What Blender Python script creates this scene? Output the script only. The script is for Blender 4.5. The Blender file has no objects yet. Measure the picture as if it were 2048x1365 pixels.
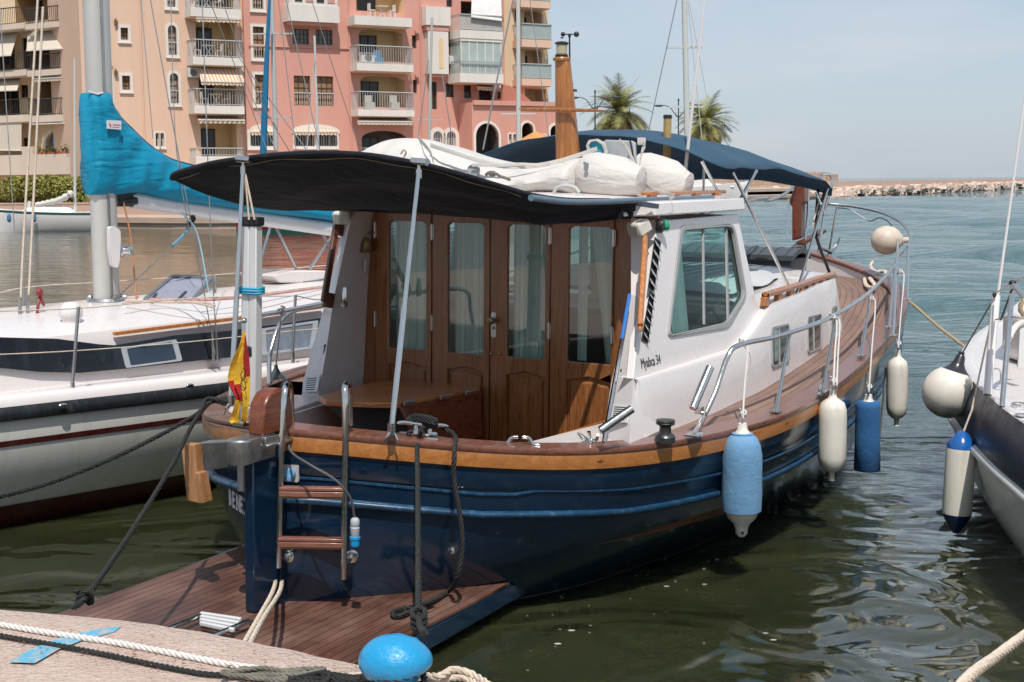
import bpy, math, random
from math import sin, cos, tan, pi, radians, sqrt, atan2
from mathutils import Vector as V, Matrix, noise
from mathutils.geometry import tessellate_polygon
random.seed(7)
sc = bpy.context.scene
COL = sc.collection

# ---------------------------------------------------------------- camera
FPX, PITCH, ROLL, EYE = 2844.0, radians(6.43), radians(0.5), 2.4
CAM = V((0, 0, EYE))
_f = V((0, cos(PITCH), -sin(PITCH))); _u = V((0, sin(PITCH), cos(PITCH))); _r = V((1, 0, 0))
_cr, _sr = cos(ROLL), sin(ROLL)
_right = _r * _cr - _u * _sr; _up = _r * _sr + _u * _cr
cd = bpy.data.cameras.new('camera'); cam = bpy.data.objects.new('camera', cd); COL.objects.link(cam)
cd.sensor_width = 36; cd.lens = 36 * FPX / 2048; cd.clip_end = 9000; cd.clip_start = 0.05
cm = Matrix.Identity(4)
for i, a in enumerate((_right, _up, -_f)):
    for j in range(3): cm[j][i] = a[j]
cm.translation = CAM
cam.matrix_world = cm
sc.camera = cam
# ---------------------------------------------------------------- sky, sun, exposure
SUN_EL, SUN_AZ = radians(59.5), radians(173)      # azimuth measured from +Y towards +X
w = bpy.data.worlds.new('World'); sc.world = w; w.use_nodes = True
nt = w.node_tree; bg = nt.nodes['Background']
sky = nt.nodes.new('ShaderNodeTexSky'); sky.sky_type = 'NISHITA'; sky.sun_disc = False
sky.sun_elevation = SUN_EL; sky.sun_rotation = SUN_AZ
sky.air_density = 1.0; sky.dust_density = 1.0; sky.ozone_density = 2.0; sky.altitude = 0
tcw = nt.nodes.new('ShaderNodeTexCoord'); mpw = nt.nodes.new('ShaderNodeMapping'); mpw.inputs['Scale'].default_value = (1.2, 1.2, 5)
mpw.inputs['Location'].default_value = (0.4, 0.1, 0.2)
nzw = nt.nodes.new('ShaderNodeTexNoise'); nzw.inputs['Scale'].default_value = 2.6; nzw.inputs['Detail'].default_value = 6; nzw.inputs['Roughness'].default_value = .55
rpw = nt.nodes.new('ShaderNodeValToRGB'); rpw.color_ramp.elements[0].position = .50; rpw.color_ramp.elements[1].position = .74
rpw.color_ramp.elements[1].color = (.5, .5, .5, 1)
mxw = nt.nodes.new('ShaderNodeMix'); mxw.data_type = 'RGBA'
mxw.inputs[7].default_value = (4.0, 3.95, 4.2, 1)
nt.links.new(tcw.outputs['Generated'], mpw.inputs[0]); nt.links.new(mpw.outputs[0], nzw.inputs['Vector'])
nt.links.new(nzw.outputs['Fac'], rpw.inputs[0]); nt.links.new(rpw.outputs[0], mxw.inputs[0])
hzw = nt.nodes.new('ShaderNodeMix'); hzw.data_type = 'RGBA'; hzw.inputs[0].default_value = .78; hzw.inputs[7].default_value = (2.38, 2.78, 3.28, 1)   # milky summer air
nt.links.new(sky.outputs[0], hzw.inputs[6]); nt.links.new(hzw.outputs[2], mxw.inputs[6]); nt.links.new(mxw.outputs[2], bg.inputs[0])
bg.inputs[1].default_value = 0.15
sd = bpy.data.lights.new('sun', 'SUN'); so = bpy.data.objects.new('sun', sd); COL.objects.link(so)
sd.energy = 3.3; sd.angle = radians(0.55); sd.color = (1, .955, .88)
_s = V((sin(SUN_AZ) * cos(SUN_EL), cos(SUN_AZ) * cos(SUN_EL), sin(SUN_EL)))
so.rotation_euler = (-_s).to_track_quat('-Z', 'Y').to_euler(); so.location = _s * 60
sc.view_settings.view_transform = 'Standard'; sc.view_settings.look = 'None'
sc.view_settings.exposure = 0.33; sc.view_settings.gamma = 1.0
sc.cycles.max_bounces = 8; sc.cycles.transparent_max_bounces = 12; sc.cycles.glossy_bounces = 4; sc.cycles.diffuse_bounces = 3
sc.cycles.caustics_reflective = False; sc.cycles.caustics_refractive = False

# ---------------------------------------------------------------- pixel (2048x1365 photo) -> ray helpers
def ray(px, py):
    dx, dy = px - 1024, py - 682.5
    a = (dx * _cr - dy * _sr) / FPX; b = -(dy * _cr + dx * _sr) / FPX
    return _r * a + _f + _u * b
def onP(px, py, P, n):
    d = ray(px, py); return CAM + d * ((V(P) - CAM).dot(V(n)) / d.dot(V(n)))
def onZ(px, py, z): return onP(px, py, (0, 0, z), (0, 0, 1))
def onY(px, py, y): return onP(px, py, (0, y, 0), (0, 1, 0))
def frame(o, th, ro=0.0):
    X = V((sin(th), cos(th), 0)); Yp = V((-cos(th), sin(th), 0)); Z = V((0, 0, 1))
    Y = Yp * cos(ro) + Z * sin(ro); Zr = -Yp * sin(ro) + Z * cos(ro)
    m = Matrix.Identity(4)
    for i, a in enumerate((X, Y, Zr)):
        for j in range(3): m[j][i] = a[j]
    m.translation = V(o); return m
BM = frame((-1.36, 7.1, 0), radians(27.4), radians(1.2))     # motor boat: x = forward from rudder, y = port, z = up
BI = BM.inverted()
def onPl(px, py, P, n, M=None):                               # ray / plane given in a local frame, answer in that frame
    M = M or BM; I = M.inverted(); o = I @ CAM; d = I.to_3x3() @ ray(px, py); n = V(n)
    return o + d * ((V(P) - o).dot(n) / d.dot(n))
def L(px, py, M=None, **k):
    (a, v), = k.items(); i = 'tyz'.index(a); n = [0, 0, 0]; n[i] = 1; P = [0, 0, 0]; P[i] = v
    return onPl(px, py, P, n, M)

# ---------------------------------------------------------------- mesh helpers
def spl(pts, n=8, closed=False):
    pts = [V(p) for p in pts]; out = []; m = len(pts)
    if m < 3 and not closed:
        return [pts[0].lerp(pts[-1], i / n) for i in range(n + 1)]
    rng = m if closed else m - 1
    for i in range(rng):
        p1, p2 = pts[i], pts[(i + 1) % m]
        p0 = pts[(i - 1) % m] if (closed or i > 0) else p1 * 2 - p2
        p3 = pts[(i + 2) % m] if (closed or i < m - 2) else p2 * 2 - p1
        for k in range(n):
            t = k / n
            out.append(0.5 * ((2 * p1) + (p2 - p0) * t + (2 * p0 - 5 * p1 + 4 * p2 - p3) * t * t + (3 * p1 - p0 - 3 * p2 + p3) * t ** 3))
    if not closed: out.append(pts[-1].copy())
    return out
def interp(x, tab):
    if x <= tab[0][0]: return tab[0][1]
    for (a, b), (c, d) in zip(tab, tab[1:]):
        if x <= c: return b + (d - b) * (x - a) / (c - a)
    return tab[-1][1]
def wmat(o): return o.matrix_basis.copy() if o.parent is None else wmat(o.parent) @ o.matrix_basis
class MB:
    def __init__(s, M=None): s.v = []; s.f = []; s.uv = {}; s.M = M
    def vert(s, p, uv=None):
        p = V(p); s.v.append(s.M @ p if s.M is not None else p)
        if uv is not None: s.uv[len(s.v) - 1] = uv
        return len(s.v) - 1
    def poly(s, pts): s.f.append([s.vert(p) for p in pts])
    def hexa(s, b, t):                       # bottom ring of 4, top ring of 4
        i = [s.vert(p) for p in list(b) + list(t)]
        s.f += [[i[3], i[2], i[1], i[0]], [i[4], i[5], i[6], i[7]]] + [[i[k], i[(k + 1) % 4], i[4 + (k + 1) % 4], i[4 + k]] for k in range(4)]
    def box(s, a, b):
        (x0, y0, z0), (x1, y1, z1) = a, b
        s.hexa([(x0, y0, z0), (x1, y0, z0), (x1, y1, z0), (x0, y1, z0)], [(x0, y0, z1), (x1, y0, z1), (x1, y1, z1), (x0, y1, z1)])
    def obox(s, c, ax, ay, az):              # centre and three half vectors
        c, ax, ay, az = V(c), V(ax), V(ay), V(az)
        s.hexa([c - ax - ay - az, c + ax - ay - az, c + ax + ay - az, c - ax + ay - az], [c - ax - ay + az, c + ax - ay + az, c + ax + ay + az, c - ax + ay + az])
    def bar(s, a, b, w, h, up=(0, 0, 1)):    # rectangular beam, full width w and height h
        a, b, up = V(a), V(b), V(up); d = (b - a); L_ = d.length; d.normalize()
        sx = d.cross(up).normalized(); u = sx.cross(d).normalized()
        s.obox((a + b) / 2, sx * (w / 2), u * (h / 2) if True else 0, d * (L_ / 2))
    def plate(s, outer, holes=(), th=(0, 0, 0), inner=True):
        loops = [[V(p) for p in outer]] + [[V(p) for p in h] for h in holes]
        tris = tessellate_polygon(loops); flat = [p for l in loops for p in l]; th = V(th)
        a = [s.vert(p) for p in flat]
        for t in tris: s.f.append([a[k] for k in t])
        if th.length > 0:
            b = [s.vert(p + th) for p in flat]
            for t in tris: s.f.append([b[k] for k in reversed(t)])
            o = 0
            for l in loops:
                n = len(l)
                for k in range(n): s.f.append([a[o + k], a[o + (k + 1) % n], b[o + (k + 1) % n], b[o + k]])
                o += n
    def tube(s, pts, r, n=8, cap=True, closed=False):
        pts = [V(p) for p in pts]; m = len(pts); rings = []
        rr = r if isinstance(r, (list, tuple)) else [r] * m
        prev = None
        for i, p in enumerate(pts):
            if closed: d = pts[(i + 1) % m] - pts[i - 1]
            else: d = pts[min(i + 1, m - 1)] - pts[max(i - 1, 0)]
            if d.length < 1e-9: d = V((0, 0, 1))
            d.normalize()
            if prev is None:
                a = V((0, 0, 1)) if abs(d.z) < .9 else V((1, 0, 0))
                x = d.cross(a).normalized()
            else: x = (prev - d * prev.dot(d)).normalized()
            prev = x; y = d.cross(x)
            rings.append([s.vert(p + (x * cos(2 * pi * k / n) + y * sin(2 * pi * k / n)) * rr[i]) for k in range(n)])
        for i in range(m if closed else m - 1):
            A, B = rings[i], rings[(i + 1) % m]
            for k in range(n): s.f.append([A[k], A[(k + 1) % n], B[(k + 1) % n], B[k]])
        if cap and not closed: s.f += [list(reversed(rings[0])), list(rings[-1])]
    def lathe(s, base, axis, prof, n=20):    # prof: (radius, distance along axis)
        base, d = V(base), V(axis).normalized()
        a = V((0, 0, 1)) if abs(d.z) < .9 else V((1, 0, 0))
        x = d.cross(a).normalized(); y = d.cross(x); rings = []
        for r, h in prof: rings.append([s.vert(base + d * h + (x * cos(2 * pi * k / n) + y * sin(2 * pi * k / n)) * max(r, 1e-4)) for k in range(n)])
        for A, B in zip(rings, rings[1:]):
            for k in range(n): s.f.append([A[k], A[(k + 1) % n], B[(k + 1) % n], B[k]])
        s.f += [list(reversed(rings[0])), list(rings[-1])]
    def grid(s, rows, closev=False, uv=None):
        idx = [[s.vert(p, None if uv is None else uv[i][j]) for j, p in enumerate(r)] for i, r in enumerate(rows)]
        m = len(rows[0])
        for A, B in zip(idx, idx[1:]):
            for k in range(m if closev else m - 1): s.f.append([A[k], A[(k + 1) % m], B[(k + 1) % m], B[k]])
        return idx
    def sheet(s, rows, th):                  # a grid with thickness (offset vector)
        th = V(th); a = s.grid(rows); b = s.grid([[V(p) + th for p in r] for r in rows])
        e1 = a[0] + [r[-1] for r in a[1:]] + a[-1][-2::-1] + [r[0] for r in a[-2:0:-1]]
        e2 = b[0] + [r[-1] for r in b[1:]] + b[-1][-2::-1] + [r[0] for r in b[-2:0:-1]]
        for k in range(len(e1)): s.f.append([e1[k], e1[(k + 1) % len(e1)], e2[(k + 1) % len(e1)], e2[k]])
    def ell(s, c, r, n=14, m=9, M3=None):
        c = V(c); rows = []
        for i in range(m + 1):
            a = pi * i / m; row = []
            for k in range(n):
                b = 2 * pi * k / n; p = V((max(sin(a), 1e-4) * cos(b) * r[0], max(sin(a), 1e-4) * sin(b) * r[1], cos(a) * r[2]))
                row.append(c + (M3 @ p if M3 else p))
            rows.append(row)
        s.grid(rows, closev=True)
    def rope(s, pts, r, pitch=None, n=5, step=None, strands=3):
        pitch = pitch or r * 7; step = step or pitch / 7
        pts = [V(p) for p in pts]; d = [0]
        for a, b in zip(pts, pts[1:]): d.append(d[-1] + (b - a).length)
        N = max(2, int(d[-1] / step)); q = []; j = 0
        for i in range(N + 1):
            x = d[-1] * i / N
            while j < len(d) - 2 and d[j + 1] < x: j += 1
            q.append(pts[j].lerp(pts[j + 1], (x - d[j]) / max(d[j + 1] - d[j], 1e-9)))
        fr = []; prev = None
        for i, p in enumerate(q):
            t = (q[min(i + 1, N)] - q[max(i - 1, 0)]).normalized()
            if prev is None: x = t.cross(V((0, 0, 1)) if abs(t.z) < .9 else V((1, 0, 0))).normalized()
            else: x = (prev - t * prev.dot(t)).normalized()
            prev = x; fr.append((x, t.cross(x)))
        for k in range(strands):
            s.tube([p + (fr[i][0] * cos(a) + fr[i][1] * sin(a)) * (r * .52) for i, p in enumerate(q) for a in [2 * pi * (k / strands + d[-1] * i / N / pitch)]], r * .56, n=n)
    def build(s, name, m, parent=None, bevel=0, segs=2, sharp=38, kind=None):
        me = bpy.data.meshes.new(name); P = wmat(parent).inverted() if parent is not None else Matrix.Identity(4)
        o = bpy.data.objects.new(name, me)
        vs = s.v
        if parent is None:
            xs = [min(p[i] for p in vs) for i in range(3)]; xe = [max(p[i] for p in vs) for i in range(3)]
            c = V(((xs[0] + xe[0]) / 2, (xs[1] + xe[1]) / 2, xs[2])); P = Matrix.Translation(-c); o.location = c
        me.from_pydata([P @ p for p in vs], [], s.f)
        if s.uv:
            ul = me.uv_layers.new(name='UVMap')
            for lp in me.loops: ul.data[lp.index].uv = s.uv.get(lp.vertex_index, (0, 0))
        me.polygons.foreach_set('use_smooth', [True] * len(me.polygons)); me.update()
        import bmesh
        bm = bmesh.new(); bm.from_mesh(me); bmesh.ops.recalc_face_normals(bm, faces=bm.faces); bm.to_mesh(me); bm.free()
        me.set_sharp_from_angle(angle=radians(sharp))
        me.materials.append(m)
        COL.objects.link(o)
        if parent is not None: o.parent = parent
        if bevel:
            b = o.modifiers.new('bevel', 'BEVEL'); b.width = bevel; b.segments = segs; b.limit_method = 'ANGLE'; b.angle_limit = radians(40); b.harden_normals = False
        if kind: o['kind'] = kind
        return o
def tag(o, label, cat, group=None, kind=None):
    if label: o['label'] = label
    if cat: o['category'] = cat
    if group: o['group'] = group
    if kind: o['kind'] = kind
    return o
def thing(name, label, cat, loc=(0, 0, 0), group=None, M=None):
    o = bpy.data.objects.new(name, None); COL.objects.link(o); o.empty_display_size = .2
    if M is not None: o.matrix_basis = M
    else: o.matrix_basis = Matrix.Translation(V(loc))
    return tag(o, label, cat, group)
def copy_tree(o, M):                          # copy of a thing and its parts, moved to M
    c = o.copy(); COL.objects.link(c); c.matrix_basis = M
    def rec(a, b):
        for ch in list(a.children):
            d = ch.copy(); COL.objects.link(d); d.parent = b; rec(ch, d)
    rec(o, c); return c
def text_mb(txt, M, size, depth=.002, font_shear=0.0, xs=1.0, bold=0.0):
    cu = bpy.data.curves.new('t', 'FONT'); cu.body = txt; cu.size = size; cu.extrude = depth; cu.shear = font_shear; cu.offset = bold; cu.resolution_u = 3
    o = bpy.data.objects.new('t', cu); COL.objects.link(o)
    bpy.context.view_layer.update()
    dg = bpy.context.evaluated_depsgraph_get(); me = bpy.data.meshes.new_from_object(o.evaluated_get(dg))
    mb = MB(); S = Matrix.Diagonal((xs, 1, 1, 1))
    for v in me.vertices: mb.v.append(M @ (S @ v.co))
    for p in me.polygons: mb.f.append(list(p.vertices))
    bpy.data.objects.remove(o); bpy.data.curves.remove(cu); bpy.data.meshes.remove(me)
    return mb

# ---------------------------------------------------------------- materials
class NT:
    def __init__(s, name):
        s.m = bpy.data.materials.new(name); s.m.use_nodes = True; s.t = s.m.node_tree; s.b = s.t.nodes['Principled BSDF']; s.out = s.t.nodes['Material Output']
    def n(s, typ, **k):
        o = s.t.nodes.new('ShaderNode' + typ)
        for a, b in k.items():
            if a.startswith('_'): setattr(o, a[1:], b)
            else:
                key = a.replace('__', ' ')
                o.inputs[key].default_value = b
        return o
    def l(s, a, b): s.t.links.new(a, b)
    def mix(s, fac, a, b, blend='MIX'):
        x = s.n('Mix', _data_type='RGBA', _blend_type=blend)
        for i, v in ((0, fac), (6, a), (7, b)):
            if isinstance(v, bpy.types.NodeSocket): s.l(v, x.inputs[i])
            elif i == 0: x.inputs[0].default_value = v
            else: x.inputs[i].default_value = (*v[:3], 1)
        return x.outputs[2]
    def ramp(s, fac, els):
        r = s.n('ValToRGB'); e = r.color_ramp.elements
        while len(e) < len(els): e.new(.5)
        for k, (p, c) in zip(e, els):
            k.position = p; k.color = (c, c, c, 1) if isinstance(c, (int, float)) else (*c, 1)
        s.l(fac, r.inputs[0]); return r.outputs[0]
    def noise(s, scale, detail=4, rough=.5, stretch=(1, 1, 1), vec=None, dist=0.0, rot=(0, 0, 0)):
        if vec is None:
            vec = s.n('TexCoord').outputs['Object']
        mp = s.n('Mapping'); mp.inputs['Scale'].default_value = stretch; mp.inputs['Rotation'].default_value = rot; s.l(vec, mp.inputs[0])
        z = s.n('TexNoise', Scale=scale, Detail=detail, Roughness=rough, Distortion=dist); s.l(mp.outputs[0], z.inputs['Vector']); return z.outputs['Fac']
    def bump(s, h, dist, strength=1.0, prev=None):
        b = s.n('Bump', Strength=strength, Distance=dist); s.l(h, b.inputs['Height'])
        if prev is not None: s.l(prev, b.inputs['Normal'])
        s.l(b.outputs[0], s.b.inputs['Normal']); return b.outputs[0]
    def set(s, **k):
        for a, v in k.items():
            key = {'col': 'Base Color', 'rough': 'Roughness', 'metal': 'Metallic', 'spec': 'Specular IOR Level', 'coat': 'Coat Weight', 'coatr': 'Coat Roughness', 'trans': 'Transmission Weight', 'ior': 'IOR', 'alpha': 'Alpha', 'sheen': 'Sheen Weight', 'sss': 'Subsurface Weight'}[a]
            if isinstance(v, bpy.types.NodeSocket): s.l(v, s.b.inputs[key])
            elif key == 'Base Color': s.b.inputs[key].default_value = (*v[:3], 1)
            else: s.b.inputs[key].default_value = v
        return s
def paint(name, col, rough=.4, var=.12, scale=3, bump=0.0, bscale=40, metal=0, coat=0, spec=.5, stretch=(1, 1, 1), dirt=None, dirt_amt=.35):
    k = NT(name); f = k.noise(scale, 5, .6, stretch)
    c = k.mix(k.ramp(f, [(.3, 0.0), (.7, 1.0)]), tuple(x * (1 - var) for x in col), tuple(min(1, x * (1 + var * .6)) for x in col))
    if dirt:
        g = k.noise(scale * 2.3, 8, .7, (stretch[0] * 1.6, stretch[1] * 1.6, stretch[2] * .5)); c = k.mix(k.ramp(g, [(.52, 0.0), (.75, dirt_amt)]), c, dirt)
    k.set(col=c, metal=metal, coat=coat, spec=spec, coatr=.08)
    k.set(rough=k.ramp(k.noise(scale * 4, 4), [(.3, max(0, rough - .06)), (.7, min(1, rough + .08))]))
    if bump: k.bump(k.noise(bscale, 3, .6), bump)
    return k.m
def wood(name, dark, light, rough=.35, stretch=(1, 14, 14), coat=.3, bump=.0006, scale=3.0, knots=False, patch=None):
    k = NT(name)
    f = k.noise(scale, 8, .62, stretch, dist=.6); g = k.noise(scale * 7, 4, .6, stretch); h = k.noise(1.3, 3)
    c = k.mix(k.ramp(f, [(.33, 0.0), (.68, 1.0)]), dark, light)
    c = k.mix(k.ramp(g, [(.35, .45), (.6, 0.0)]), c, tuple(x * .45 for x in dark))
    c = k.mix(k.ramp(h, [(.35, 0.0), (.7, .35)]), c, tuple(x * .65 for x in dark) if not patch else patch)
    if knots:
        vo = k.n('TexVoronoi', Scale=2.6, Randomness=1.0); mp = k.n('Mapping'); mp.inputs['Scale'].default_value = (1, 2.4, 4)
        k.l(k.n('TexCoord').outputs['Object'], mp.inputs[0]); k.l(mp.outputs[0], vo.inputs['Vector'])
        c = k.mix(k.ramp(vo.outputs['Distance'], [(.07, .85), (.13, 0.0)]), c, (.10, .03, .008))
    k.set(col=c, coat=coat, coatr=.15, rough=k.ramp(f, [(.3, rough - .08), (.7, rough + .12)]))
    k.bump(g, bump); return k.m
def flat(name, col, rough=.5, metal=0, spec=.5): 
    k = NT(name); f = k.noise(14, 3)
    k.set(col=k.mix(f, tuple(x * .86 for x in col), tuple(min(1, x * 1.08) for x in col)), rough=rough, metal=metal, spec=spec); return k.m
WHITE = paint('white_gelcoat', (.70, .655, .64), rough=.28, var=.03, coat=.3, dirt=(.55, .52, .48), dirt_amt=.02, stretch=(1, 1, .35), scale=1.6)
GREYW = paint('light_grey_paint', (.62, .62, .61), rough=.35, var=.05, dirt=(.4, .38, .35), dirt_amt=.2)
NAVY = paint('navy_gloss_hull', (.004, .020, .048), rough=.16, var=.18, coat=.4, dirt=(.05, .075, .10), dirt_amt=.30, stretch=(.5, .5, 2.5), scale=3.5, bump=.0012, bscale=3)
LNAVY = paint('scuffed_blue_moulding', (.010, .052, .115), rough=.35, var=.25, dirt=(.25, .35, .42), dirt_amt=.3, scale=8)
BOOT = paint('dark_bottom_paint', (.008, .012, .016), rough=.35, var=.3, dirt=(.06, .06, .05), dirt_amt=.5)
DOORW = wood('varnished_teak_door', (.20, .070, .020), (.40, .160, .052), rough=.30, stretch=(9, 14, 1.0), coat=.35)
RAILW = wood('orange_varnished_teak', (.40, .13, .025), (.58, .22, .05), rough=.25, stretch=(12, 12, 1.2), coat=.5)
PADW = wood('weathered_pale_wood', (.34, .15, .06), (.52, .27, .13), rough=.5, stretch=(12, 12, 1.2), coat=.1)
DARKW = wood('dark_varnished_or_shaded_teak', (.085, .026, .010), (.17, .055, .02), rough=.35, stretch=(12, 12, 1.2), coat=.4)
MASTW = wood('varnished_pine_mast', (.30, .10, .022), (.52, .21, .05), rough=.28, stretch=(10, 10, .8), coat=.4)
CAPW = wood('red_brown_cap_rail', (.14, .045, .025), (.25, .10, .062), rough=.30, stretch=(2.2, 16, 16), coat=.4, scale=2.5, patch=(.28, .13, .09))
PINE = wood('varnished_pine_strake', (.36, .125, .028), (.54, .225, .06), rough=.35, stretch=(1.4, 10, 14), coat=.3, scale=2.2, knots=True)
TABW = wood('worn_mahogany_board', (.38, .12, .035), (.72, .32, .12), rough=.40, stretch=(1.4, 10, 10), coat=.35, scale=2.2, bump=.001)
REDW = wood('red_mahogany', (.13, .030, .012), (.26, .075, .03), rough=.3, stretch=(1, 8, 8), coat=.4)
def planks(name, dark, light, seam, pitch, seamw=.12, rough=.55, patchy=.5, wear=(.42, .28, .2)):
    k = NT(name); uv = k.n('TexCoord').outputs['UV']; sp = k.n('SeparateXYZ'); k.l(uv, sp.inputs[0])
    m1 = k.n('Math', _operation='DIVIDE'); k.l(sp.outputs[1], m1.inputs[0]); m1.inputs[1].default_value = pitch
    fr = k.n('Math', _operation='FRACT'); k.l(m1.outputs[0], fr.inputs[0]); fl = k.n('Math', _operation='FLOOR'); k.l(m1.outputs[0], fl.inputs[0])
    wn = k.n('TexWhiteNoise', _noise_dimensions='1D'); k.l(fl.outputs[0], wn.inputs['W'])
    g = k.noise(3.2, 7, .65, (1.2, 16, 1), vec=uv, dist=.4); b = k.noise(1.6, 5, .6, (1, 1.6, 1), vec=uv); fine = k.noise(24, 3, .6, (1.5, 14, 1), vec=uv)
    c = k.mix(k.ramp(g, [(.3, 0.0), (.7, 1.0)]), dark, light)
    c = k.mix(k.ramp(wn.outputs[0], [(.0, .0), (1, .38)]), c, tuple(x * .6 for x in dark))
    c = k.mix(k.ramp(b, [(.45, 0.0), (.7, patchy)]), c, wear)
    c = k.mix(k.ramp(fine, [(.55, 0.0), (.8, .35)]), c, tuple(x * .5 for x in dark))
    s = k.ramp(fr.outputs[0], [(0, 1.0), (seamw * .5, 1.0), (seamw * .8, 0.0), (1, 0.0)])
    k.set(col=k.mix(s, c, seam), rough=k.ramp(b, [(.3, rough - .12), (.7, rough + .15)]))
    n1 = k.bump(s, -.002); k.bump(g, .0012, prev=n1); return k.m
DECK = planks('sun_bleached_teak_deck', (.19, .105, .078), (.28, .175, .135), (.06, .04, .035), .062, .12, .6, .35, (.36, .24, .19))
PLAT = planks('worn_teak_swim_platform', (.065, .028, .020), (.155, .068, .046), (.02, .010, .008), .058, .13, .42, .60, (.27, .16, .12))
STEEL = paint('polished_stainless', (.62, .62, .60), rough=.16, var=.08, metal=1.0, scale=9)
DULL = paint('dull_stainless', (.50, .50, .49), rough=.34, var=.15, metal=1.0, scale=6, dirt=(.2, .17, .14), dirt_amt=.4)
ALU = paint('white_aluminium', (.70, .71, .71), rough=.32, var=.04, metal=0.15)
GALV = paint('galvanised_plate', (.36, .37, .36), rough=.45, var=.25, metal=.8, scale=12)
def cloth(name, col, rough=.85, weave=.0004, var=.12, fade=None, fold=0):
    k = NT(name); f = k.noise(3.2, 6, .6); c = k.mix(k.ramp(f, [(.3, 0.0), (.7, 1.0)]), tuple(x * (1 - var) for x in col), tuple(min(1, x * (1 + var)) for x in col))
    if fade: c = k.mix(k.ramp(k.noise(1.4, 5, .6), [(.45, 0.0), (.75, .5)]), c, fade)
    k.set(col=c, rough=rough, sheen=.04, spec=.25)
    n1 = k.bump(k.noise(500, 1), weave); n2 = k.bump(k.noise(14, 4, .55, dist=1.2), .006, prev=n1)
    if fold: k.bump(k.noise(3.0, 3, .45, (.7, 1, 2.6), dist=1.6, rot=(0, .5, 0)), fold, prev=n2)
    return k.m
HYPA = cloth('white_inflatable_fabric', (.60, .57, .54), rough=.5, var=.05, weave=.0001, fold=.02, fade=(.50, .46, .42))
CANV = cloth('black_navy_canvas', (.009, .011, .017), fold=.02); BIMI = cloth('blue_canvas', (.028, .072, .120), fade=(.05, .105, .16), fold=.012)
BTARP = cloth('bright_blue_sail_cover', (.002, .215, .36), rough=.55, fade=(.006, .28, .42), fold=.02); WTARP = cloth('off_white_canvas', (.62, .59, .545), rough=.8, weave=.0002, fade=(.50, .46, .41), var=.06)
RUBB = flat('black_rubber', (.012, .012, .012), .5); BLKP = flat('black_plastic', (.02, .02, .021), .35); GREYP = flat('grey_plastic', (.30, .31, .31), .45)
BRASS = paint('tarnished_brass', (.30, .22, .10), rough=.4, metal=.9, var=.3)
ROPEB = paint('black_rope', (.020, .021, .020), rough=.85, var=.4, scale=30); ROPEW = paint('cream_rope', (.62, .52, .42), rough=.9, var=.18, scale=30, dirt=(.3, .23, .17), dirt_amt=.5)
ROPES = paint('white_speckled_cord', (.62, .60, .57), rough=.85, var=.1, scale=60, dirt=(.06, .09, .16), dirt_amt=.8); ROPEG = paint('grey_brown_rope', (.17, .16, .13), rough=.9, var=.35, scale=20)
ROPET = paint('tan_rope', (.40, .30, .18), rough=.9, var=.2, scale=30); CORDB = flat('cyan_cord', (.0, .34, .55), .6)
FENW = paint('white_vinyl_fender', (.74, .70, .62), rough=.33, var=.05, dirt=(.28, .25, .19), dirt_amt=.45, scale=5, stretch=(1, 1, .5), coat=.15)
FENB = cloth('faded_blue_fender_sock', (.15, .31, .50), rough=.95, weave=.0012, var=.12, fade=(.27, .44, .60)); FEND = cloth('deep_blue_fender_sock', (.035, .13, .32), rough=.95, weave=.0012, var=.2, fade=(.06, .19, .40))
FBLU = flat('blue_vinyl', (.01, .10, .36), .3)
def glass(name, tint=(.45, .62, .58), refl=.16, rough=.01):
    k = NT(name); k.t.nodes.remove(k.b); tr = k.n('BsdfTransparent'); tr.inputs[0].default_value = (*tint, 1)
    gl = k.n('BsdfGlossy', Roughness=rough); gl.inputs[0].default_value = (.95, 1, 1, 1)
    lw = k.n('LayerWeight', Blend=.30); mr = k.n('MapRange'); mr.inputs['To Min'].default_value = refl; mr.inputs['To Max'].default_value = .9; mr.inputs['From Min'].default_value = .12
    k.l(lw.outputs['Fresnel'], mr.inputs[0]); mx = k.n('MixShader'); k.l(mr.outputs[0], mx.inputs[0]); k.l(tr.outputs[0], mx.inputs[1]); k.l(gl.outputs[0], mx.inputs[2]); k.l(mx.outputs[0], k.out.inputs[0]); return k.m
GLASS = glass('green_tinted_glass', (.70, .90, .87), .03); GLASSD = glass('door_glass', (.78, .90, .86), .12)
CURT = cloth('pale_green_curtain', (.74, .80, .75), var=.06); DARKI = flat('cabin_floor', (.14, .09, .06), .7)
GREYI = flat('grey_console', (.16, .17, .17), .6)
# ================================================================ water
k = NT('harbour_water')
tc = k.n('TexCoord').outputs['Object']
geo = k.n('NewGeometry').outputs['Position']
sp = k.n('SeparateXYZ'); k.l(geo, sp.inputs[0])
def mth(op, a, b=None, c=None, clamp=False):
    m = k.n('Math', _operation=op); m.use_clamp = clamp
    for i, v in enumerate((a, b, c)):
        if v is None: continue
        if isinstance(v, bpy.types.NodeSocket): k.l(v, m.inputs[i])
        else: m.inputs[i].default_value = v
    return m.outputs[0]
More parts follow.
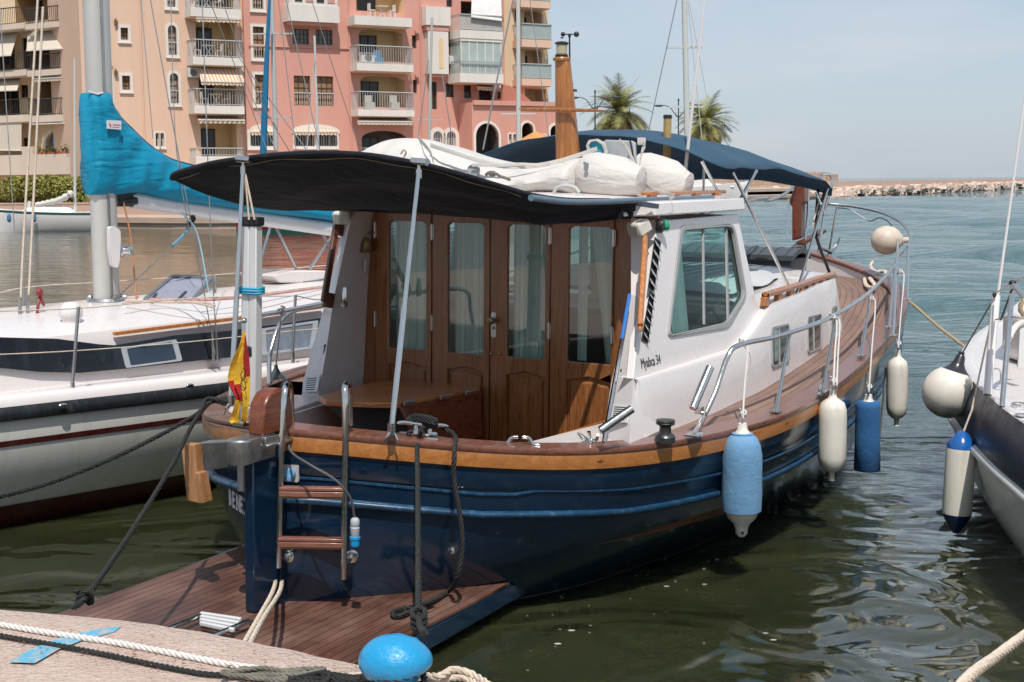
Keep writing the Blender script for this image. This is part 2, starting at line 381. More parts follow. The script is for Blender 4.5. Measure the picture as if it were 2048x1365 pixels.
# sheltered basin is calm, the open side is rippled by the breeze
sea = mth('MULTIPLY', mth('DIVIDE', mth('SUBTRACT', sp.outputs[1], 9.0), 12.0, clamp=True), mth('DIVIDE', mth('ADD', sp.outputs[0], 2.0), 4.0, clamp=True))
mid = mth('DIVIDE', mth('SUBTRACT', sp.outputs[1], 9.0), 10.0, clamp=True)
big = k.noise(.75, 2, .45, (1, 1.5, 1), vec=geo, dist=.9)
med = k.noise(2.1, 2, .45, (.6, 1.7, 1), vec=geo, dist=.7)
nr_ = mth('SUBTRACT', 1.0, mth('DIVIDE', mth('SUBTRACT', sp.outputs[1], 8.5), 7.0, clamp=True)); rt_ = mth('DIVIDE', mth('SUBTRACT', sp.outputs[0], .2), 1.6, clamp=True)
medn = k.noise(1.9, 1.6, .4, (1.2, .85, 1), vec=geo, dist=1.1)
sml = k.noise(8, 3, .55, (.5, 1.8, 1), vec=geo, dist=.4)
swl = mth('MULTIPLY', k.noise(.42, 3, .6, (.45, 1.5, 1), vec=geo, dist=.6), mth('MULTIPLY', sea, .10))
hgt = mth('ADD', swl, mth('ADD', mth('ADD', mth('MULTIPLY', big, mth('MULTIPLY_ADD', mth('MULTIPLY', mid, mth('SUBTRACT', 1.0, sea)), -.065, .11)), mth('ADD', mth('MULTIPLY', medn, mth('MULTIPLY', nr_, mth('MULTIPLY_ADD', rt_, .050, .016))), mth('MULTIPLY', med, mth('MULTIPLY', mth('SUBTRACT', 1.0, nr_), mth('MULTIPLY_ADD', sea, .095, .012))))), mth('MULTIPLY', sml, mth('ADD', mth('MULTIPLY_ADD', sea, .034, .0005), mth('MULTIPLY', mid, .004)))))
cmix = k.mix(k.ramp(k.noise(.5, 4, .6, vec=geo), [(.35, 0.0), (.65, 1.0)]), (.024, .028, .011), (.040, .046, .019))
cmix = k.mix(sea, cmix, (.030, .086, .080))
k.set(col=cmix, rough=.02, spec=.5, sss=1.0); k.b.inputs['Subsurface Radius'].default_value = (.5, .6, .35); k.b.inputs['Subsurface Scale'].default_value = 1.0; k.l(mth('MULTIPLY_ADD', mth('SUBTRACT', 1.0, sea), .42, 1.36), k.b.inputs['IOR'])
# chop of the open side: slopes taken straight from a noise so that they stay crisp far away
def slope(scale, stretch, amt, detail=4):
    mp = k.n('Mapping'); mp.inputs['Scale'].default_value = stretch; k.l(geo, mp.inputs[0]); z = k.n('TexNoise', Scale=scale, Detail=detail, Roughness=.6, Distortion=.5); k.l(mp.outputs[0], z.inputs['Vector'])
    v = k.n('VectorMath', _operation='SUBTRACT'); k.l(z.outputs['Color'], v.inputs[0]); v.inputs[1].default_value = (.5, .5, .5)
    w2 = k.n('VectorMath', _operation='SCALE'); k.l(v.outputs[0], w2.inputs[0]); k.l(amt, w2.inputs['Scale']); return w2.outputs[0]
far_ = mth('DIVIDE', mth('SUBTRACT', sp.outputs[1], 12.0), 16.0, clamp=True)
s1 = slope(1.6, (.5, 1.5, 1), mth('ADD', mth('MULTIPLY', mth('MULTIPLY', sea, far_), .42), mth('MULTIPLY', mth('MULTIPLY', mth('SUBTRACT', 1.0, sea), mid), .16)))
s2 = slope(.33, (.5, 1.6, 1), mth('MULTIPLY', mth('MULTIPLY', sea, far_), .40), 3)
va = k.n('VectorMath', _operation='ADD'); k.l(s1, va.inputs[0]); k.l(s2, va.inputs[1])
vf = k.n('VectorMath', _operation='MULTIPLY'); k.l(va.outputs[0], vf.inputs[0]); vf.inputs[1].default_value = (1, 1, 0)
vz = k.n('VectorMath', _operation='ADD'); k.l(vf.outputs[0], vz.inputs[0]); vz.inputs[1].default_value = (0, 0, 1)
vn = k.n('VectorMath', _operation='NORMALIZE'); k.l(vz.outputs[0], vn.inputs[0])
k.bump(hgt, 1.0, prev=vn.outputs[0])
WATER = k.m
mb = MB(); S = 4000
mb.poly([(-S, -60, 0), (S, -60, 0), (S, 2 * S, 0), (-S, 2 * S, 0)]); wt = mb.build('water', WATER, kind='structure')

random.seed(31); mb = MB()
for q in range(170):
    px, py = (random.gauss(1180, 130), random.gauss(1110, 70)) if q < 130 else (random.uniform(900, 1900), random.uniform(1000, 1340))
    c = onZ(px, py, .005); r_ = random.uniform(.002, .007) if random.random() < .88 else random.uniform(.008, .017); mb.poly([c + V((r_ * (1 + .5 * random.random()) * cos(a), r_ * .8 * sin(a), 0)) for a in [2 * pi * k_ / 7 for k_ in range(7)]])
fo_ = mb.build('foam_flecks', flat('foam', (.45, .46, .40), .8)); tag(fo_, 'tiny pale flecks of foam drifting on the green water beside the hull', 'foam', kind='stuff')
# wind chop on the open side: a really displaced sheet just above the flat water, fading out at its rim
mb = MB(); rows = []; Y_ = 13.0
while Y_ < 175:
    row = []; dY = max(.16, Y_ * .0105)
    for j in range(171):
        u = .10 + .33 * j / 170; x = u * Y_; ed_ = min(1, j / 12, (170 - j) / 12) * min(1, (Y_ - 13) / 9) * min(1, (175 - Y_) / 12)
        h = 0
        for lam in (1.0, 2.1, 4.3, 9.0):
            wgt = min(1, max(0, (lam / (3.2 * dY)) - .6)); 
            if wgt > 0: h += wgt * lam * .070 * noise.noise(V((x * .45 / lam + lam * 3, Y_ * 1.15 / lam + .25 * x / lam, lam)))
        row.append((x, Y_, .004 + ed_ * (h + .10)))
    rows.append(row); Y_ += dY
mb.grid(rows); mb.build('open_water', WATER, kind='structure', sharp=180)
# ================================================================ the motor boat
boat = thing('motor_boat', 'navy-hulled wooden-decked motor boat with white wheelhouse and teak doors, moored stern to the quay', 'motor boat', M=BM)
bpy.context.view_layer.update()
def B(name, mb, m, parent=boat, **k): return mb.build(name, m, parent, **k)
G = [(.25, 0, 1.14), (.29, .15, 1.135), (.42, .34, 1.11), (.58, .60, 1.08), (.80, .88, 1.04), (1.09, 1.15, 1.0), (1.38, 1.38, .98), (1.75, 1.56, .965), (2.2, 1.71, .96), (2.8, 1.85, .965), (3.6, 1.90, .98), (4.7, 1.86, 1.01), (5.9, 1.79, 1.08), (7.1, 1.68, 1.16), (8.2, 1.52, 1.28), (8.8, 1.32, 1.36), (9.15, 1.08, 1.42), (9.4, .75, 1.5), (9.55, .42, 1.57), (9.65, .15, 1.63), (9.68, 0, 1.65)]
WL = [(.24, 0), (.30, .08), (.48, .24), (.75, .44), (1.06, .65), (1.40, .86), (1.8, 1.03), (2.1, 1.10), (2.5, 1.19), (3.0, 1.30), (3.75, 1.38), (4.75, 1.46), (5.9, 1.48), (7.0, 1.22), (7.9, .85), (8.3, .6), (8.6, .4), (8.8, .25), (8.95, .12), (9.05, .05), (9.1, 0)]
GS = spl([(a, b, c) for a, b, c in G], 4); WS = spl([(a, b, 0) for a, b in WL], 4)
NG = len(GS)
def hullpt(i, z, off=0.0, side=-1):          # i: station along the sheer (float), z height
    i0 = min(int(i), NG - 2); f = i - i0
    g = GS[i0].lerp(GS[i0 + 1], f); w_ = WS[i0].lerp(WS[i0 + 1], f); zt = g.z
    k = max((zt - z) / zt, 0)
    q = k ** 2.3 if k <= 1 else 1 + (k - 1) * 1.3
    x = g.x + (w_.x - g.x) * q; y = g.y + (w_.y - g.y) * q
    y += .035 * sin(pi * min(max(k, 0), 1) ** .8) * min(1, g.y)
    if off:
        d = GS[min(i0 + 1, NG - 1)] - GS[max(i0 - 1, 0)]; nrm = V((-d.y, d.x, 0)).normalized(); x += nrm.x * off; y += nrm.y * off
        if i0 == 0: pass
    return V((x, side * max(y, 0), z))
def gnorm(i):
    d = GS[min(i + 1, NG - 1)] - GS[max(i - 1, 0)]
    if i == 0: return V((-1, 0, 0))
    if i == NG - 1: return V((1, 0, 0))
    return V((-d.y, d.x, 0)).normalized()
def sweep(prof, i0=0, i1=None, both=True, side=-1, zf=None):   # sweep a closed profile (out, dz) round the sheer line
    i1 = NG - 1 if i1 is None else i1; mb = MB(BM); rows = []
    def row(i, sd):
        g = GS[i]; n = gnorm(i); z = zf(g.x) if zf else g.z
        pts = []
        for o, dz in prof:
            if zf: p = hullpt(i, z + dz, o, 1)
            else: p = V((g.x + n.x * o, g.y + n.y * o, z + dz))
            pts.append((p.x, sd * max(p.y, 0.0), p.z))
        return pts
    if both: rows = [row(i, -1) for i in range(i0, i1 + 1)] + [row(i, 1) for i in range(i1, i0 - 1, -1)]
    else: rows = [row(i, side) for i in range(i0, i1 + 1)]
    mb.grid(rows, closev=True)
    m = len(prof)
    if not both: mb.f += [list(range(m)), list(range(len(mb.v) - m, len(mb.v)))]
    return mb
zs = [1.0, .93, .86, .78, .68, .56, .44, .32, .2, .08, -.06, -.3]
mb = MB(BM); rows = []
for i in list(range(NG)):
    zt = GS[i].z - .03; rows.append([hullpt(i, zt * f if f > 0 else f) for f in zs])
for i in range(NG - 1, -1, -1):
    zt = GS[i].z - .03; rows.append([hullpt(i, zt * f if f > 0 else f, side=1) for f in zs])
mb.grid(rows); hull = B('hull', mb, NAVY, sharp=60)
B('waterline_stain', sweep([(-.006, .05), (.004, .052), (.004, .066), (-.006, .068)], zf=lambda t: .0), paint('greenish_stain', (.10, .11, .085), rough=.8, var=.5, scale=12))
B('bottom_paint', sweep([(.006, .0), (.006, .07), (-.02, .07), (-.02, 0)], zf=lambda t: -.02), BOOT)
B('cap_rail', sweep([(.035, -.036), (.042, -.02), (.035, 0), (-.115, .004), (-.125, -.01), (-.115, -.036)]), CAPW, sharp=50)
B('rubbing_strake', sweep([(-.01, -.038), (.030, -.038), (.034, -.05), (.030, -.118), (.02, -.122), (-.01, -.122)]), PINE, sharp=50)
B('upper_plank_edge', sweep([(-.01, -.13), (.012, -.13), (.014, -.235), (.0, -.25), (-.01, -.25)]), NAVY, sharp=50)
mz = lambda t: interp(t, [(.3, .76), (.8, .655), (1.5, .585), (2.5, .555), (4, .565), (6, .64), (8, .80), (9.7, 1.05)])
B('hull_moulding', sweep([(-.01, -.02), (.028, -.018), (.036, 0), (.028, .014), (.0, .02)], zf=mz), LNAVY, sharp=60)
B('hull_moulding', sweep([(-.01, -.008), (.008, -.006), (.008, .004), (.0, .008)], zf=lambda t: mz(t) + .135 - .02 * (t < 1)), LNAVY)
# stern post under the rudder head, rudder, head and fittings
mb = MB(BM); mb.plate([(.30, -.045, 1.10), (.215, -.045, 1.10), (.20, -.045, .1), (.40, -.045, -.1), (.40, -.045, .1)], th=(0, .09, 0)); B('stern_post', mb, NAVY, bevel=.008)
mb = MB(BM); mb.plate([(.0, -.032, 1.04), (.205, -.032, 1.04), (.195, -.032, .6), (.19, -.032, .21), (.0, -.032, .21)], th=(0, .064, 0)); rud = B('rudder', mb, NAVY, bevel=.010)
mb = MB(BM); mb.obox((.05, 0, 1.065), (.10, 0, 0), (0, .06, 0), (0, 0, .062)); mb.lathe((-.06, 0, 1.0), (0, 0, 1), [(.062, 0), (.065, .01), (.065, .12), (.058, .128)], 20)
mb.bar((.05, -.065, 1.09), (.22, -.085, 1.095), .012, .06); mb.tube([(.05, -.075, 1.075), (.24, -.10, 1.085)], .010)
B('rudder_fitting', mb, DULL, parent=rud, bevel=.006)
mb = MB(BM); mb.lathe((-.06, 0, .86), (0, 0, 1), [(.018, 0), (.018, .15)], 12); B('rudder_pintle', mb, DULL, parent=rud)
pr = [(.08, 1.12), (.08, 1.20), (.10, 1.28), (.15, 1.335), (.22, 1.35), (.31, 1.335), (.34, 1.31), (.34, 1.12)]
mb = MB(BM); mb.plate([(a - .02, -.05, b) for a, b in pr], th=(0, .10, 0)); B('rudder_head', mb, REDW, bevel=.02, segs=3)
# steel bracket with wooden pad on the port quarter
mb = MB(BM); q0 = L(275 / 2.73 + 340 - 60 + 60, 915, t=.32)
a = L(388, 888, t=.15); b = L(455, 885, t=.35); c = L(455, 935, t=.35); d = L(392, 945, t=.15)
mb.plate([a, b, c, d], th=(.012, .0, 0)); mb.plate([a, b, b + V((.12, 0, 0)), a + V((.12, 0, 0))], th=(0, 0, -.008)); br = B('bracket', mb, GALV, bevel=.002)
mb = MB(BM); a = L(362, 888, t=.1); b = L(388, 890, t=.1); c = L(400, 1008, t=.1); d = L(374, 1002, t=.1)
mb.plate([a, b, c, d], th=(.06, 0, 0)); mb.plate([L(389, 945, t=.08), L(398, 947, t=.08), L(409, 1007, t=.08), L(400, 1008, t=.08)], th=(.07, 0, 0))
B('bracket_pad', mb, PADW, bevel=.004)
# deck, cockpit sole and coaming
dz = lambda t: interp(t, [(1.9, .925), (4, .935), (6, 1.0), (7.2, 1.10), (8.0, 1.22), (8.6, 1.30), (9.7, 1.40)])
mb = MB(BM); rows = []; uvs = []
for g in GS:
    if g.x < 2.6: continue
    bw = max(g.y - .10, .001); z = dz(g.x); row = []; u = []
    for k in range(-12, 13):
        y = bw * k / 12; row.append((min(max(g.x, 2.68), 9.55), y, z + .05 * (1 - (k / 12) ** 2) * .5)); u.append((g.x, g.y - abs(y) + 5 * (k > 0)))
    rows.append(row); uvs.append(u)
mb.grid(rows, uv=uvs); B('deck', mb, DECK)
mb = MB(BM); rows = []
for sd, rg in ((-1, range(NG)), (1, range(NG - 1, -1, -1))):
    for i in rg:
        g = GS[i]; n = gnorm(i)
        if g.x < 4.5: continue
        zz = dz(g.x) - .05
        o = -.105; rows.append([(g.x + n.x * o, sd * max(g.y + n.y * o, 0), zz), (g.x + n.x * o, sd * max(g.y + n.y * o, 0), g.z - .03)])
mb.grid(rows); B('bulwark', mb, WHITE)
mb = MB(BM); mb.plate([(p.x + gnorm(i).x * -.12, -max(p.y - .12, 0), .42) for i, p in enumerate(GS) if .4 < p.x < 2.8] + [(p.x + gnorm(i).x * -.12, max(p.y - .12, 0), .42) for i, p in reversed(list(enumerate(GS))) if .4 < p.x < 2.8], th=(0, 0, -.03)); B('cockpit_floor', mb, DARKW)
mb = MB(BM); rows = []
for sd, rg in ((1, range(NG - 1, -1, -1)), (-1, range(NG))):
    for i in rg:
        g = GS[i]; n = gnorm(i)
        if g.x > 3.0: continue
        o = -.118; rows.append([(g.x + n.x * o, sd * max(g.y + n.y * o, 0), .42), (g.x + n.x * o, sd * max(g.y + n.y * o, 0), g.z - .03)])
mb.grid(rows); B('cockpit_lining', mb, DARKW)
for sd in (1, -1):
    o = [(p.x, sd * min(p.y - .11, 1.40)) for p in GS if 1.25 < p.x < 2.2]
    mb = MB(BM); mb.plate([(x, y, .945) for x, y in o] + [(2.2, sd * 1.0, .945), (1.25, sd * .85, .945)], th=(0, 0, -.04)); B('side_deck', mb, WHITE, bevel=.008)
    mb = MB(BM); mb.plate([(2.66, sd * .98, .93), (1.3, sd * .86, .93), (1.3, sd * .86, .44), (2.66, sd * .98, .44)], th=(0, sd * -.02, 0)); B('coaming_panel', mb, WHITE if sd > 0 else RAILW)
# ---------------------------------------------------------------- wheelhouse
SPP, SPN = (0, -1.12, 2.19), V((0, -.92, .21)).normalized()          # starboard side plane, leaning in
def SP(px, py, off=0.0):
    return onPl(px, py, V(SPP) + SPN * off, SPN)
def mir(p): return V((p[0], -p[1], p[2]))
def mirp(p): return V((p[0], 1.12 + (-p[1] - 1.12) * .40, p[2]))
SPN_ = -SPN
out_u = [(1314, 442), (1303, 601), (1275, 673), (1267, 758), (1457, 700), (1496, 673), (1524, 633), (1512, 600), (1475, 428)]
win = [(1363, 459), (1456, 452), (1466, 458), (1489, 592), (1454, 648), (1341, 672), (1337, 664)]
louv1 = [(1309, 477), (1320, 486), (1318, 500), (1307, 581), (1296, 572)]; louv2 = [(1299, 584), (1307, 591), (1295, 685), (1283, 678)]
us = [SP(*p) for p in out_u]; ws = [SP(*p) for p in win]
def rounded(pts, r=.04, n=4):
    out = []; m = len(pts)
    for i in range(m):
        p, a, b = V(pts[i]), V(pts[i - 1]), V(pts[(i + 1) % m]); ra = min(r, (a - p).length * .45); rb = min(r, (b - p).length * .45)
        A = p + (a - p).normalized() * ra; Bq = p + (b - p).normalized() * rb
        for k in range(n + 1):
            t = k / n; out.append(A * (1 - t) ** 2 + p * 2 * t * (1 - t) + Bq * t * t)
    return out
def inset(pts, d):                            # scale a loop towards its centre by distance d
    c = sum((V(p) for p in pts), V()) / len(pts)
    return [V(p) + (c - V(p)).normalized() * d for p in pts]
wsr = rounded(ws, .07)
def ring(mb, outer, inner, th):
    mb.plate(outer, [inner], th)
for sd in (-1, 1):
    f = (lambda p: p) if sd < 0 else mirp
    tv = V((0, .05, -.01)) if sd < 0 else V((0, -.05, -.01))
    up_ = us if sd < 0 else [mir(p) for p in (L(690, 408, y=1.12), L(684, 460, y=1.14), L(653, 600, y=1.18), L(624, 696, y=1.21))] + us[4:]
    if sd > 0: up_ = [V((p.x, onPl(0, 0, V(SPP), SPN).y * 0 + SPP[1] + (p.z - SPP[2]) * (.21 / .92), p.z)) for p in up_[:4]] + up_[4:]
    mb = MB(BM); mb.plate([f(p) for p in up_], [[f(p) for p in wsr]], tv); sp_ = B('side_panel', mb, WHITE, bevel=.006)
    on = SPN * .012 if sd < 0 else mir(SPN * .012)
    mb = MB(BM); mb.plate([f(p) + on for p in inset(wsr, -.03)], [[f(p) + on for p in inset(wsr, .012)]], on * -2.4)
    fr = B('window', mb, GREYP, bevel=.004)
    mb = MB(BM); mb.plate([f(p) + tv * .4 for p in inset(wsr, -.005)]); B('pane', mb, GLASS, parent=fr)
    mb = MB(BM)
    for x0, x1, wd in ((1406, 1408, .018), (1452, 1456, .028)):
        mb.bar(f(SP(x0, 457, -.012)), f(SP(x1, 650, -.012)), wd, .014, up=(0, 1, 0))
    B('mullion', mb, GREYP if sd < 0 else GREYP, parent=fr)
    if sd < 0:
        for lo in (louv1, louv2):
            pts = [SP(*p, .002) for p in lo]
            mb = MB(BM); mb.plate([SP(*p, .001) for p in lo], th=SPN * .003); lv = B('louvre', mb, RUBB)
            mb = MB(BM); mb.plate(inset([SP(*p, .004) for p in lo], -.008), [inset([SP(*p, .004) for p in lo], .006)], SPN * .006); B('louvre_rim', mb, RUBB, parent=lv)
            top = (pts[0] + pts[1]) / 2; bot = (pts[-1] + pts[-2]) / 2; n_ = 5 if lo is louv1 else 6; wl = (pts[1] - pts[0]).length * .8
            mb = MB(BM)
            for j in range(n_):
                c = top.lerp(bot, (j + .62) / n_) + SPN * .012; hh = (top - bot).length / n_ * .40
                dn = (bot - top).normalized(); sx = dn.cross(SPN).normalized()
                mb.obox(c, sx * wl * .52, dn * hh * .95 + SPN * .012, SPN * .002)
            B('louvre_slats', mb, paint('grey_slats', (.36, .37, .39), rough=.45), parent=lv)
    # lower trunk side
ZK = us[3].z
TB = [(1.55, 1.41), (2.0, 1.435), (3, 1.46), (4, 1.45), (4.8, 1.42), (5.5, 1.39), (6.1, 1.34), (6.6, 1.33), (7.05, 1.25), (7.34, 1.0), (7.43, .5), (7.45, 0)]
ttop = lambda t: interp(t, [(1.5, us[3].z), (3.6, SP(1457, 700).z), (4.0, 1.36), (4.35, 1.47), (4.6, 1.505), (7.1, 1.56)])
tbs = spl([(a, b, 0) for a, b in TB], 4)
for sd in (-1, 1):
    mb = MB(BM); rows = []
    for p in tbs:
        zt = ttop(p.x); ins = .04 + .08 * (zt - .95); yb = p.y; xb = p.x; dirn = V((1, 0)) if p.x > 6.9 else None
        xt = p.x - (.10 if p.x > 6.4 else 0) ; yt = max(yb - ins, 0)
        if p.x < 4.2: yt = min(yt, 1.40); 
        ex_ = (lambda z_: interp(z_, [(.9, 1.56), (1.10, 1.72), (us[3].z, us[3].x + .01)])) if sd < 0 else (lambda z_: 2.8)
        if p.x < 2.9: xb = max(xb, ex_(.9)); xt = max(xt, ex_(zt))
        if sd > 0: yb -= .15; yt -= .15
        yb = max(yb, 0); yt = max(yt, 0)
        rows.append([(xb, sd * yb, .90), (xt * .5 + xb * .5, sd * (yb + yt) / 2, (.9 + zt) / 2), (xt, sd * yt, zt - .02), (xt - .004, sd * max(yt - .012, 0), zt), (xt - .02, sd * max(yt - .12, 0), zt + .01)])
    mb.grid(rows); B('cabin_side', mb, WHITE, sharp=50)
mb = MB(BM); rows = []
for p in tbs:
    if p.x < 4.0: continue
    zt = ttop(p.x); yt = max(p.y - .05 - .08 * (zt - .95), .0); x = p.x - (.11 if p.x > 6.4 else 0)
    rows.append([(x, yt * k / 6, zt + .05 * (1 - (k / 6) ** 2)) for k in range(-6, 7)])
mb.grid(rows); B('cabin_top', mb, WHITE)
# aft faces and inner faces of the two wings
corner = [us[0], us[1], us[2], us[3], onPl(1261, 847, (0, -1.41, 1), (0, 1, 0))]
corner.append(corner[4] + (corner[4] - corner[3]).normalized() * .16)
inn = [L(1262, 436, y=-.98), L(1262, 590, y=-1.06), L(1240, 690, y=-1.10), L(1222, 768, y=-1.14), L(1208, 868, y=-1.17), L(1204, 890, y=-1.18)]
cornerP = [L(690, 408, y=1.12), L(684, 460, y=1.14), L(653, 600, y=1.18), L(624, 696, y=1.21), L(606, 765, y=1.23), L(603, 800, y=1.24)]
innP = [L(713, 424, y=.98), L(700, 445, y=.99), L(667, 600, y=1.03), L(651, 711, y=1.05), L(636, 800, y=1.07), L(628, 852, y=1.08)]
for sd, cs, ii in ((-1, corner, inn), (1, cornerP, innP)):
    mb = MB(BM); fw = [V((2.7, p.y, p.z)) for p in ii]; fo = [V((2.7, c.y - sd * .045, c.z)) for c in cs]
    mb.grid([cs, ii]); mb.grid([ii, fw]); mb.grid([cs[3:], fo[3:]]); B('wing', mb, WHITE, sharp=25)
# roof
roof = [(2.32, -1.02), (2.55, -1.175), (4.30, -1.175), (4.42, -1.05), (4.42, 1.05), (4.30, 1.175), (2.55, 1.175), (2.32, 1.02)]
mb = MB(BM); ro_l = [(x, y, 2.20) for x, y in roof]; ro_u = [(x, y * .985, 2.285) for x, y in roof]; ro_i = [(x * .97 + .1, y * .9, 2.30) for x, y in roof]; cen = [(x * .6 + 1.35, y * .3, 2.335) for x, y in roof]
n8 = 8
mb.grid([ro_l, ro_u, ro_i, cen], closev=True); mb.f.append([len(mb.v) - 8 + k for k in range(8)]); mb.f.append([k for k in range(8)]); B('roof', mb, WHITE, bevel=.01, sharp=30)
# front of the wheelhouse: raked face with two big panes
A1, A2 = SP(1475, 430), SP(1512, 600)
fo = [V((A1.x, A1.y, A1.z)), V((A2.x, A2.y, A2.z - .05)), mir((A2.x, A2.y, A2.z - .05)), mir(A1)]
def lerp2(u, v): return (fo[0].lerp(fo[3], u)).lerp(fo[1].lerp(fo[2], u), v)
h1 = [lerp2(.04, .07), lerp2(.04, .96), lerp2(.485, .96), lerp2(.485, .07)]; h2 = [lerp2(.515, .07), lerp2(.515, .96), lerp2(.96, .96), lerp2(.96, .07)]
mb = MB(BM); mb.plate(fo, [h1, h2], (-.03, 0, 0)); wf = B('windscreen', mb, WHITE)
for h in (h1, h2):
    mb = MB(BM); mb.plate([p + V((-.012, 0, 0)) for p in inset(h, -.01)]); B('pane', mb, GLASS, parent=wf)
mb = MB(BM); mb.plate([(2.72, -1.2, 1.0), (4.6, -1.25, 1.0), (4.6, 1.25, 1.0), (2.72, 1.2, 1.0)], th=(0, 0, -.02)); B('cabin_sole', mb, DARKI)
mb = MB(BM); mb.box((4.0, -1.15, 1.0), (4.35, 1.15, 1.44)); mb.box((3.75, -1.0, 1.0), (4.02, -.4, 1.38)); mb.box((3.0, .5, 1.0), (3.7, 1.1, 1.42)); B('console', mb, GREYI, bevel=.03)
mb = MB(BM); mb.tube([V((3.72, -.75 + .17 * cos(a), 1.48 + .17 * sin(a))) for a in [2 * pi * k / 20 for k in range(20)]], .012, closed=True); mb.tube([(3.72, -.75, 1.31), (3.72, -.75, 1.65)], .008); mb.tube([(3.72, -.92, 1.48), (3.72, -.58, 1.48), ], .008); mb.tube([(3.72, -.75, 1.48), (3.9, -.75, 1.4)], .02); B('steering_wheel', mb, STEEL)
mb = MB(BM); mb.plate([(3.95, -.55, 1.46), (3.95, -.38, 1.46), (3.95, -.38, 1.57), (3.95, -.55, 1.57)], th=(.03, 0, 0)); B('chart_screen', mb, flat('turquoise_cover', (.05, .42, .42)))
def curtain(name, p0, p1, z0, z1, waves, amp, top=None, par=boat):
    mb = MB(BM); rows = []; p0, p1 = V(p0), V(p1); d = p1 - p0; nn = V((-d.y, d.x, 0)).normalized(); N = waves * 8
    t0, t1 = top or (p0, p1)
    for k in range(N + 1):
        u = k / N; ph = 2 * pi * waves * u; o = nn * (amp * sin(ph) + amp * .4 * sin(ph * 2.3 + 1))
        b = p0.lerp(p1, u) + o; t = V(t0).lerp(V(t1), u) + o * .7
        rows.append([V((b.x, b.y, z0)), V(((b.x + t.x) / 2, (b.y + t.y) / 2, (z0 + z1) / 2)), V((t.x, t.y, z1))])
    mb.grid(rows); return B(name, mb, CURT, parent=par)
a0 = SP(1350, 560); curtain('curtain', (a0.x + .02, -1.21, 0), (a0.x + .27, -1.20, 0), 1.40, 2.13, 4, .016, top=((a0.x + .06, -1.07, 0), (a0.x + .40, -1.07, 0)))
# ---------------------------------------------------------------- aft bulkhead with four door leaves
TD = 2.66
ybd = [.955, .496, .045, -.402, -.85]
gl = [(777, 852), (895, 967), (1014, 1090), (1136, 1223)]
mb = MB(BM); mb.plate([(TD + .02, 1.13, 2.2), (TD + .02, 1.22, .45), (TD + .02, -1.2, .45), (TD + .02, -1.13, 2.2)], [[(TD + .02, y0, z0) for y0, z0 in ((.94, 2.16), (.94, .6), (-.835, .6), (-.835, 2.16))]], (.05, 0, 0)); B('door_frame', mb, DOORW)
for k in range(4):
    yl, yr = ybd[k] - .004, ybd[k + 1] + .004; g0 = L(gl[k][0], 600, t=TD).y; g1 = L(gl[k][1], 600, t=TD).y
    d = []
    for yy, sgn in ((g0, 1), (g1, -1)): pass
    hole = [(TD, g0, 1.235), (TD, g0, 2.10), (TD, g0 - .03, 2.118), (TD, g1 + .03, 2.118), (TD, g1, 2.10), (TD, g1, 1.235)]
    pz0, pz1 = .62, 1.145
    ph = [(TD, g0, pz0), (TD, g0, pz1 - .03), (TD, (g0 + g1) / 2, pz1), (TD, g1, pz1 - .03), (TD, g1, pz0)]
    mb = MB(BM); mb.plate([(TD, yl, 2.185), (TD, yl, .46), (TD, yr, .46), (TD, yr, 2.185)], [hole, ph], (.035, 0, 0)); dr = B('door', mb, DOORW, bevel=.006)
    mb = MB(BM); mb.plate([V(p) + V((.022, 0, 0)) for p in ph], th=(.012, 0, 0)); pi_ = [V(p) + V((.008, 0, 0)) for p in inset(ph, .045)]; po_ = [V(p) + V((.022, 0, 0)) for p in inset(ph, .02)]
    mb.grid([po_, pi_], closev=True); mb.plate(pi_); B('door_panel', mb, DOORW, parent=dr, sharp=15)
    mb = MB(BM); mb.plate([V(p) + V((.018, 0, 0)) for p in inset(hole, -.008)]); B('pane', mb, GLASSD, parent=dr)
    for zz in (2.05, 1.43, .72):
        mb = MB(BM); yy = yl if k in (0, 1) else yr; mb.lathe((TD - .006, yy, zz - .055), (0, 0, 1), [(.007, 0), (.007, .11)], 8); mb.box((TD - .004, yy - .012, zz - .05), (TD - .001, yy + .012, zz + .05)); B('hinge', mb, BRASS if zz < 1 else DULL, parent=dr)
    if k == 3:
        curtain('curtain', (TD + .17, g0 - .20, 0), (TD + .17, g1 - .02, 0), 1.22, 2.16, 7, .018, top=((TD + .17, g0 - .08, 0), (TD + .17, g1 - .02, 0))); curtain('curtain', (TD + .2, g0 + .02, 0), (TD + .2, g0 - .05, 0), 1.22, 2.16, 2, .012)
    elif k == 0: curtain('curtain', (TD + .15, g0 + .03, 0), (TD + .15, g1 - .03, 0), 1.2, 2.16, 8, .016)
    else: curtain('curtain', (TD + .15, g0 + .03, 0), (TD + .15, g1 - .03, 0), 1.2, 2.16, 9, .02)
    if k == 1:
        mb = MB(BM); mb.lathe((TD - .004, .012, 1.40), (0, 0, 1), [(.001, 0), (.001, .001)], 4)
        mb.plate(rounded([(TD - .006, .032, 1.36), (TD - .006, -.008, 1.36), (TD - .006, -.008, 1.53), (TD - .006, .032, 1.53)], .018), th=(.006, 0, 0)); lk = B('lock_plate', mb, DULL, parent=dr, bevel=.001)
        mb = MB(BM); mb.lathe((TD - .004, .012, 1.475), (-1, 0, 0), [(.011, 0), (.011, .03), (.024, .034), (.027, .045), (.024, .058), (.01, .062)], 20); mb.lathe((TD - .006, .012, 1.425), (-1, 0, 0), [(.012, 0), (.012, .006), (.004, .007)], 14); B('door_knob', mb, BRASS)
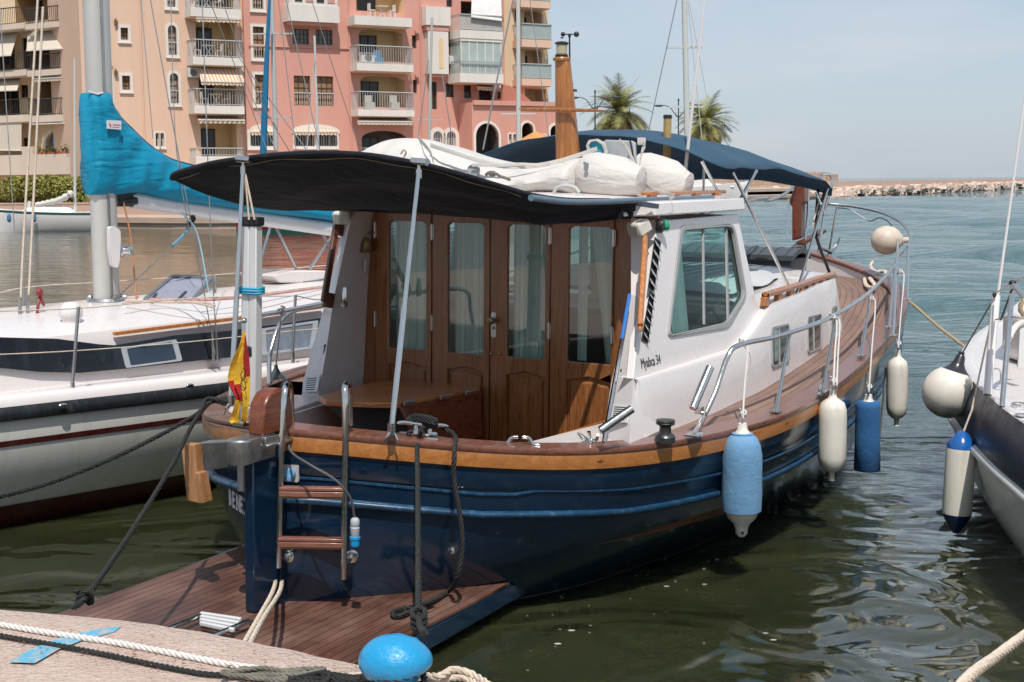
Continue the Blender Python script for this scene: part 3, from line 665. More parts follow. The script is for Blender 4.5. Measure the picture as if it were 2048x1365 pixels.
for yy in (.075, -.0): 
    p = L(983 if yy else 1000, 708, t=TD); mb = MB(BM); mb.lathe((TD, p.y, p.z), (-1, 0, 0), [(.012, 0), (.010, .01), (.004, .012)], 12); B('bolt', mb, BRASS)
# bell and small fittings
p = L(733, 490, t=TD - .08); mb = MB(BM); mb.lathe(p, (0, 0, 1), [(.048, -.05), (.040, -.04), (.032, .0), (.028, .03), (.016, .045), (.004, .05)], 20); mb.tube([p + V((0, 0, .05)), p + V((.0, -.01, .075)), p + V((.08, -.02, .085))], .006); B('bell', mb, BRASS)
mb = MB(BM); q = L(730, 520, t=TD - .08); mb.lathe(q + V((0, 0, -.08)), (0, 0, 1), [(.008, 0), (.011, .03), (.008, .08)], 10); B('bell_rope', mb, ROPES)
mb = MB(BM); a = L(690, 575, t=2.2); mb.lathe(a, (0, .05, -1), [(.012, 0), (.016, .02), (.022, .06), (.022, .12), (.012, .135)], 14); B('clip', mb, STEEL)
# hand rails of the wings (varnished wood on blocks)
def wood_rail(a, b, m, n):
    mb = MB(BM); a, b = V(a), V(b); n = V(n)
    mb.bar(a + n * .075, b + n * .075, .034, .042, up=n)
    for f0 in (.03, .97):
        c = a.lerp(b, f0); mb.obox(c + n * .035, (b - a).normalized() * .055, n * .045, (b - a).normalized().cross(n) * .016)
    return B('grab_handle', mb, m, bevel=.008)
wood_rail(L(1291, 482, t=2.42), L(1281, 655, t=2.0), RAILW, (-.85, -.3, .2))
wood_rail(L(688, 455, t=2.52), L(664, 607, t=2.2), DARKW, (-.9, .25, .2))  # darker wood than starboard: the awning's shade is put into its colour
# flood lights, side light, small vents, hooks
for (px, py), t, tw in (((1281, 455), 2.45, -.5), ((687, 432), 2.45, .25)):
    c = L(px, py, t=t); M_ = BM @ Matrix.Translation(c) @ Matrix.Rotation(tw, 4, 'Z') @ Matrix.Rotation(-.35, 4, 'Y')
    mb = MB(M_); mb.hexa([(-.06, -.062, -.045), (.055, -.05, -.035), (.055, .05, -.035), (-.06, .062, -.045)], [(-.06, -.062, .045), (.05, -.04, .04), (.05, .04, .04), (-.06, .062, .045)]); fl = B('flood_light', mb, paint('old_white_lamp', (.60, .57, .50), rough=.5, dirt=(.3, .25, .2), scale=8), bevel=.012)
    mb = MB(M_); mb.box((-.0665, -.048, -.033), (-.0612, .048, .033)); B('lens', mb, paint('frosted_lens', (.42, .41, .37), rough=.25, scale=20), parent=fl, bevel=.002)
c = SP(1322, 452, .03); mb = MB(BM); mb.lathe(c + V((.0, 0, 0)), (.3, -1, -.1), [(.040, -.03), (.046, -.02), (.046, .012), (.03, .022)], 16); nl = B('side_light', mb, BLKP)
mb = MB(BM); mb.lathe(c + V((.02, -.005, 0)), (.75, -.8, 0), [(.034, .0), (.034, .02), (.028, .036), (.012, .042)], 14); B('green_lens', mb, paint('green_lens', (.01, .30, .16), rough=.12, coat=.5), parent=nl)
def grille(quad, n, M=BM):
    quad = [V(p) for p in quad]; nn = (quad[1] - quad[0]).cross(quad[3] - quad[0]).normalized()
    if nn.dot(BI @ CAM - quad[0]) < 0: nn = -nn
    mb = MB(M); mb.plate(quad, th=nn * .008); g = B('vent', mb, GREYW, bevel=.001)
    mb = MB(M)
    for k in range(n):
        v = .17 + .68 * k / (n - 1); e = .35 / n
        P_ = lambda u, vv: quad[0].lerp(quad[1], u).lerp(quad[3].lerp(quad[2], u), vv)
        mb.plate([P_(.17, v) + nn * .0095, P_(.83, v) + nn * .0095, P_(.83, v + e) + nn * .0085, P_(.17, v + e) + nn * .0085], th=nn * -.006)
    B('vent_slots', mb, RUBB, parent=g)
def wingP(px, py):                               # point on the raked aft face of the wings below the knuckle
    A_, B_, C_ = (corner[3], corner[4], inn[3]) if px > 900 else (cornerP[2], cornerP[4], innP[3])
    return onPl(px, py, A_, (B_ - A_).cross(C_ - A_))
n_ = V((-.9, 0, .2)).normalized() * .002
grille([wingP(*p) + n_ for p in ((612, 753), (642, 750), (636, 784), (608, 785))], 6)
grille([wingP(*p) + n_ for p in ((1226, 808), (1264, 811), (1256, 847), (1220, 845))], 7)
for px, py in ((651, 692), (1244, 742)):
    mb = MB(BM)
    q = wingP(px, py); mb.tube([q + V((-.01, 0, 0)), q + V((-.02, .003, -.05)), q + V((-.02, .005, -.085)), q + V((-.02, .025, -.1)), q + V((-.02, .028, -.088))], .004); mb.ell(q, (.012, .012, .012)); B('hook', mb, BLKP)
mb = MB(BM); a, b = L(1259, 590, t=2.3), L(1215, 845, t=1.52); c = a.lerp(b, .37); 
mb.tube([c, L(1207, 885, t=1.45)], .011); bo = B('boat_hook', mb, STEEL)
mb = MB(BM); mb.tube([a, c], .012); B('boat_hook_grip', mb, flat('blue_plastic_tube', (.03, .16, .5)), parent=bo)
# name on the side
q = SP(1283, 738, .0015); ux = (SP(1323, 727) - SP(1283, 738)); upv = (SP(1283, 720) - SP(1283, 738)); sc_ = ux.length
X_ = ux.normalized(); Z_ = SPN.cross(X_); Z_ = Z_ if Z_.z > 0 else -Z_
TM = Matrix.Identity(4)
for j in range(3): TM[j][0] = X_[j]; TM[j][1] = Z_[j]; TM[j][2] = SPN[j]
TM.translation = q
tm = text_mb('Myabca 34', BM @ TM, .084, .0012, .15, .86); B('name_lettering', tm, BLKP)
# ---------------------------------------------------------------- portlights and grab rails on the trunk
def cabin_pt(px, py, off=0):
    # march along the ray to meet the trunk side
    o = BI @ CAM; d = BI.to_3x3() @ ray(px, py)
    for k in range(2000):
        s = 8 + k * .004 * 1.0; p = o + d * s
        if 1.5 < p.x < 7.45 and p.z < ttop(p.x):
            yb = interp(p.x, [(a.x, a.y) for a in tbs]); f = (p.z - .9) / max(ttop(p.x) - .92, .1); y = yb - f * (.04 + .08 * (ttop(p.x) - .95))
            if -p.y < y + off: return p
    return p
mb = MB(BM); rows = []; uvs = []
for i, q_ in enumerate(GS):
    if not 1.85 < q_.x < 2.85: continue
    rows.append([(q_.x, -(1.40 + (q_.y - .10 - 1.40) * k_ / 4), .938 + .004 * k_) for k_ in range(5)]); uvs.append([(q_.x, (q_.y - 1.4) * (1 - k_ / 4)) for k_ in range(5)])
mb.grid(rows, uv=uvs); B('side_deck_planks', mb, DECK)
for quad, cur in (([(1540, 655), (1576, 647), (1577, 724), (1542, 738)], 1), ([(1612, 634), (1641, 627), (1642, 697), (1614, 709)], 0), ([(1660, 616), (1672, 610), (1673, 668), (1661, 682)], 0)):
    P_ = [cabin_pt(*p) for p in quad]; nn = (P_[1] - P_[0]).cross(P_[3] - P_[0]).normalized()
    if nn.y > 0: nn = -nn
    o_ = rounded([p + nn * .014 for p in P_], .05); i_ = inset(o_, .028)
    mb = MB(BM); mb.plate(o_, [i_], nn * -.03); pf = B('portlight', mb, GREYP, bevel=.004)
    mb = MB(BM); mb.plate([p - nn * .006 for p in i_], th=nn * -.002); B('pane', mb, paint('dark_green_pane', (.03, .06, .055), rough=.05, coat=.6), parent=pf)
    mb = MB(BM); a_, b_, c_, d_ = P_
    x_ = .42; mb.bar(a_.lerp(b_, x_) + nn * .010, d_.lerp(c_, x_) + nn * .010, .014, .01, up=nn); 
    B('mullion', mb, GREYP, parent=pf)
    if cur:
        mb = MB(BM); mb.plate([a_.lerp(b_, .17).lerp(d_, .12) + nn * .0095, a_.lerp(b_, .38).lerp(d_.lerp(c_, .38), .12) + nn * .0095, d_.lerp(c_, .38).lerp(a_, .14) + nn * .0095, d_.lerp(c_, .17).lerp(a_, .14) + nn * .0095], th=nn * .001); B('curtain', mb, paint('pane_with_curtain', (.20, .29, .25), rough=.08, coat=.6), parent=pf)
mb = MB(BM)
tr = [p for p in tbs if 4.3 < p.x < 6.9]; zt0 = 1.575
mb.tube([(p.x, -(p.y - .13), zt0 + .01) for p in tr], .02, n=8); 
rows = [[(p.x, -(p.y - .13) - .028, zt0 - .012), (p.x, -(p.y - .13) - .028, zt0 + .016), (p.x, -(p.y - .13) + .028, zt0 + .016), (p.x, -(p.y - .13) + .028, zt0 - .012)] for p in tr]
mb.grid(rows, closev=True)
for k in range(0, len(tr), max(1, len(tr) // 6)): p = tr[k]; mb.box((p.x - .05, -(p.y - .13) - .02, 1.50), (p.x + .05, -(p.y - .13) + .02, zt0 - .01))
B('grab_rail', mb, RAILW, bevel=.003)
mb = MB(BM); rows = []
for i in range(13):
    u = i / 12; x = 4.55 + 1.95 * u; hw = interp(x, [(4.5, 1.02), (5.6, .98), (6.5, .82)])
    e = min(1, min(u, 1 - u) * 8)
    rows.append([(x, hw * k / 8, 1.56 + (.10 * e if abs(k) < 8 else 0.02) * (1 - .25 * (k / 8) ** 2) + .012 * sin(x * 7 + k)) for k in range(-8, 9)])
mb.grid(rows); B('sun_cushion', mb, paint('grey_white_cover', (.56, .57, .58), rough=.6, var=.08))
mb = MB(BM)
for k in range(-6, 7): mb.tube([(4.7, k * .13, 1.672 - .025 * (k / 8) ** 2), (6.3, k * .12, 1.672 - .025 * (k / 8) ** 2)], .004, n=4)
B('cushion_seams', mb, GREYI)
# ---------------------------------------------------------------- rails
topz = [(1455, 715, 1.65), (1480, 690, 1.68), (1560, 672, 1.72), (1650, 640, 1.72), (1720, 600, 1.65), (1765, 560, 1.52)]
rp = [L(px, py, y=-b) for px, py, b in topz] + [L(1795, 522, t=8.5), L(1813, 495, t=9.2), L(1819, 472, t=9.6), L(1803, 446, t=9.85), L(1765, 426, t=9.95), L(1705, 413, t=9.95), L(1655, 408, t=9.9)]
base = L(1388, 870, z=.98)
mb = MB(BM); mb.tube([base] + spl([L(1400, 850, y=-1.6), L(1430, 785, y=-1.64)] + rp, 6), .0165, n=10); hr = B('hand_rail', mb, STEEL)
port = [(1655, 405, 9.9), (1590, 372, 9.6), (1560, 385, 8.6), (1530, 400, 7.4), (1480, 407, 6.2)]
mb = MB(BM); pr_ = spl([L(px, py, t=t) for px, py, t in ((1648, 368, 9.6), (1640, 352, 9.7), (1660, 350, 9.8), (1664, 372, 9.8), (1650, 420, 9.75), (1636, 512, 9.6))], 5); mb.tube(pr_, .016); B('pulpit_hoop', mb, STEEL)
mb = MB(BM); pr_ = spl([L(px, py, t=t) for px, py, t in ((1600, 360, 9.6), (1614, 372, 9.7), (1616, 420, 9.7), (1612, 470, 9.6), (1612, 500, 9.6))], 5); mb.tube(pr_, .016); mb.tube([L(1578, 398, t=9.5), L(1574, 480, t=9.4)], .014); B('pulpit_hoop', mb, STEEL)
mb = MB(BM); mb.tube(spl([V((2.3, 1.60, .97)), V((2.35, 1.62, 1.2)), V((2.6, 1.66, 1.42)), V((3.2, 1.74, 1.44)), V((4.6, 1.74, 1.46)), V((6.0, 1.68, 1.52)), L(1480, 407, t=7.4), L(1535, 402, t=8.4), L(1570, 388, t=9.1), L(1597, 364, t=9.6)], 6), .0165, n=10); B('hand_rail', mb, STEEL)
def stanchion(a, b):
    mb = MB(BM); mb.tube([a, b], .0125, n=10); mb.plate([a + V(q) for q in ((-.05, -.03, .002), (.05, -.03, .002), (.05, .03, .002), (-.05, .03, .002))], th=(0, 0, .006)); B('stanchion', mb, STEEL)
for (bx, by, bz), (tx, ty, tb) in (((1552, 824, .975), (1580, 668, 1.72)), ((1645, 785, 1.0), (1672, 632, 1.72)), ((1722, 712, 1.06), (1742, 584, 1.6)), ((1778, 655, 1.20), (1790, 528, 1.4)),):
    stanchion(L(bx, by, z=bz), L(tx, ty, y=-tb))
stanchion(L(1786, 672, z=1.2), L(1798, 455, t=9.5)); stanchion(L(1815, 600, z=1.36), L(1816, 480, t=9.4)); stanchion(L(1656, 512, z=1.55), L(1674, 410, t=9.9))
mb = MB(BM); mb.plate([base + V(q) for q in ((-.06, -.04, -.002), (.06, -.04, -.002), (.06, .04, -.002), (-.06, .04, -.002))], th=(0, 0, .008)); B('rail_foot', mb, STEEL)
stanchion(V((4.0, 1.72, .99)), V((4.0, 1.74, 1.45))); stanchion(V((5.6, 1.68, 1.05)), V((5.6, 1.70, 1.5)))
mb = MB(BM); mb.tube(spl([L(1674, 416, t=9.9), L(1700, 420, t=9.9), L(1738, 442, t=9.9), L(1760, 436, t=9.9), L(1782, 450, t=9.8), L(1795, 490, t=9.5)], 5), .006, n=5); B('cable', mb, BLKP)
# port quarter rail seen beside the gangway: down pipe with bend
mb = MB(BM); mb.tube(spl([L(491, 800, t=1.2), L(489, 700, t=1.25), L(497, 650, t=1.3), L(520, 632, t=1.5), L(570, 622, t=2.0), L(650, 606, t=2.8)], 6), .016, n=10); B('hand_rail', mb, STEEL)
# rod holders, winch, cleats
def rodholder(a, b, r=.026):
    mb = MB(BM); a, b = V(a), V(b); d = b - a; mb.lathe(a, d, [(r * .8, 0), (r, .004), (r, d.length), (r * .82, d.length + .001), (r * .82, d.length * .7), (0.001, d.length * .7)], 20); B('rod_holder', mb, STEEL, sharp=30)
rodholder(L(1385, 818, y=-1.62), L(1420, 735, y=-1.66)); rodholder(L(1200, 862, t=1.25), L(1264, 818, t=1.38), .024)
mb = MB(BM); q = L(1395, 822, y=-1.62); mb.obox(q + V((.03, 0, 0)), (.03, 0, 0), (0, .02, 0), (0, 0, .02)); mb.lathe(q + V((.05, 0, -.02)), (0, -1, 0), [(.009, 0), (.014, .02), (.012, .04)], 10); B('clamp', mb, STEEL, bevel=.004)
p = L(1180, 884, z=.985); mb = MB(BM); mb.tube(spl([p + V((.0, .05, .01)), p + V((-.03, .06, .045)), p + V((.0, .03, .02)), p, p + V((0, -.04, .02)), p + V((-.03, -.06, .05))], 5), .008); mb.tube([p, p + V((-.02, 0, .06))], .012); mb.plate([p + V(q) for q in ((-.05, -.03, 0), (.05, -.03, 0), (.05, .03, 0), (-.05, .03, 0))], th=(0, 0, .006)); B('fork', mb, STEEL)
p = L(1330, 884, z=.972) + V((0, .0, 0)); mb = MB(BM); mb.lathe(p, (0, 0, 1), [(.058, 0), (.058, .03), (.05, .042), (.035, .052), (.032, .085), (.036, .092), (.052, .1), (.055, .107), (.05, .112), (.055, .118), (.052, .126), (.02, .13)], 28); B('winch', mb, paint('dark_winch_metal', (.10, .10, .10), rough=.35, metal=.8, var=.3, scale=9), sharp=30)
def cleat(p, d, s=1.0, M=BM, par=boat, m=None):
    p = V(p); d = V(d).normalized(); u = V((0, 0, 1)); mb = MB(M)
    mb.tube(spl([p - d * .13 * s + u * .045 * s, p - d * .09 * s + u * .05 * s, p - d * .04 * s + u * .045 * s, p + d * .04 * s + u * .045 * s, p + d * .09 * s + u * .05 * s, p + d * .13 * s + u * .045 * s], 3), [.006 * s] + [.011 * s] * 14 + [.006 * s], n=8)
    for e in (-1, 1): mb.tube([p + d * .035 * s * e, p + d * .035 * s * e + u * .045 * s], [.016 * s, .010 * s], n=8)
    mb.tube([p - d * .07 * s + u * .002, p + d * .07 * s + u * .002], .012 * s, n=6); return mb.build('cleat', m or STEEL, par)
cl1 = L(1040, 893, z=1.0); tg = (L(1080, 894, z=1.0) - L(1000, 893, z=1.0))
mb = MB(BM); e = tg.normalized(); u = V((0, 0, 1))
mb.tube(spl([cl1 - e * .11 + u * .006, cl1 - e * .07 + u * .012, cl1 - e * .045 + u * .045, cl1 - e * .01 + u * .05, ], 4), [.012] * 13, n=8); mb.tube(spl([cl1 + e * .11 + u * .006, cl1 + e * .07 + u * .012, cl1 + e * .045 + u * .045, cl1 + e * .01 + u * .05], 4), .012, n=8); mb.bar(cl1 - e * .11, cl1 + e * .11, .04, .012); B('fairlead', mb, STEEL, bevel=.003)
cl2 = L(845, 868, z=1.09) ; cleat(cl2, L(900, 872, z=1.07) - cl2, 1.1)
cleat(L(1640, 790, z=.99), (1, .2, 0), 1.0)
mb = MB(BM); a = [(798, 868), (876, 874), (876, 884), (798, 878)]; mb.plate([L(*p, z=1.058) for p in a], th=(0, 0, .014)); B('chafe_plate', mb, GALV, bevel=.002)
# shore power inlet
def hp(px, py, off=0):
    o = BI @ CAM; d = BI.to_3x3() @ ray(px, py)
    best = None
    for i in range(0, NG - 1):
        for f in (0, .33, .66):
            for z in [x * .02 for x in range(2, 58)]:
                if z > GS[i].z: continue
                p = hullpt(i + f, z, 0); t = (p - o).dot(d) / d.dot(d); e = (o + d * t - p).length
                if best is None or e < best[0]: best = (e, p, i + f)
    p = best[1]; n = gnorm(int(best[2])); n = V((n.x, -n.y, 0)).normalized()
    t = (p - o).dot(n) / d.dot(n); return o + d * t + n * off, n
p, n = hp(585, 946, .006); sx = V((0, 0, 1)).cross(n).normalized(); uz = V((0, 0, 1))
mb = MB(BM); mb.plate(rounded([p - sx * .042 - uz * .045, p + sx * .042 - uz * .045, p + sx * .042 + uz * .045, p - sx * .042 + uz * .045], .01), th=n * .012); so_ = B('power_inlet', mb, paint('worn_grey_plate', (.45, .44, .42), rough=.5, dirt=(.35, .14, .05), scale=12))
mb = MB(BM); mb.lathe(p + n * .01, n + uz * .1, [(.027, 0), (.029, .01), (.029, .03), (.024, .034)], 20); mb.obox(p + n * .035 - uz * .02, sx * .012, uz * .014, n * .014); B('inlet_cap', mb, flat('light_blue_cap', (.16, .38, .62), .4), parent=so_, bevel=.002)
# ---------------------------------------------------------------- boarding ladder with wooden rungs
rl, rr = [], []
n0 = V((-.80, -.60, 0)).normalized()
def lad(px, py, t): return L(px, py, t=t)
sideL = [lad(557, 1135, .12), lad(560, 1000, .10), lad(564, 880, .10), lad(568, 800, .12), lad(571, 778, .15), lad(575, 770, .22), lad(581, 782, .29), lad(583, 850, .34)]
sideR = [lad(687, 1158, .26), lad(689, 1000, .23), lad(691, 880, .22), lad(690, 800, .22), lad(690, 778, .24), lad(693, 769, .30), lad(698, 782, .38), lad(700, 850, .44)]
mb = MB(BM)
for sdp in (sideL, sideR): mb.tube(spl(sdp[:4], 4)[:-1] + spl(sdp[3:], 5), .0165, n=12)
for (px, py), pt in (((576, 1113), sideL[0]), ((703, 1113), sideR[0])):
    q, n = hp(px, py, .0); mb.lathe(q, n, [(.036, .0), (.036, .004), (.03, .007)], 20); a = V((pt.x, pt.y, pt.z)) + (sideL[1] - sideL[0]).normalized() * .05; mb.tube([q, a], .013)
la = B('boarding_ladder', mb, STEEL)
for (x0, y0, x1, y1, t0, t1) in ((560, 982, 688, 984, .10, .23), (557, 1083, 687, 1085, .11, .25)):
    a, b = lad(x0, y0, t0), lad(x1, y1, t1); d = (b - a).normalized(); f_ = V((d.y, -d.x, 0)); f_ = f_ if f_.x < 0 else -f_
    mb = MB(BM); mb.bar(a + uz * .014 - f_ * .0, b + uz * .014, .05, .018); mb.bar(a - uz * .012, b - uz * .012, .055, .028); B('rung', mb, wood('red_teak_rung', (.20, .075, .05), (.32, .14, .10), rough=.5, stretch=(2, 2, 14)), parent=la, bevel=.004)
    mb = MB(BM); mb.tube([a - uz * .032, b - uz * .032], .008); B('rung_bar', mb, BRASS, parent=la)
# name letters on the port quarter
for ch, px, s in (('E', 455, .8), ('N', 464, .9), ('E', 472, .95), ('Z', 480, 1.0), ('E', 488, 1.0), ('R', 497, 1.0)): pass
o = BI @ CAM
def hpp(px, py):
    d = BI.to_3x3() @ ray(px, py); best = None
    for i in range(0, 30):
        for z in [x * .03 for x in range(2, 36)]:
            if z > GS[i].z: continue
            p = hullpt(i, z, 0, side=1); t = (p - o).dot(d) / d.dot(d); e = (o + d * t - p).length
            if best is None or e < best[0]: best = (e, p, i)
    return best[1], best[2]
pz, ii = hpp(475, 1000)
zl = pz.z; cur_ = [hullpt(j * .25, zl, .006, side=1) for j in range(0, 80)]; al = [0]
for a_, b_ in zip(cur_, cur_[1:]): al.append(al[-1] + (b_ - a_).length)
def onarc(x):
    j = max(k_ for k_ in range(len(al)) if al[k_] <= x); j = min(j, len(cur_) - 2); f_ = (x - al[j]) / max(al[j + 1] - al[j], 1e-6); return cur_[j].lerp(cur_[j + 1], f_)
mb = MB()
for q, ch in enumerate('EZENEB'):
    a_, b_ = onarc(.30 + .066 * (q + 1)), onarc(.30 + .066 * q); n_l = (b_ - a_).normalized(); up_ = V((0, 0, 1)); Zn = n_l.cross(up_).normalized(); M_ = Matrix.Identity(4)
    for j in range(3): M_[j][0] = n_l[j]; M_[j][1] = up_[j]; M_[j][2] = Zn[j]
    M_.translation = a_ + Zn * .004 + V((0, 0, -.045))
    tm = text_mb(ch, BM @ M_, .128, .002, 0, .68, .004); off = len(mb.v); mb.v += tm.v; mb.f += [[k + off for k in f] for f in tm.f]
B('name_lettering', mb, paint('white_letters', (.75, .75, .74), rough=.5))
# ---------------------------------------------------------------- swim platform
mb = MB(BM)
pl = [(-.62, -.86), (1.06, -.91), (1.25, -.90), (1.20, -.80), (.9, -.56), (.5, -.24), (.34, 0), (.5, .24), (.9, .56), (1.15, .84), (-.62, .86)]
def uvplate(mb, pts, z, th):
    tris = tessellate_polygon([[V((x, y, z)) for x, y in pts]]); a = [mb.vert((x, y, z), (x, y + 3)) for x, y in pts]; b = [mb.vert((x, y, z - th), (x, y + 3)) for x, y in pts]
    for t in tris: mb.f.append([a[k] for k in t]); mb.f.append([b[k] for k in t][::-1])
    for k in range(len(pts)): j = (k + 1) % len(pts); mb.f.append([a[k], a[j], b[j], b[k]])
uvplate(mb, pl, .205, .022); sw = B('swim_platform', mb, PLAT, bevel=.004)
mb = MB(BM)
for sd in (-1, 1): mb.hexa([(-.6, sd * .875, .06), (1.3, sd * .93, .10), (1.3, sd * .80, .10), (-.6, sd * .78, .06)], [(-.6, sd * .875, .182), (1.27, sd * .925, .182), (1.27, sd * .80, .182), (-.6, sd * .78, .182)])
mb.box((-.64, -.87, .08), (-.6, .87, .182)); B('platform_frame', mb, NAVY, parent=sw, bevel=.004)
mb = MB(BM)
a, b = L(320, 1265, z=.25), L(400, 1232, z=.25); c, d = L(400, 1282, z=.25), L(497, 1243, z=.25)
mb.tube([a, b, b + (b - a).normalized() * .03 + V((0, 0, -.02))], .013); mb.tube([c, d, d + (d - c).normalized() * .03 + V((0, 0, -.02))], .013); fl = B('folding_ladder', mb, STEEL)
mb = MB(BM)
for k in range(4):
    u = k / 3; p0 = L(399 + 11 * u * 0 + 2, 1247 - 19 * u, z=.25); p1 = L(468 + 14 * u, 1261 - 21 * u, z=.25); mb.bar(p0, p1, .022, .022)
B('ladder_tread', mb, ALU, parent=fl, bevel=.005)
# ---------------------------------------------------------------- rudder-side stern awning on poles
aw_aft = [L(px, py, t=t) for px, py, t in ((342, 357, 1.0), (352, 347, .95), (420, 328, .86), (487, 318, .80), (560, 310, .78), (650, 307, .77), (740, 312, .78), (838, 329, .82), (920, 350, 1.0), (1000, 374, 1.25), (1065, 392, 1.55), (1130, 401, 1.8), (1200, 402, 2.1), (1275, 403, 2.4))]
aft = spl(aw_aft, 4); NA = len(aft)
frontp = []
for i in range(NA):
    u = i / (NA - 1); y = 1.13 - 2.2 * u ** .95; frontp.append(V((2.40, y, 2.186)))
pedge = spl([aft[0], L(400, 384, t=1.15), L(460, 403, t=1.4), L(520, 416, t=1.65), L(580, 421, t=1.88), L(640, 419, t=2.1), L(706, 414, t=2.40)], 8)
mb = MB(BM); rows = []
for i in range(NA):
    u = i / (NA - 1); row = []
    for k in range(17):
        v = k / 16; p = aft[i].lerp(frontp[i], v)
        sag = -.10 * sin(pi * v) * (1 - abs(2 * u - .9) ** 2.5 * .8)
        fold = .026 * sin(9 * v * 2.2 + 12 * u + 2.5 * sin(5 * u)) * sin(pi * v) ** .7 + .010 * abs(sin(17 * u + 6 * v)) * sin(pi * v) + .008 * sin(23 * v + 31 * u * (1 - v)) * sin(pi * v)
        pe = pedge[int(round(v * (len(pedge) - 1)))]; wq = max(0, 1 - u / .55) ** 2
        q = p + V((0, 0, sag + fold)); ref = aft[0].lerp(frontp[0], v)
        q = p + V((0, 0, (sag + fold) * (1 - wq) + (pe.z - ref.z) * wq)); q.y += (pe.y - ref.y) * wq; q.x += (pe.x - ref.x) * wq
        row.append(q)
    rows.append(row)
mb.grid(rows); aw = B('awning', mb, CANV)
md = aw.modifiers.new('th', 'SOLIDIFY'); md.thickness = .004
mb = MB(BM); mb.tube([p + V((.01, 0, 0)) for p in aft[:-3]], .017, n=10); B('awning_hem', mb, CANV, parent=aw)
mb = MB(BM); mb.tube([p + V((.05, 0, -.028 - .006 * sin(i * .9))) for i, p in enumerate(aft[3:-14])], .0022, n=4); B('seam_thread', mb, ROPET, parent=aw)
mb = MB(BM); mb.sheet([[V((2.305, 1.06 - 2.12 * k / 24, 2.24)), V((2.303 + .005 * sin(k), 1.06 - 2.12 * k / 24, 2.215 + .003 * sin(k * 1.7))), V((2.305, 1.06 - 2.12 * k / 24, 2.186 + .004 * sin(k * .8)))] for k in range(25)], (.003, 0, 0)); B('awning_flap', mb, CANV, parent=aw)
mb = MB(BM); edge = [L(px, py, y=-1.10) for px, py in ((1062, 396), (1130, 404), (1200, 404), (1300, 400), (1425, 396))]; mb.tube(spl(edge, 4), .018, n=10); B('awning_tube', mb, flat('blue_grey_pipe', (.10, .16, .22), .35), parent=aw)
mb = MB(BM); a, b = L(1280, 408, t=2.35), L(1312, 413, t=2.5); mb.bar(a, b, .05, .03); B('awning_end', mb, flat('dark_tube', (.06, .08, .11), .3), parent=aw, bevel=.004)
for (x0, y0), (x1, y1), t0, t1 in (((462, 805), (487, 332), .62, .80), ((783, 862), (838, 338), .46, .82)):
    a, b = L(x0, y0, t=t0), L(x1, y1, t=t1); mb = MB(BM); mb.tube([a, a.lerp(b, .47)], .0155, n=12); mb.tube([a.lerp(b, .47), b], .0125, n=12); mb.tube([a + V((0, 0, -.02)), a + V((0, 0, .04))], .021, n=12); mb.tube([b + V((0, 0, -.05)), b + V((0, 0, -.005))], .018, n=12); mb.tube([b, b + V((0, 0, .05))], .009)
    mb.tube([b + V((0, .045, .04)), b + V((0, -.05, .034))], .02, n=10); po = B('awning_pole', mb, STEEL)
    mb = MB(BM); mb.tube(spl([a + V((-.03, .03, -.07)), a + V((-.035, .0, -.02)), a + V((0, 0, .0)), a + V((0.0, -.03, -.03)), a + V((.0, -.035, -.07))], 4), .006); B('pole_foot', mb, STEEL, parent=po)
mb = MB(BM); a, b = L(490, 345, t=.80), L(498, 440, t=.8); mb.tube([a, b], .006); mb.tube([a, L(509, 440, t=.8)], .006); B('cord', mb, ROPEW)
# ---------------------------------------------------------------- mast with lantern and crosstree
mb = MB(BM); a, b, c, d = L(1121, 335, t=3.75), L(1164, 335, t=3.75), L(1139, 122, t=3.75), L(1112, 122, t=3.75); a.z -= .25; b.z -= .25; a.y += .02; b.y -= .02
rows = []
for k in range(9):
    v = k / 8; l_, r_ = a.lerp(d, v), b.lerp(c, v); th = .055 * (1 - v) + .035 * v; m_ = (l_ + r_) / 2
    rows.append([l_ + V((-th * .5, 0, 0)), l_ + V((-th, -.02, 0)), r_ + V((-th, .02, 0)), r_ + V((-th * .5, 0, 0)), r_ + V((th * .5, 0, 0)), r_ + V((th, .02, 0)), l_ + V((th, -.02, 0)), l_ + V((th * .5, 0, 0))])
mb.grid(rows, closev=True); mast = B('mast', mb, MASTW, sharp=50)
mb = MB(BM); p = L(1123, 120, t=3.75); mb.lathe(p + V((0, 0, -.015)), (0, 0, 1), [(.04, 0), (.062, .01), (.064, .022), (.058, .032)], 24); B('mast_cap', mb, MASTW, parent=mast)
mb = MB(BM); mb.lathe(p + V((0, 0, .02)), (0, 0, 1), [(.046, 0), (.048, .012), (.043, .018), (.001, .02)], 20); mb.lathe(p + V((0, 0, .105)), (0, 0, 1), [(.001, 0), (.044, .002), (.05, .008), (.05, .016), (.03, .024), (.001, .026)], 20); lt = B('lantern', mb, BLKP, parent=mast)
mb = MB(BM); mb.lathe(p + V((0, 0, .038)), (0, 0, 1), [(.038, 0), (.041, .012), (.038, .022), (.041, .034), (.038, .045), (.041, .056), (.038, .068)], 20); B('lantern_lens', mb, paint('amber_grey_lens', (.42, .36, .22), rough=.12, coat=.5), parent=mast)
mb = MB(BM); a, b = L(1038, 218, t=3.68), L(1208, 222, t=3.68); m_ = a.lerp(b, .52); mb.tube([a, a.lerp(b, .1), a.lerp(b, .5), a.lerp(b, .9), b], [.006, .010, .017, .010, .006], n=10); B('crosstree', mb, MASTW, parent=mast)
mb = MB(BM); a, b = L(1140, 175, t=3.8), L(1139, 72, t=3.8); mb.tube([a, b], .0065); mb.tube([L(1130, 69, t=3.8), L(1153, 69, t=3.8)], .004)
for px, py, r in ((1153, 69, .02), (1126, 69, .017)): mb.ell(L(px, py, t=3.8), (r, r, r))
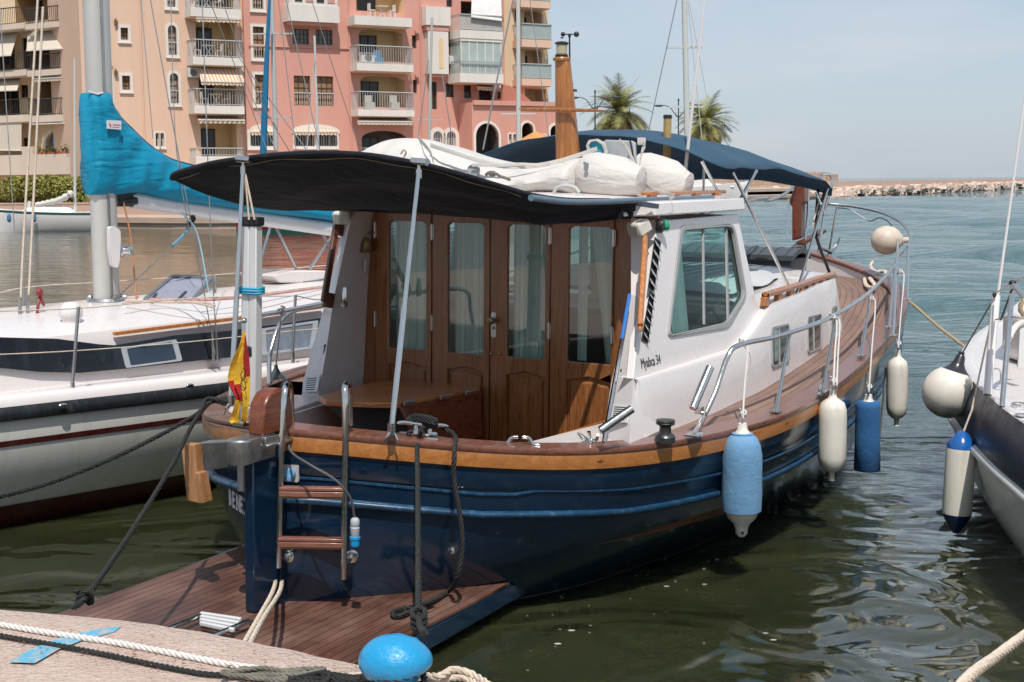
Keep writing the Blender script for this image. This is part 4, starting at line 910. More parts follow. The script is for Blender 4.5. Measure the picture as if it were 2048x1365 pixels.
mb.ell(L(1124, 76, t=3.8), (.014, .012, .006)); mb.lathe(L(1139, 72, t=3.8) + V((0, 0, -.01)), (0, 0, 1), [(.01, 0), (.012, .02), (.004, .026)], 10); B('anemometer', mb, BLKP, parent=mast)
mb = MB(BM); mb.box(tuple(L(1147, 181, t=3.8) - V((.02, .02, .01))), tuple(L(1147, 181, t=3.8) + V((.02, .02, .008)))); mb.lathe(L(1143, 172, t=3.8) - V((0, 0, .0)), (0, 0, 1), [(.012, 0), (.014, .02), (.006, .026)], 10); B('mast_bracket', mb, BRASS, parent=mast)
mb = MB(BM); p = L(1333, 335, t=4.5); q = L(1333, 237, t=4.5); mb.lathe(V((p.x, p.y, 2.25)), (0, 0, 1), [(.030, 0), (.030, q.z - 2.25)], 18); ex = B('flue_pipe', mb, paint('ochre_pipe', (.42, .29, .11), rough=.5, var=.2, scale=12))
mb = MB(BM); mb.lathe(V((p.x, p.y, q.z)), (0, 0, 1), [(.026, 0), (.034, .001), (.034, .02), (.028, .026)], 18); B('flue_cap', mb, BLKP, parent=ex)
mb = MB(BM); a, b = L(1371, 338, t=4.3), L(1412, -30, t=4.3); mb.tube([a + V((0, 0, -.12)), a], .014); mb.tube([a, b], [.014, .008], n=8); B('whip_antenna', mb, WHITE)
# roof rail of teak and bar
mb = MB(BM); a, b = L(1285, 388, y=-1.0), L(1450, 384, y=-1.0); mb.tube([a, b], .013, n=8)
for k in range(4): q = a.lerp(b, .1 + .26 * k); mb.box((q.x - .05, q.y - .018, 2.28), (q.x + .05, q.y + .018, q.z))
B('roof_grab_rail', mb, RAILW, bevel=.003)
# ---------------------------------------------------------------- bimini over the foredeck
ar = [(4.05, .93, 2.565, 2.735, .07), (4.6, .98, 2.52, 2.79, .03), (5.2, .98, 2.52, 2.78, .0), (6.0, 1.0, 2.50, 2.72, 0), (6.9, 1.06, 2.40, 2.60, 0), (7.2, 1.04, 2.345, 2.50, 0), (7.35, 1.0, 2.29, 2.40, 0)]
mb = MB(BM); rows = []
for t, hw, ze, zc, _ in ar:
    row = []
    for k in range(-10, 11):
        u = k / 10; row.append((t, hw * u, ze + (zc - ze) * (1 - abs(u) ** 2.4)))
    rows.append(row)
def smooth_rows(rows, n=4):
    cols = [spl([r[j] for r in rows], n) for j in range(len(rows[0]))]; return [[c[i] for c in cols] for i in range(len(cols[0]))]
rs = smooth_rows(rows)
for i, r in enumerate(rs):
    for j, p in enumerate(r): p.z += -.03 * abs(sin(pi * i / 5.3)) * (abs(j - 10) / 10) ** 2 + .004 * sin(j * 1.3 + i)
mb.grid(rs); bi = B('bimini_top', mb, BIMI); md = bi.modifiers.new('th', 'SOLIDIFY'); md.thickness = .005
def leg(a, b, r=.0125):
    mb = MB(BM); mb.tube([a, b], r, n=10); return B('bimini_pole', mb, STEEL)
hb = V((5.15, -1.30, 1.54)); hb2 = L(1590, 598, y=-1.29)
leg(L(1465, 345, y=-.98), hb2); leg(L(1655, 378, y=-1.04), hb2); leg(L(1513, 342, y=-1.0), L(1480, 400, y=-1.02)); leg(L(1403, 322, y=-.92), L(1440, 392, y=-1.0)); leg(L(1408, 322, y=-.6), L(1407, 388, y=-.6), .01)
leg(V((4.2, .93, 2.5)), mir(hb2)); leg(V((7.2, 1.04, 2.33)), mir(hb2))
leg(L(1632, 385, y=-1.0), L(1650, 430, y=-1.1), .011)
mb = MB(BM); mb.lathe(hb2 + V((0, 0, -.06)), (0, 0, 1), [(.02, 0), (.024, .03), (.02, .07), (.008, .08)], 12); B('pole_hinge', mb, STEEL)
mb = MB(BM); mb.tube(spl([L(1636, 380, y=-.9), L(1632, 450, y=-.95), L(1636, 485, y=-1.0), L(1662, 553, y=-1.05)], 4), .014, n=6); mb.tube([L(1650, 380, y=-1.0), L(1633, 430, y=-.96)], .010); B('strap', mb, RUBB)
mb = MB(BM); mb.tube(spl([L(1637, 405, y=-.96), L(1628, 440, y=-.96), L(1626, 452, y=-.97), L(1634, 455, y=-.97), L(1641, 430, y=-.97), L(1637, 405, y=-.96)], 4), .006); B('cord', mb, ROPEW)
# stem post at the bow
mb = MB(BM); P0, P1, P2, P3 = L(1583, 480, t=9.6), L(1603, 480, t=9.6), L(1603, 363, t=9.6), L(1593, 363, t=9.6)
mb.plate([L(*p, t=9.55) for p in ((1584, 482), (1601, 476), (1603, 410), (1609, 404), (1609, 366), (1594, 362), (1579, 400), (1581, 412), (1584, 412))], th=(.16, 0, 0)); B('stem_post', mb, REDW, bevel=.012)
mb = MB(BM); pp = L(1630, 480, t=9.6); mb.bar(L(1600, 488, t=9.5), L(1646, 462, t=9.9), .09, .03); mb.bar((9.55, -.05, 1.64), (9.95, -.02, 1.70), .12, .03); B('bow_roller', mb, DARKW, bevel=.004)
mb = MB(BM); mb.tube(spl([L(1660, 505, t=9.7), L(1672, 492, t=9.8), L(1680, 475, t=9.8)], 4), [.028, .02, .02, .018, .018, .015, .014, .01, .004], n=8); mb.tube([L(1640, 495, t=9.6), L(1662, 505, t=9.7)], .02, n=8); B('anchor', mb, DULL)
# small coil of cable on the cap rail, deck filler
mb = MB(BM); mb.tube(spl([L(584, 850, t=.45), L(578, 880, t=.28), L(583, 905, t=.14), L(620, 930, t=.04), L(670, 960, t=.06), L(700, 995, t=.12), L(709, 1035, t=.16)], 6), .0065, n=7); cb = B('power_cable', mb, flat('grey_cable', (.10, .10, .10), .5))
q = L(710, 1036, t=.16); mb = MB(BM); mb.lathe(q + V((0, 0, -.10)), (0, 0, 1), [(.018, 0), (.022, .01), (.024, .05), (.020, .055), (.023, .062), (.023, .088), (.016, .098), (.007, .102)], 18); mb.ell(q + V((0, .02, -.05)), (.008, .008, .022)); pg = B('power_plug', mb, flat('grey_plug', (.40, .42, .44), .5), parent=cb)
mb = MB(BM); mb.lathe(q + V((0, 0, -.145)), (0, 0, 1), [(.022, 0), (.023, .003), (.023, .034), (.027, .036), (.027, .048), (.02, .05)], 20); B('plug_collar', mb, flat('cyan_plug', (.01, .30, .62), .4), parent=cb)
# ================================================================ things on and around the motor boat
def BW(p): return BM @ V(p)
def W(px, py, y): return onY(px, py, y)
# folded gangway standing on the port quarter
a, b = L(503, 812, t=.85), L(504, 452, t=.85)
g = thing('folded_gangway', 'white folded aluminium gangway standing upright on the port quarter, tied with cyan cord', 'gangway', BW(a))
for off, nm in ((-.027, 0), (.027, 1)):
    mb = MB(BM); mb.bar(a + V((0, off, 0)), b + V((0, off, 0)), .051, .06, up=(1, 0, 0)); B('side_rail', mb, ALU, parent=g, bevel=.006)
mb = MB(BM); mb.bar(b, b + V((0, 0, .05)), .125, .075, up=(1, 0, 0)); B('end_cap', mb, BLKP, parent=g, bevel=.008)
mb = MB(BM); c = a.lerp(b, .28); mb.bar(c, c + V((0, 0, .06)), .05, .075, up=(1, 0, 0)); B('latch', mb, BLKP, parent=g, bevel=.008)
mb = MB(BM)
for k in range(3):
    c = a.lerp(b, .63 + .014 * k); mb.tube(spl([c + V(q) for q in ((-.036, -.062, 0), (-.036, .062, 0), (.036, .062, .006), (.036, -.062, .004))], 3, closed=True), .006, n=6, closed=True)
B('cord', mb, CORDB, parent=g)
# flag on its staff
s0, s1 = L(484, 848, t=.10), L(488, 642, t=.22)
fg = thing('flag', 'small red and yellow flag hanging limp from a short steel staff on the rudder head', 'flag', BW(s0))
mb = MB(BM); mb.tube([s0, s1], .008, n=10); mb.ell(s1, (.016, .016, .016)); mb.tube([s0 + V((0, 0, -.01)), s0 + V((0, 0, .10))], .013, n=10); mb.obox(s0, (.035, 0, 0), (0, .035, 0), (0, 0, .008)); B('staff', mb, STEEL, parent=fg)
FY = cloth('yellow_flag_cloth', (.72, .44, .04), var=.08); FR = cloth('red_flag_cloth', (.36, .02, .02), var=.08)
lft = [(486, 662), (478, 690), (466, 715), (456, 738), (452, 762), (462, 780), (473, 792), (470, 815), (461, 838), (466, 846), (478, 851)]
rgt = [(490, 662), (493, 690), (494, 715), (495, 738), (495, 762), (495, 780), (495, 800), (494, 820), (493, 838), (488, 846), (481, 852)]
rows = []; N = 10
for i, (l_, r_) in enumerate(zip(lft, rgt)):
    a, b = L(*l_, t=.10), L(*r_, t=.10); rows.append([a.lerp(b, j / N) + V((.022 * sin(j * 1.9 + i * .35) * min(1, i / 2), 0, 0)) for j in range(N + 1)])
rows = smooth_rows(rows, 3)
mb = MB(BM); mb.grid(rows); fc = B('flag_cloth', mb, FY, parent=fg, sharp=80); fc.data.materials.append(FR)
nr = len(rows) - 1
for k, p in enumerate(fc.data.polygons):
    i, j = divmod(k, N); v = i / nr; u = j / N
    if (.36 + .10 * u < v < .63 and u < .52) or v > .945 - .05 * u or (u > .82 and .02 < v < .34): p.material_index = 1
mb = MB(BM); c = L(486, 752, t=.07); 
for dz_, r in ((.0, .018), (-.05, .021)): mb.tube([c + V((0, r * .75 * cos(a), dz_ + r * 1.25 * sin(a))) for a in [2 * pi * q / 16 for q in range(16)]], .0022, n=5, closed=True)
mb.tube(spl([c + V((0, -.012, .022)), c + V((0, -.02, .04)), c + V((0, -.008, .045)), c + V((0, 0, .03))], 4), .0022, n=5); B('emblem', mb, BLKP, parent=fg)
# wooden folding table in the cockpit
tb = thing('cockpit_table', 'worn varnished folding table with slanted sides in the cockpit before the teak doors', 'table', BW((2.1, .5, .42)))
def Q(px, py, z): return L(px, py, z=z)
tp = [Q(636, 793, 1.02), Q(652, 802, 1.02), Q(740, 806, 1.02), Q(797, 806, 1.02), Q(960, 777, 1.02), Q(952, 768, 1.02), Q(830, 757, 1.02), Q(752, 762, 1.02)]
mb = MB(BM); mb.plate(tp, th=(0, 0, -.034)); B('table_top', mb, TABW, parent=tb, bevel=.006)
e0, e1 = Q(797, 808, 1.02), Q(962, 780, 1.02)
dr0, dr1 = Q(800, 812, 1.0), Q(963, 783, 1.0)
lo0, lo1 = L(848, 905, t=dr0.x + .05), L(966, 905, t=dr1.x - .02)
lo0.z = min(lo0.z, .7); lo1.z = lo0.z
mb = MB(BM); mb.plate([dr0, dr1, lo1, lo0], th=(.0, .022, 0)); B('side_panel', mb, REDW, parent=tb, bevel=.004)
l0, l1 = Q(640, 797, 1.0), Q(795, 810, 1.0); k0, k1 = L(745, 905, t=l0.x), L(848, 905, t=l1.x + .05); k0.z = k1.z = lo0.z
mb = MB(BM); mb.plate([l0, l1, k1, k0], th=(.02, 0, 0)); B('end_panel', mb, BLKP, parent=tb, bevel=.003)
mb = MB(BM); mb.box((k1.x, k1.y + .02, .42), (k1.x + .6, k1.y + .4, .8)); B('leg', mb, DARKW, parent=tb)
for u in (.12, .55, .86):
    c = e0.lerp(e1, u); d = (e1 - e0).normalized(); mb = MB(BM); mb.obox(c + V((0, -.004, -.005)), d * .05, V((0, .006, 0)), V((0, 0, .014))); mb.tube([c - d * .05 + V((0, -.012, .004)), c + d * .05 + V((0, -.012, .004))], .005, n=6); B('hinge', mb, DULL, parent=tb)
# grey storage box on the foredeck
bx = thing('storage_box', 'dark grey plastic storage box with a ribbed lid on the foredeck', 'storage box', BW((8.6, 0, 1.34)))
x0, x1, y0, y1, z0, z1 = 7.95, 8.55, -.47, .72, 1.30, 1.62
GB = paint('dark_grey_box_plastic', (.065, .075, .085), rough=.5, var=.1)
mb = MB(BM); mb.hexa([(x0 + .03, y0 + .03, z0), (x1 - .03, y0 + .03, z0), (x1 - .03, y1 - .03, z0), (x0 + .03, y1 - .03, z0)], [(x0, y0, z1), (x1, y0, z1), (x1, y1, z1), (x0, y1, z1)]); B('box_body', mb, GB, parent=bx, bevel=.02)
mb = MB(BM); rows = []
for k in range(9):
    v = k / 8; x = x0 - .02 + (x1 - x0 + .04) * v; z = z1 + .10 * sin(pi * min(v * .8 + .12, 1)) ; rows.append([(x, y0 - .02, z), (x, y1 + .02, z)])
mb.sheet(rows, (0, 0, -.05)); ld = B('lid', mb, GB, parent=bx, sharp=60)
mb = MB(BM)
for j in range(9):
    y = y0 + .06 + (y1 - y0 - .12) * j / 8; mb.tube([(r[0][0], y, r[0][2] + .001) for r in rows], .006, n=5)
B('lid_ribs', mb, flat('charcoal_ribs', (.03, .035, .04)), parent=ld)
mb = MB(BM)
for y in (y0 + .3, y1 - .3): mb.box((x0 - .03, y - .06, z1 - .03), (x0 - .008, y + .06, z1 + .01))
B('catch', mb, BLKP, parent=bx, bevel=.004)
# inflatable dinghy lashed on the roof
dg = thing('inflatable_dinghy', 'half-deflated white inflatable dinghy lashed upside down across the wheelhouse roof', 'dinghy', BW((3.3, 0, 2.3)))
def loaf(name, tops, t, wid, zb, m=HYPA, seg=14, wob=.012, par=dg):
    pts = spl([L(px, py, t=t) for px, py in tops], 4); mb = MB(BM); rows = []
    for i, p in enumerate(pts):
        e = min(1, min(i + .6, len(pts) - 1 - i + .6) / 3.0) ** .5; h = max((p.z - zb) * .5, .02); w_ = wid * (.75 + .25 * e) * min(1, (h / .09) ** .5); c = V((p.x, p.y, zb + h)); row = []
        for k in range(seg):
            a = 2 * pi * k / seg; r = 1 + wob / .1 * (.5 * sin(3 * a + i * .8) + .5 * sin(i * 1.7 + a)) * .35
            row.append(c + V((cos(a) * w_ * r, 0, sin(a) * h * (r if sin(a) < .5 else 1))))
        rows.append(row)
    mb.grid(rows, closev=True); n = len(mb.v); mb.f += [list(range(seg)), list(range(n - seg, n))]
    return mb.build(name, m, par, sharp=70)
loaf('hull_fabric', [(742, 306), (752, 295), (775, 283), (802, 277), (832, 276), (862, 281), (885, 289), (930, 304), (980, 322), (1020, 337), (1055, 345), (1100, 338), (1150, 322), (1172, 316)], 3.0, .33, 2.29)
loaf('hull_fabric', [(870, 285), (920, 296), (980, 316), (1060, 330), (1120, 322), (1180, 314)], 3.45, .34, 2.3)
def cone(p0, p1, r0, r1, nm='tube_end'):
    mb = MB(BM); d = (V(p1) - V(p0)); Ln = d.length
    mb.lathe(p0, d, [(r0 * .55, -.12), (r0 * .9, -.07), (r0 * 1.0, 0), (r0 * .98, Ln * .3), (r0 * .85 + r1 * .13, Ln * .6), (r1 * 1.02, Ln * .96), (r1 * 1.05, Ln * .965), (r1 * 1.05, Ln * .99), (r1 * .95, Ln), (.001, Ln + .004)], 24); return B(nm, mb, HYPA, parent=dg, sharp=50)
cone(L(1190, 352, t=2.95), L(1284, 364, t=2.95), .155, .092); cone(L(1292, 352, t=3.75), L(1378, 373, t=3.75), .165, .09)
mb = MB(BM); mb.plate([L(*p, t=3.35) for p in ((1204, 340), (1205, 284), (1212, 280), (1262, 282), (1269, 286), (1271, 340))], th=(.035, 0, 0)); B('transom', mb, paint('grey_transom', (.42, .44, .45), rough=.5, var=.1, dirt=(.2, .2, .2)), parent=dg, bevel=.006)
mb = MB(BM); mb.plate([L(*p, t=3.3) for p in ((1186, 332), (1176, 292), (1180, 283), (1192, 281), (1204, 288), (1210, 302), (1210, 332))], th=(.02, 0, 0)); B('motor_pad', mb, paint('cyan_pad', (.03, .34, .44), rough=.5), parent=dg, bevel=.004)
mb = MB(BM); mb.plate([L(*p, t=3.28) for p in ((1182, 335), (1172, 291), (1178, 280), (1194, 278), (1208, 286), (1213, 300), (1213, 335))], [[L(*p, t=3.28) for p in ((1187, 335 - 2), (1177, 292), (1181, 284), (1192, 282), (1203, 289), (1208.5, 302), (1208.5, 333))]], th=(.02, 0, 0)); B('pad_frame', mb, HYPA, parent=dg)
def strap(pts, w, m, t=2.9, par=dg, nm='strap', n=6):
    c = spl([L(px, py, t=tt) for px, py, tt in pts], n); mb = MB(BM); rows = []
    for i, p in enumerate(c): rows.append([p + V((-.01, 0, w / 2)), p + V((-.012, 0, 0)), p + V((-.01, 0, -w / 2))])
    mb.sheet(rows, (.006, 0, 0)); return B(nm, mb, m, parent=par)
strap([(862, 291, 2.72), (900, 303, 2.66), (960, 322, 2.66), (1010, 333, 2.7), (1060, 333, 2.8), (1110, 325, 2.9), (1160, 310, 3.1), (1195, 298, 3.25)], .030, WTARP)
strap([(945, 330, 2.65), (1000, 331, 2.68), (1040, 329, 2.75), (1080, 330, 2.8), (1130, 322, 3.0)], .022, HYPA)
strap([(838, 276, 2.95), (850, 290, 2.72), (862, 305, 2.67), (868, 325, 2.64)], .03, paint('grey_seam_tape', (.45, .43, .40), rough=.6))
strap([(1240, 283, 3.3), (1256, 300, 3.25), (1272, 330, 3.25), (1285, 350, 3.3)], .035, WTARP); strap([(1276, 283, 3.4), (1292, 285, 3.4), (1284, 305, 3.4), (1280, 330, 3.4)], .05, HYPA)
strap([(1280, 362, 3.2), (1305, 378, 3.0), (1335, 388, 2.9), (1350, 392, 2.8), (1340, 398, 2.7)], .022, WTARP)
mb = MB(BM); c = L(944, 341, t=2.66); mb.lathe(c + V((.02, 0, 0)), (-1, -.1, .3), [(.045, -.01), (.045, .004), (.034, .01), (.001, .011)], 20); B('valve', mb, paint('grey_valve', (.30, .32, .33), rough=.4), parent=dg)
mb = MB(BM); mb.tube(spl([L(972, 350, t=2.6), L(980, 345, t=2.58), L(992, 348, t=2.56), L(1000, 353, t=2.58), L(1010, 356, t=2.6), L(1020, 360, t=2.6)], 4), .010, n=7); mb.ell(L(985, 348, t=2.58), (.02, .03, .02)); B('grab_rope', mb, ROPEG, parent=dg)
mb = MB(BM); mb.tube(spl([L(1108, 386, t=2.6), L(1114, 376, t=2.6), L(1132, 372, t=2.6), L(1150, 376, t=2.6), L(1158, 386, t=2.6)], 4), .012, n=7); B('handle', mb, paint('grey_handle', (.5, .5, .48), rough=.5), parent=dg)
mb = MB(BM)
for i in range(5): c = L(1172 + 2 * sin(i * 3), 328 + i * 6, t=2.63); mb.obox(c, (.006, 0, 0), (0, .016 - .002 * i, .006), (0, -.003, .008))
B('registration_marks', mb, flat('grey_marks', (.25, .25, .27)), parent=dg)
mb = MB(BM); mb.tube(spl([L(1260, 281, t=3.3), L(1264, 300, t=3.28), L(1268, 320, t=3.25), L(1277, 336, t=3.25)], 4), .007, n=6); B('black_tie', mb, RUBB, parent=dg)
mb = MB(BM); mb.tube(spl([L(802, 308, t=2.62), L(808, 300, t=2.6), L(812, 306, t=2.62), L(806, 318, t=2.62)], 4), .007, n=6); B('loop', mb, ROPEW, parent=dg)
# fenders hanging from the rail
def fender_cyl(name, label, top, length, rad, body, rope_to, kind='plain', sock=None, group='cylindrical fenders along the starboard rail'):
    top = V(top); t = thing(name, label, 'fender', top + V((0, 0, -length)), group)
    L_ = length; r = rad; mb = MB()
    if kind == 'sock':
        mb.lathe(top, (0, 0, -1), [(.012, 0), (.026, .006), (.03, .04), (r * .5, .08), (r * .86, .14), (r * .93, .2), (r * .93, L_ - .22), (r * .9, L_ - .17), (r * .72, L_ - .115), (r * .42, L_ - .08), (.038, L_ - .05), (.036, L_ - .02), (.02, L_)], 28); mb.build('fender_body', body, t)
        s_ = MB(); s_.lathe(top, (0, 0, -1), [(r * .46, .062), (r * .54, .066), (r * .52, .074), (r * .74, .092), (r * .91, .135), (r, .2), (r * 1.0, .3), (r * 1.01, L_ - .26), (r * .985, L_ - .17), (r * .97, L_ - .158), (r * .9, L_ - .157)], 32); s_.build('sock', sock, t, sharp=60)
    elif kind == 'sleeve':
        mb.lathe(top, (0, 0, -1), [(.012, 0), (.026, .006), (.03, .04), (r * .6, .07), (r * .85, .1), (r * .85, L_ - .05), (.02, L_)], 24); mb.build('fender_body', body, t)
        s_ = MB(); rr = []
        for i in range(3): pass
        s_.lathe(top, (0, 0, -1), [(r * .75, .055), (r * .9, .06), (r * .98, .10), (r, .2), (r * 1.0, L_ * .6), (r * 1.05, L_ - .02), (r * .98, L_ - .015), (r * .92, L_ * .6)], 30); s_.build('sock', sock, t, sharp=60)
    else:
        mb.lathe(top, (0, 0, -1), [(.010, 0), (.022, .005), (.024, .04), (.03, .06), (r * .5, .072), (r * .82, .095), (r * .97, .14), (r, .2), (r * 1.0, L_ * .6), (r * .99, L_ - .16), (r * .85, L_ - .10), (r * .55, L_ - .07), (.022, L_ - .055), (.018, L_ - .012), (.024, L_)], 32); mb.build('fender_body', body, t, sharp=60)
    if kind in ('sock',):
        h = MB(); h.obox(top + V((0, -.037, -L_ + .03)), (.009, 0, 0), (0, .004, 0), (0, 0, .008)); h.build('eyelet', RUBB, t)
    return t
def lanyard(par, pts, r=.0065, m=ROPES, knots=(), group='cords that hold the starboard fenders'):
    t = par; mb = MB(); mb.rope(spl(pts, 6), r, n=5); mb.build('cord', m, t)
    for kp in knots:
        k = MB(); kp = V(kp)
        k.rope(spl([kp + V((.02 * cos(a), .02 * sin(a) * .8, .012 * sin(2 * a) + .005 * j)) for j, a in enumerate([i * 1.25 for i in range(9)])], 4), r, n=5); k.build('knot', m, t)
    return t
def fpos(px, py, y): return BW(L(px, py, y=y))
def dsc(p): return (V(p) - CAM).dot(_f) / FPX        # metres per photo pixel at p
data = [
 ('light blue sock fender with a white foot, nearest the stern on the starboard rail', 1485, 845, 1076, 40, -1.84, 'sock', FENB, (1484, 692), 'speckled cord from the rail down to the light blue sock fender'),
 ('long plain white fender, second from the stern, beside the two portlights', 1666, 778, 962, 28.5, -2.02, 'plain', None, (1664, 640), 'doubled cord from the rail down to the long plain white fender'),
 ('dark blue sleeve fender with a frayed hem behind the long white one', 1737, 788, 946, 25, -1.97, 'sleeve', FEND, (1742, 602), 'cord from the rail down to the dark blue sleeve fender'),
 ('shorter plain white fender farthest forward below the bow rail', 1796, 700, 852, 21, -1.90, 'plain', None, (1800, 548), 'cord from the bow rail down to the shorter white fender')]
for lab, px, y0_, y1_, rp_, yy, kd, sk, (rx, ry), lab2 in data:
    tp_ = fpos(px, y0_, yy); s_ = dsc(tp_)
    fd = fender_cyl('fender', lab, tp_, (y1_ - y0_) * s_ * 1.01, rp_ * s_, FENW, None, kd, sk)
    ra = BW(L(rx, ry, y=yy + (.30 if rx > 1500 else .17)))
    rail_k = ra
    pts = [ra + V((0, 0, .02)), ra + V((.03, -.03, -.02)), ra.lerp(tp_, .5) + V((.012, -.03, 0)), tp_ + V((0, -.02, .06)), tp_ + V((0, -.01, -.012))]
    lanyard(fd, pts, .0062 if kd != 'plain' or rx > 1700 else .0075, knots=[ra + V((0, -.01, .0)), tp_ + V((0, -.012, .035))])
    if px == 1666:
        o_ = V((.022, 0, 0)); lt_ = MB(); lt_.rope(spl([p + o_ for p in pts], 6), .0068, n=5)
        lt_.build('cord', ROPES, fd)
    if px == 1485:
        m_ = MB(); m_.rope(spl([ra + V((.01, -.03, 0)), ra + V((.05, -.03, -.06)), ra + V((.045, -.03, -.17)), ra + V((.015, -.03, -.24))], 6), .0055, n=5); m_.build('loose_end', ROPES, fd)
# ball fender tied inside the bow rail, grey ball fender on the port quarter
c = BW(L(1772, 481, t=9.0)); r = 29 * dsc(c)
t = thing('ball_fender', 'weathered cream ball fender tied inside the bow rail', 'fender', c - V((0, 0, r)))
mb = MB(); mb.lathe(c + V((-r, 0, 0)), (1, .1, 0), [(.02, 0), (r * .5, r * .13), (r * .8, r * .4), (r * .97, r * .8), (r, r * 1.1), (r * .93, r * 1.5), (r * .7, r * 1.85), (r * .4, r * 2.1), (.03, r * 2.25), (.028, r * 2.6), (.001, r * 2.62)], 26); mb.build('fender_body', paint('grubby_vinyl', (.62, .52, .42), rough=.5, dirt=(.40, .26, .17), dirt_amt=.6, scale=4), t, sharp=70)
p = BW(L(1800, 485, t=9.1)); mb = MB(); mb.rope([p + V((.03 * cos(a), .03 * sin(a), .012 * a / 6 - .02)) for a in [i * .5 for i in range(40)]], .008); mb.build('lashing', ROPEW, t)
c = BW(L(553, 768, y=1.75)); r = 24 * dsc(c)
t = thing('ball_fender', 'small dark grey teardrop fender between the two hulls on the port side', 'fender', c - V((0, 0, r)))
mb = MB(); mb.lathe(c + V((0, 0, r * 1.6)), (0, 0, -1), [(.012, 0), (.016, r * .3), (r * .35, r * .6), (r * .8, r * 1.0), (r, r * 1.6), (r * .85, r * 2.2), (r * .4, r * 2.55), (.001, r * 2.62)], 24); mb.build('fender_body', paint('dark_grey_vinyl', (.05, .065, .075), rough=.22, coat=.3), t, sharp=70)
mb = MB(); a = c + V((0, 0, r * 1.55)); b_ = BW(L(563, 622, t=1.9)); mb.rope([a, a.lerp(b_, .5), b_], .006); mb.build('cord', ROPES, t)
mb = MB(); mb.rope([b_ + V((.022 * cos(q), .022 * sin(q), .004 * q - .03)) for q in [i * .5 for i in range(30)]], .006); mb.build('knot', ROPES, t)
# cream mooring rope coiled on the bow bulwark
mb = MB(BM); cc = [L(1745, 525, z=1.46), L(1742, 535, z=1.42), L(1752, 545, z=1.42), L(1762, 543, z=1.42), L(1772, 545, z=1.42), L(1768, 553, z=1.4), L(1752, 550, z=1.42), L(1738, 548, z=1.40), L(1730, 556, z=1.38), L(1732, 570, z=1.35), L(1742, 576, z=1.34), L(1750, 572, z=1.36), L(1742, 560, z=1.38), L(1734, 550, z=1.40)]
mb.rope(spl(cc, 6), .02, n=6); o = mb.build('coiled_rope', ROPEW); tag(o, 'thick cream rope looped over the bow bulwark', 'rope')
# mooring lines
def ropething(name, lab, pts, r, m, n=8, cat='rope', M=None, group=None, nn=5):
    mb = MB(M); mb.rope(spl(pts, n), r, n=nn); o = mb.build(name, m); tag(o, lab, cat, group); return o
q0 = BW(L(432, 806, z=1.13)); q1 = BW(L(392, 830, z=1.12))
e1 = onY(-60, 1008, 6.3)
ropething('mooring_rope', 'black mooring line from the port quarter off the left edge, before the white hull', [q0 + V((.05, 0, .0)), q0 + V((-.05, -.02, .02)), q1, q1.lerp(e1, .35) + V((0, 0, -.05)), q1.lerp(e1, .7) + V((0, 0, -.05)), e1], .0125, ROPEB, group='black mooring lines')
e2 = onZ(148, 1216, .80)
ropething('mooring_rope', 'black mooring line dropping steeply from the port quarter to the quay edge', [q0 + V((.06, 0, -.01)), q0 + V((-.02, -.05, .01)), BW(L(385, 850, t=.25)), onP(345, 930, q1.lerp(e2, .3), (0, 1, 0)), onP(262, 1065, q1.lerp(e2, .6), (0, 1, 0)), onP(180, 1185, q1.lerp(e2, .93), (0, 1, 0)), e2], .0125, ROPEB, group='black mooring lines')
mb = MB(); kc = onP(168, 1195, q1.lerp(e2, .95), (0, 1, 0)); mb.rope(spl([kc + V((.03 * cos(a), .02 * sin(a), .03 * sin(a * 1.5))) for a in [i * .9 for i in range(12)]], 4), .011); kk = mb.build('rope_knot', ROPEB); tag(kk, 'black knot at the quay end of the steep port mooring line', 'knot')
ropething('mooring_rope', 'turns of black rope belayed round the port quarter cleat', [q0 + V((.10 * cos(a) + .05, .05 * sin(a), .012 * sin(2 * a) + .02)) for a in [i * .7 for i in range(14)]], .0125, ROPEB, group='black mooring lines')
BOLX = onY(795, 1320, 4.25)
s0 = BW(L(843, 872, z=1.09)); s1 = BW(L(843, 884, z=1.06) + V((-.04, 0, .0)))
s2 = onP(838, 1235, (0, 4.9, 0), (0, 1, 0))
ropething('mooring_rope', 'taut black mooring line from the stern cleat straight down to the blue bollard', [s0 + V((0, .02, .03)), s0 + V((0, -.02, .035)), s1 + V((0, -.02, -.01)), s1.lerp(s2, .3), s1.lerp(s2, .7), s2, onP(850, 1268, (0, 4.4, 0), (0, 1, 0))], .0125, ROPEB, group='black mooring lines')
mb = MB()
for j in range(3): mb.rope(spl([s2 + V((.024 * cos(a), .024 * sin(a), .02 * j - .025 + .012 * sin(a))) for a in [i * .8 for i in range(9)]], 4), .010)
kk = mb.build('rope_knot', ROPEB); tag(kk, 'black hitch just above the blue bollard', 'knot')
lp = [BW(L(815, 868, z=1.10)), BW(L(840, 856, z=1.115)), BW(L(872, 853, z=1.115)), BW(L(898, 862, z=1.10)), BW(L(911, 878, z=1.06)), BW(L(909, 905, t=.62)), BW(L(908, 960, t=.60)), BW(L(921, 1040, t=.60)), BW(L(924, 1100, t=.6)), BW(L(912, 1160, t=.6)), BW(L(897, 1183, z=.23)), BW(L(862, 1205, z=.225)), BW(L(825, 1222, z=.225)), BW(L(795, 1233, z=.225)), BW(L(785, 1226, z=.225)), BW(L(800, 1219, z=.225)), BW(L(835, 1212, z=.245)), BW(L(868, 1200, z=.25))]
ropething('mooring_rope', 'slack black rope looping from the stern cleat down onto the swim platform', lp, .0135, ROPEB, group='black mooring lines')
ropething('mooring_rope', 'black turns of rope figure-eighted round the stern cleat', [BW(V(cl2) + V((.012 * sin(2 * a), .085 * cos(a), .05 + .02 * sin(a) + .001 * i))) for i, a in enumerate([i * .55 for i in range(30)])], .0125, ROPEB, group='black mooring lines')
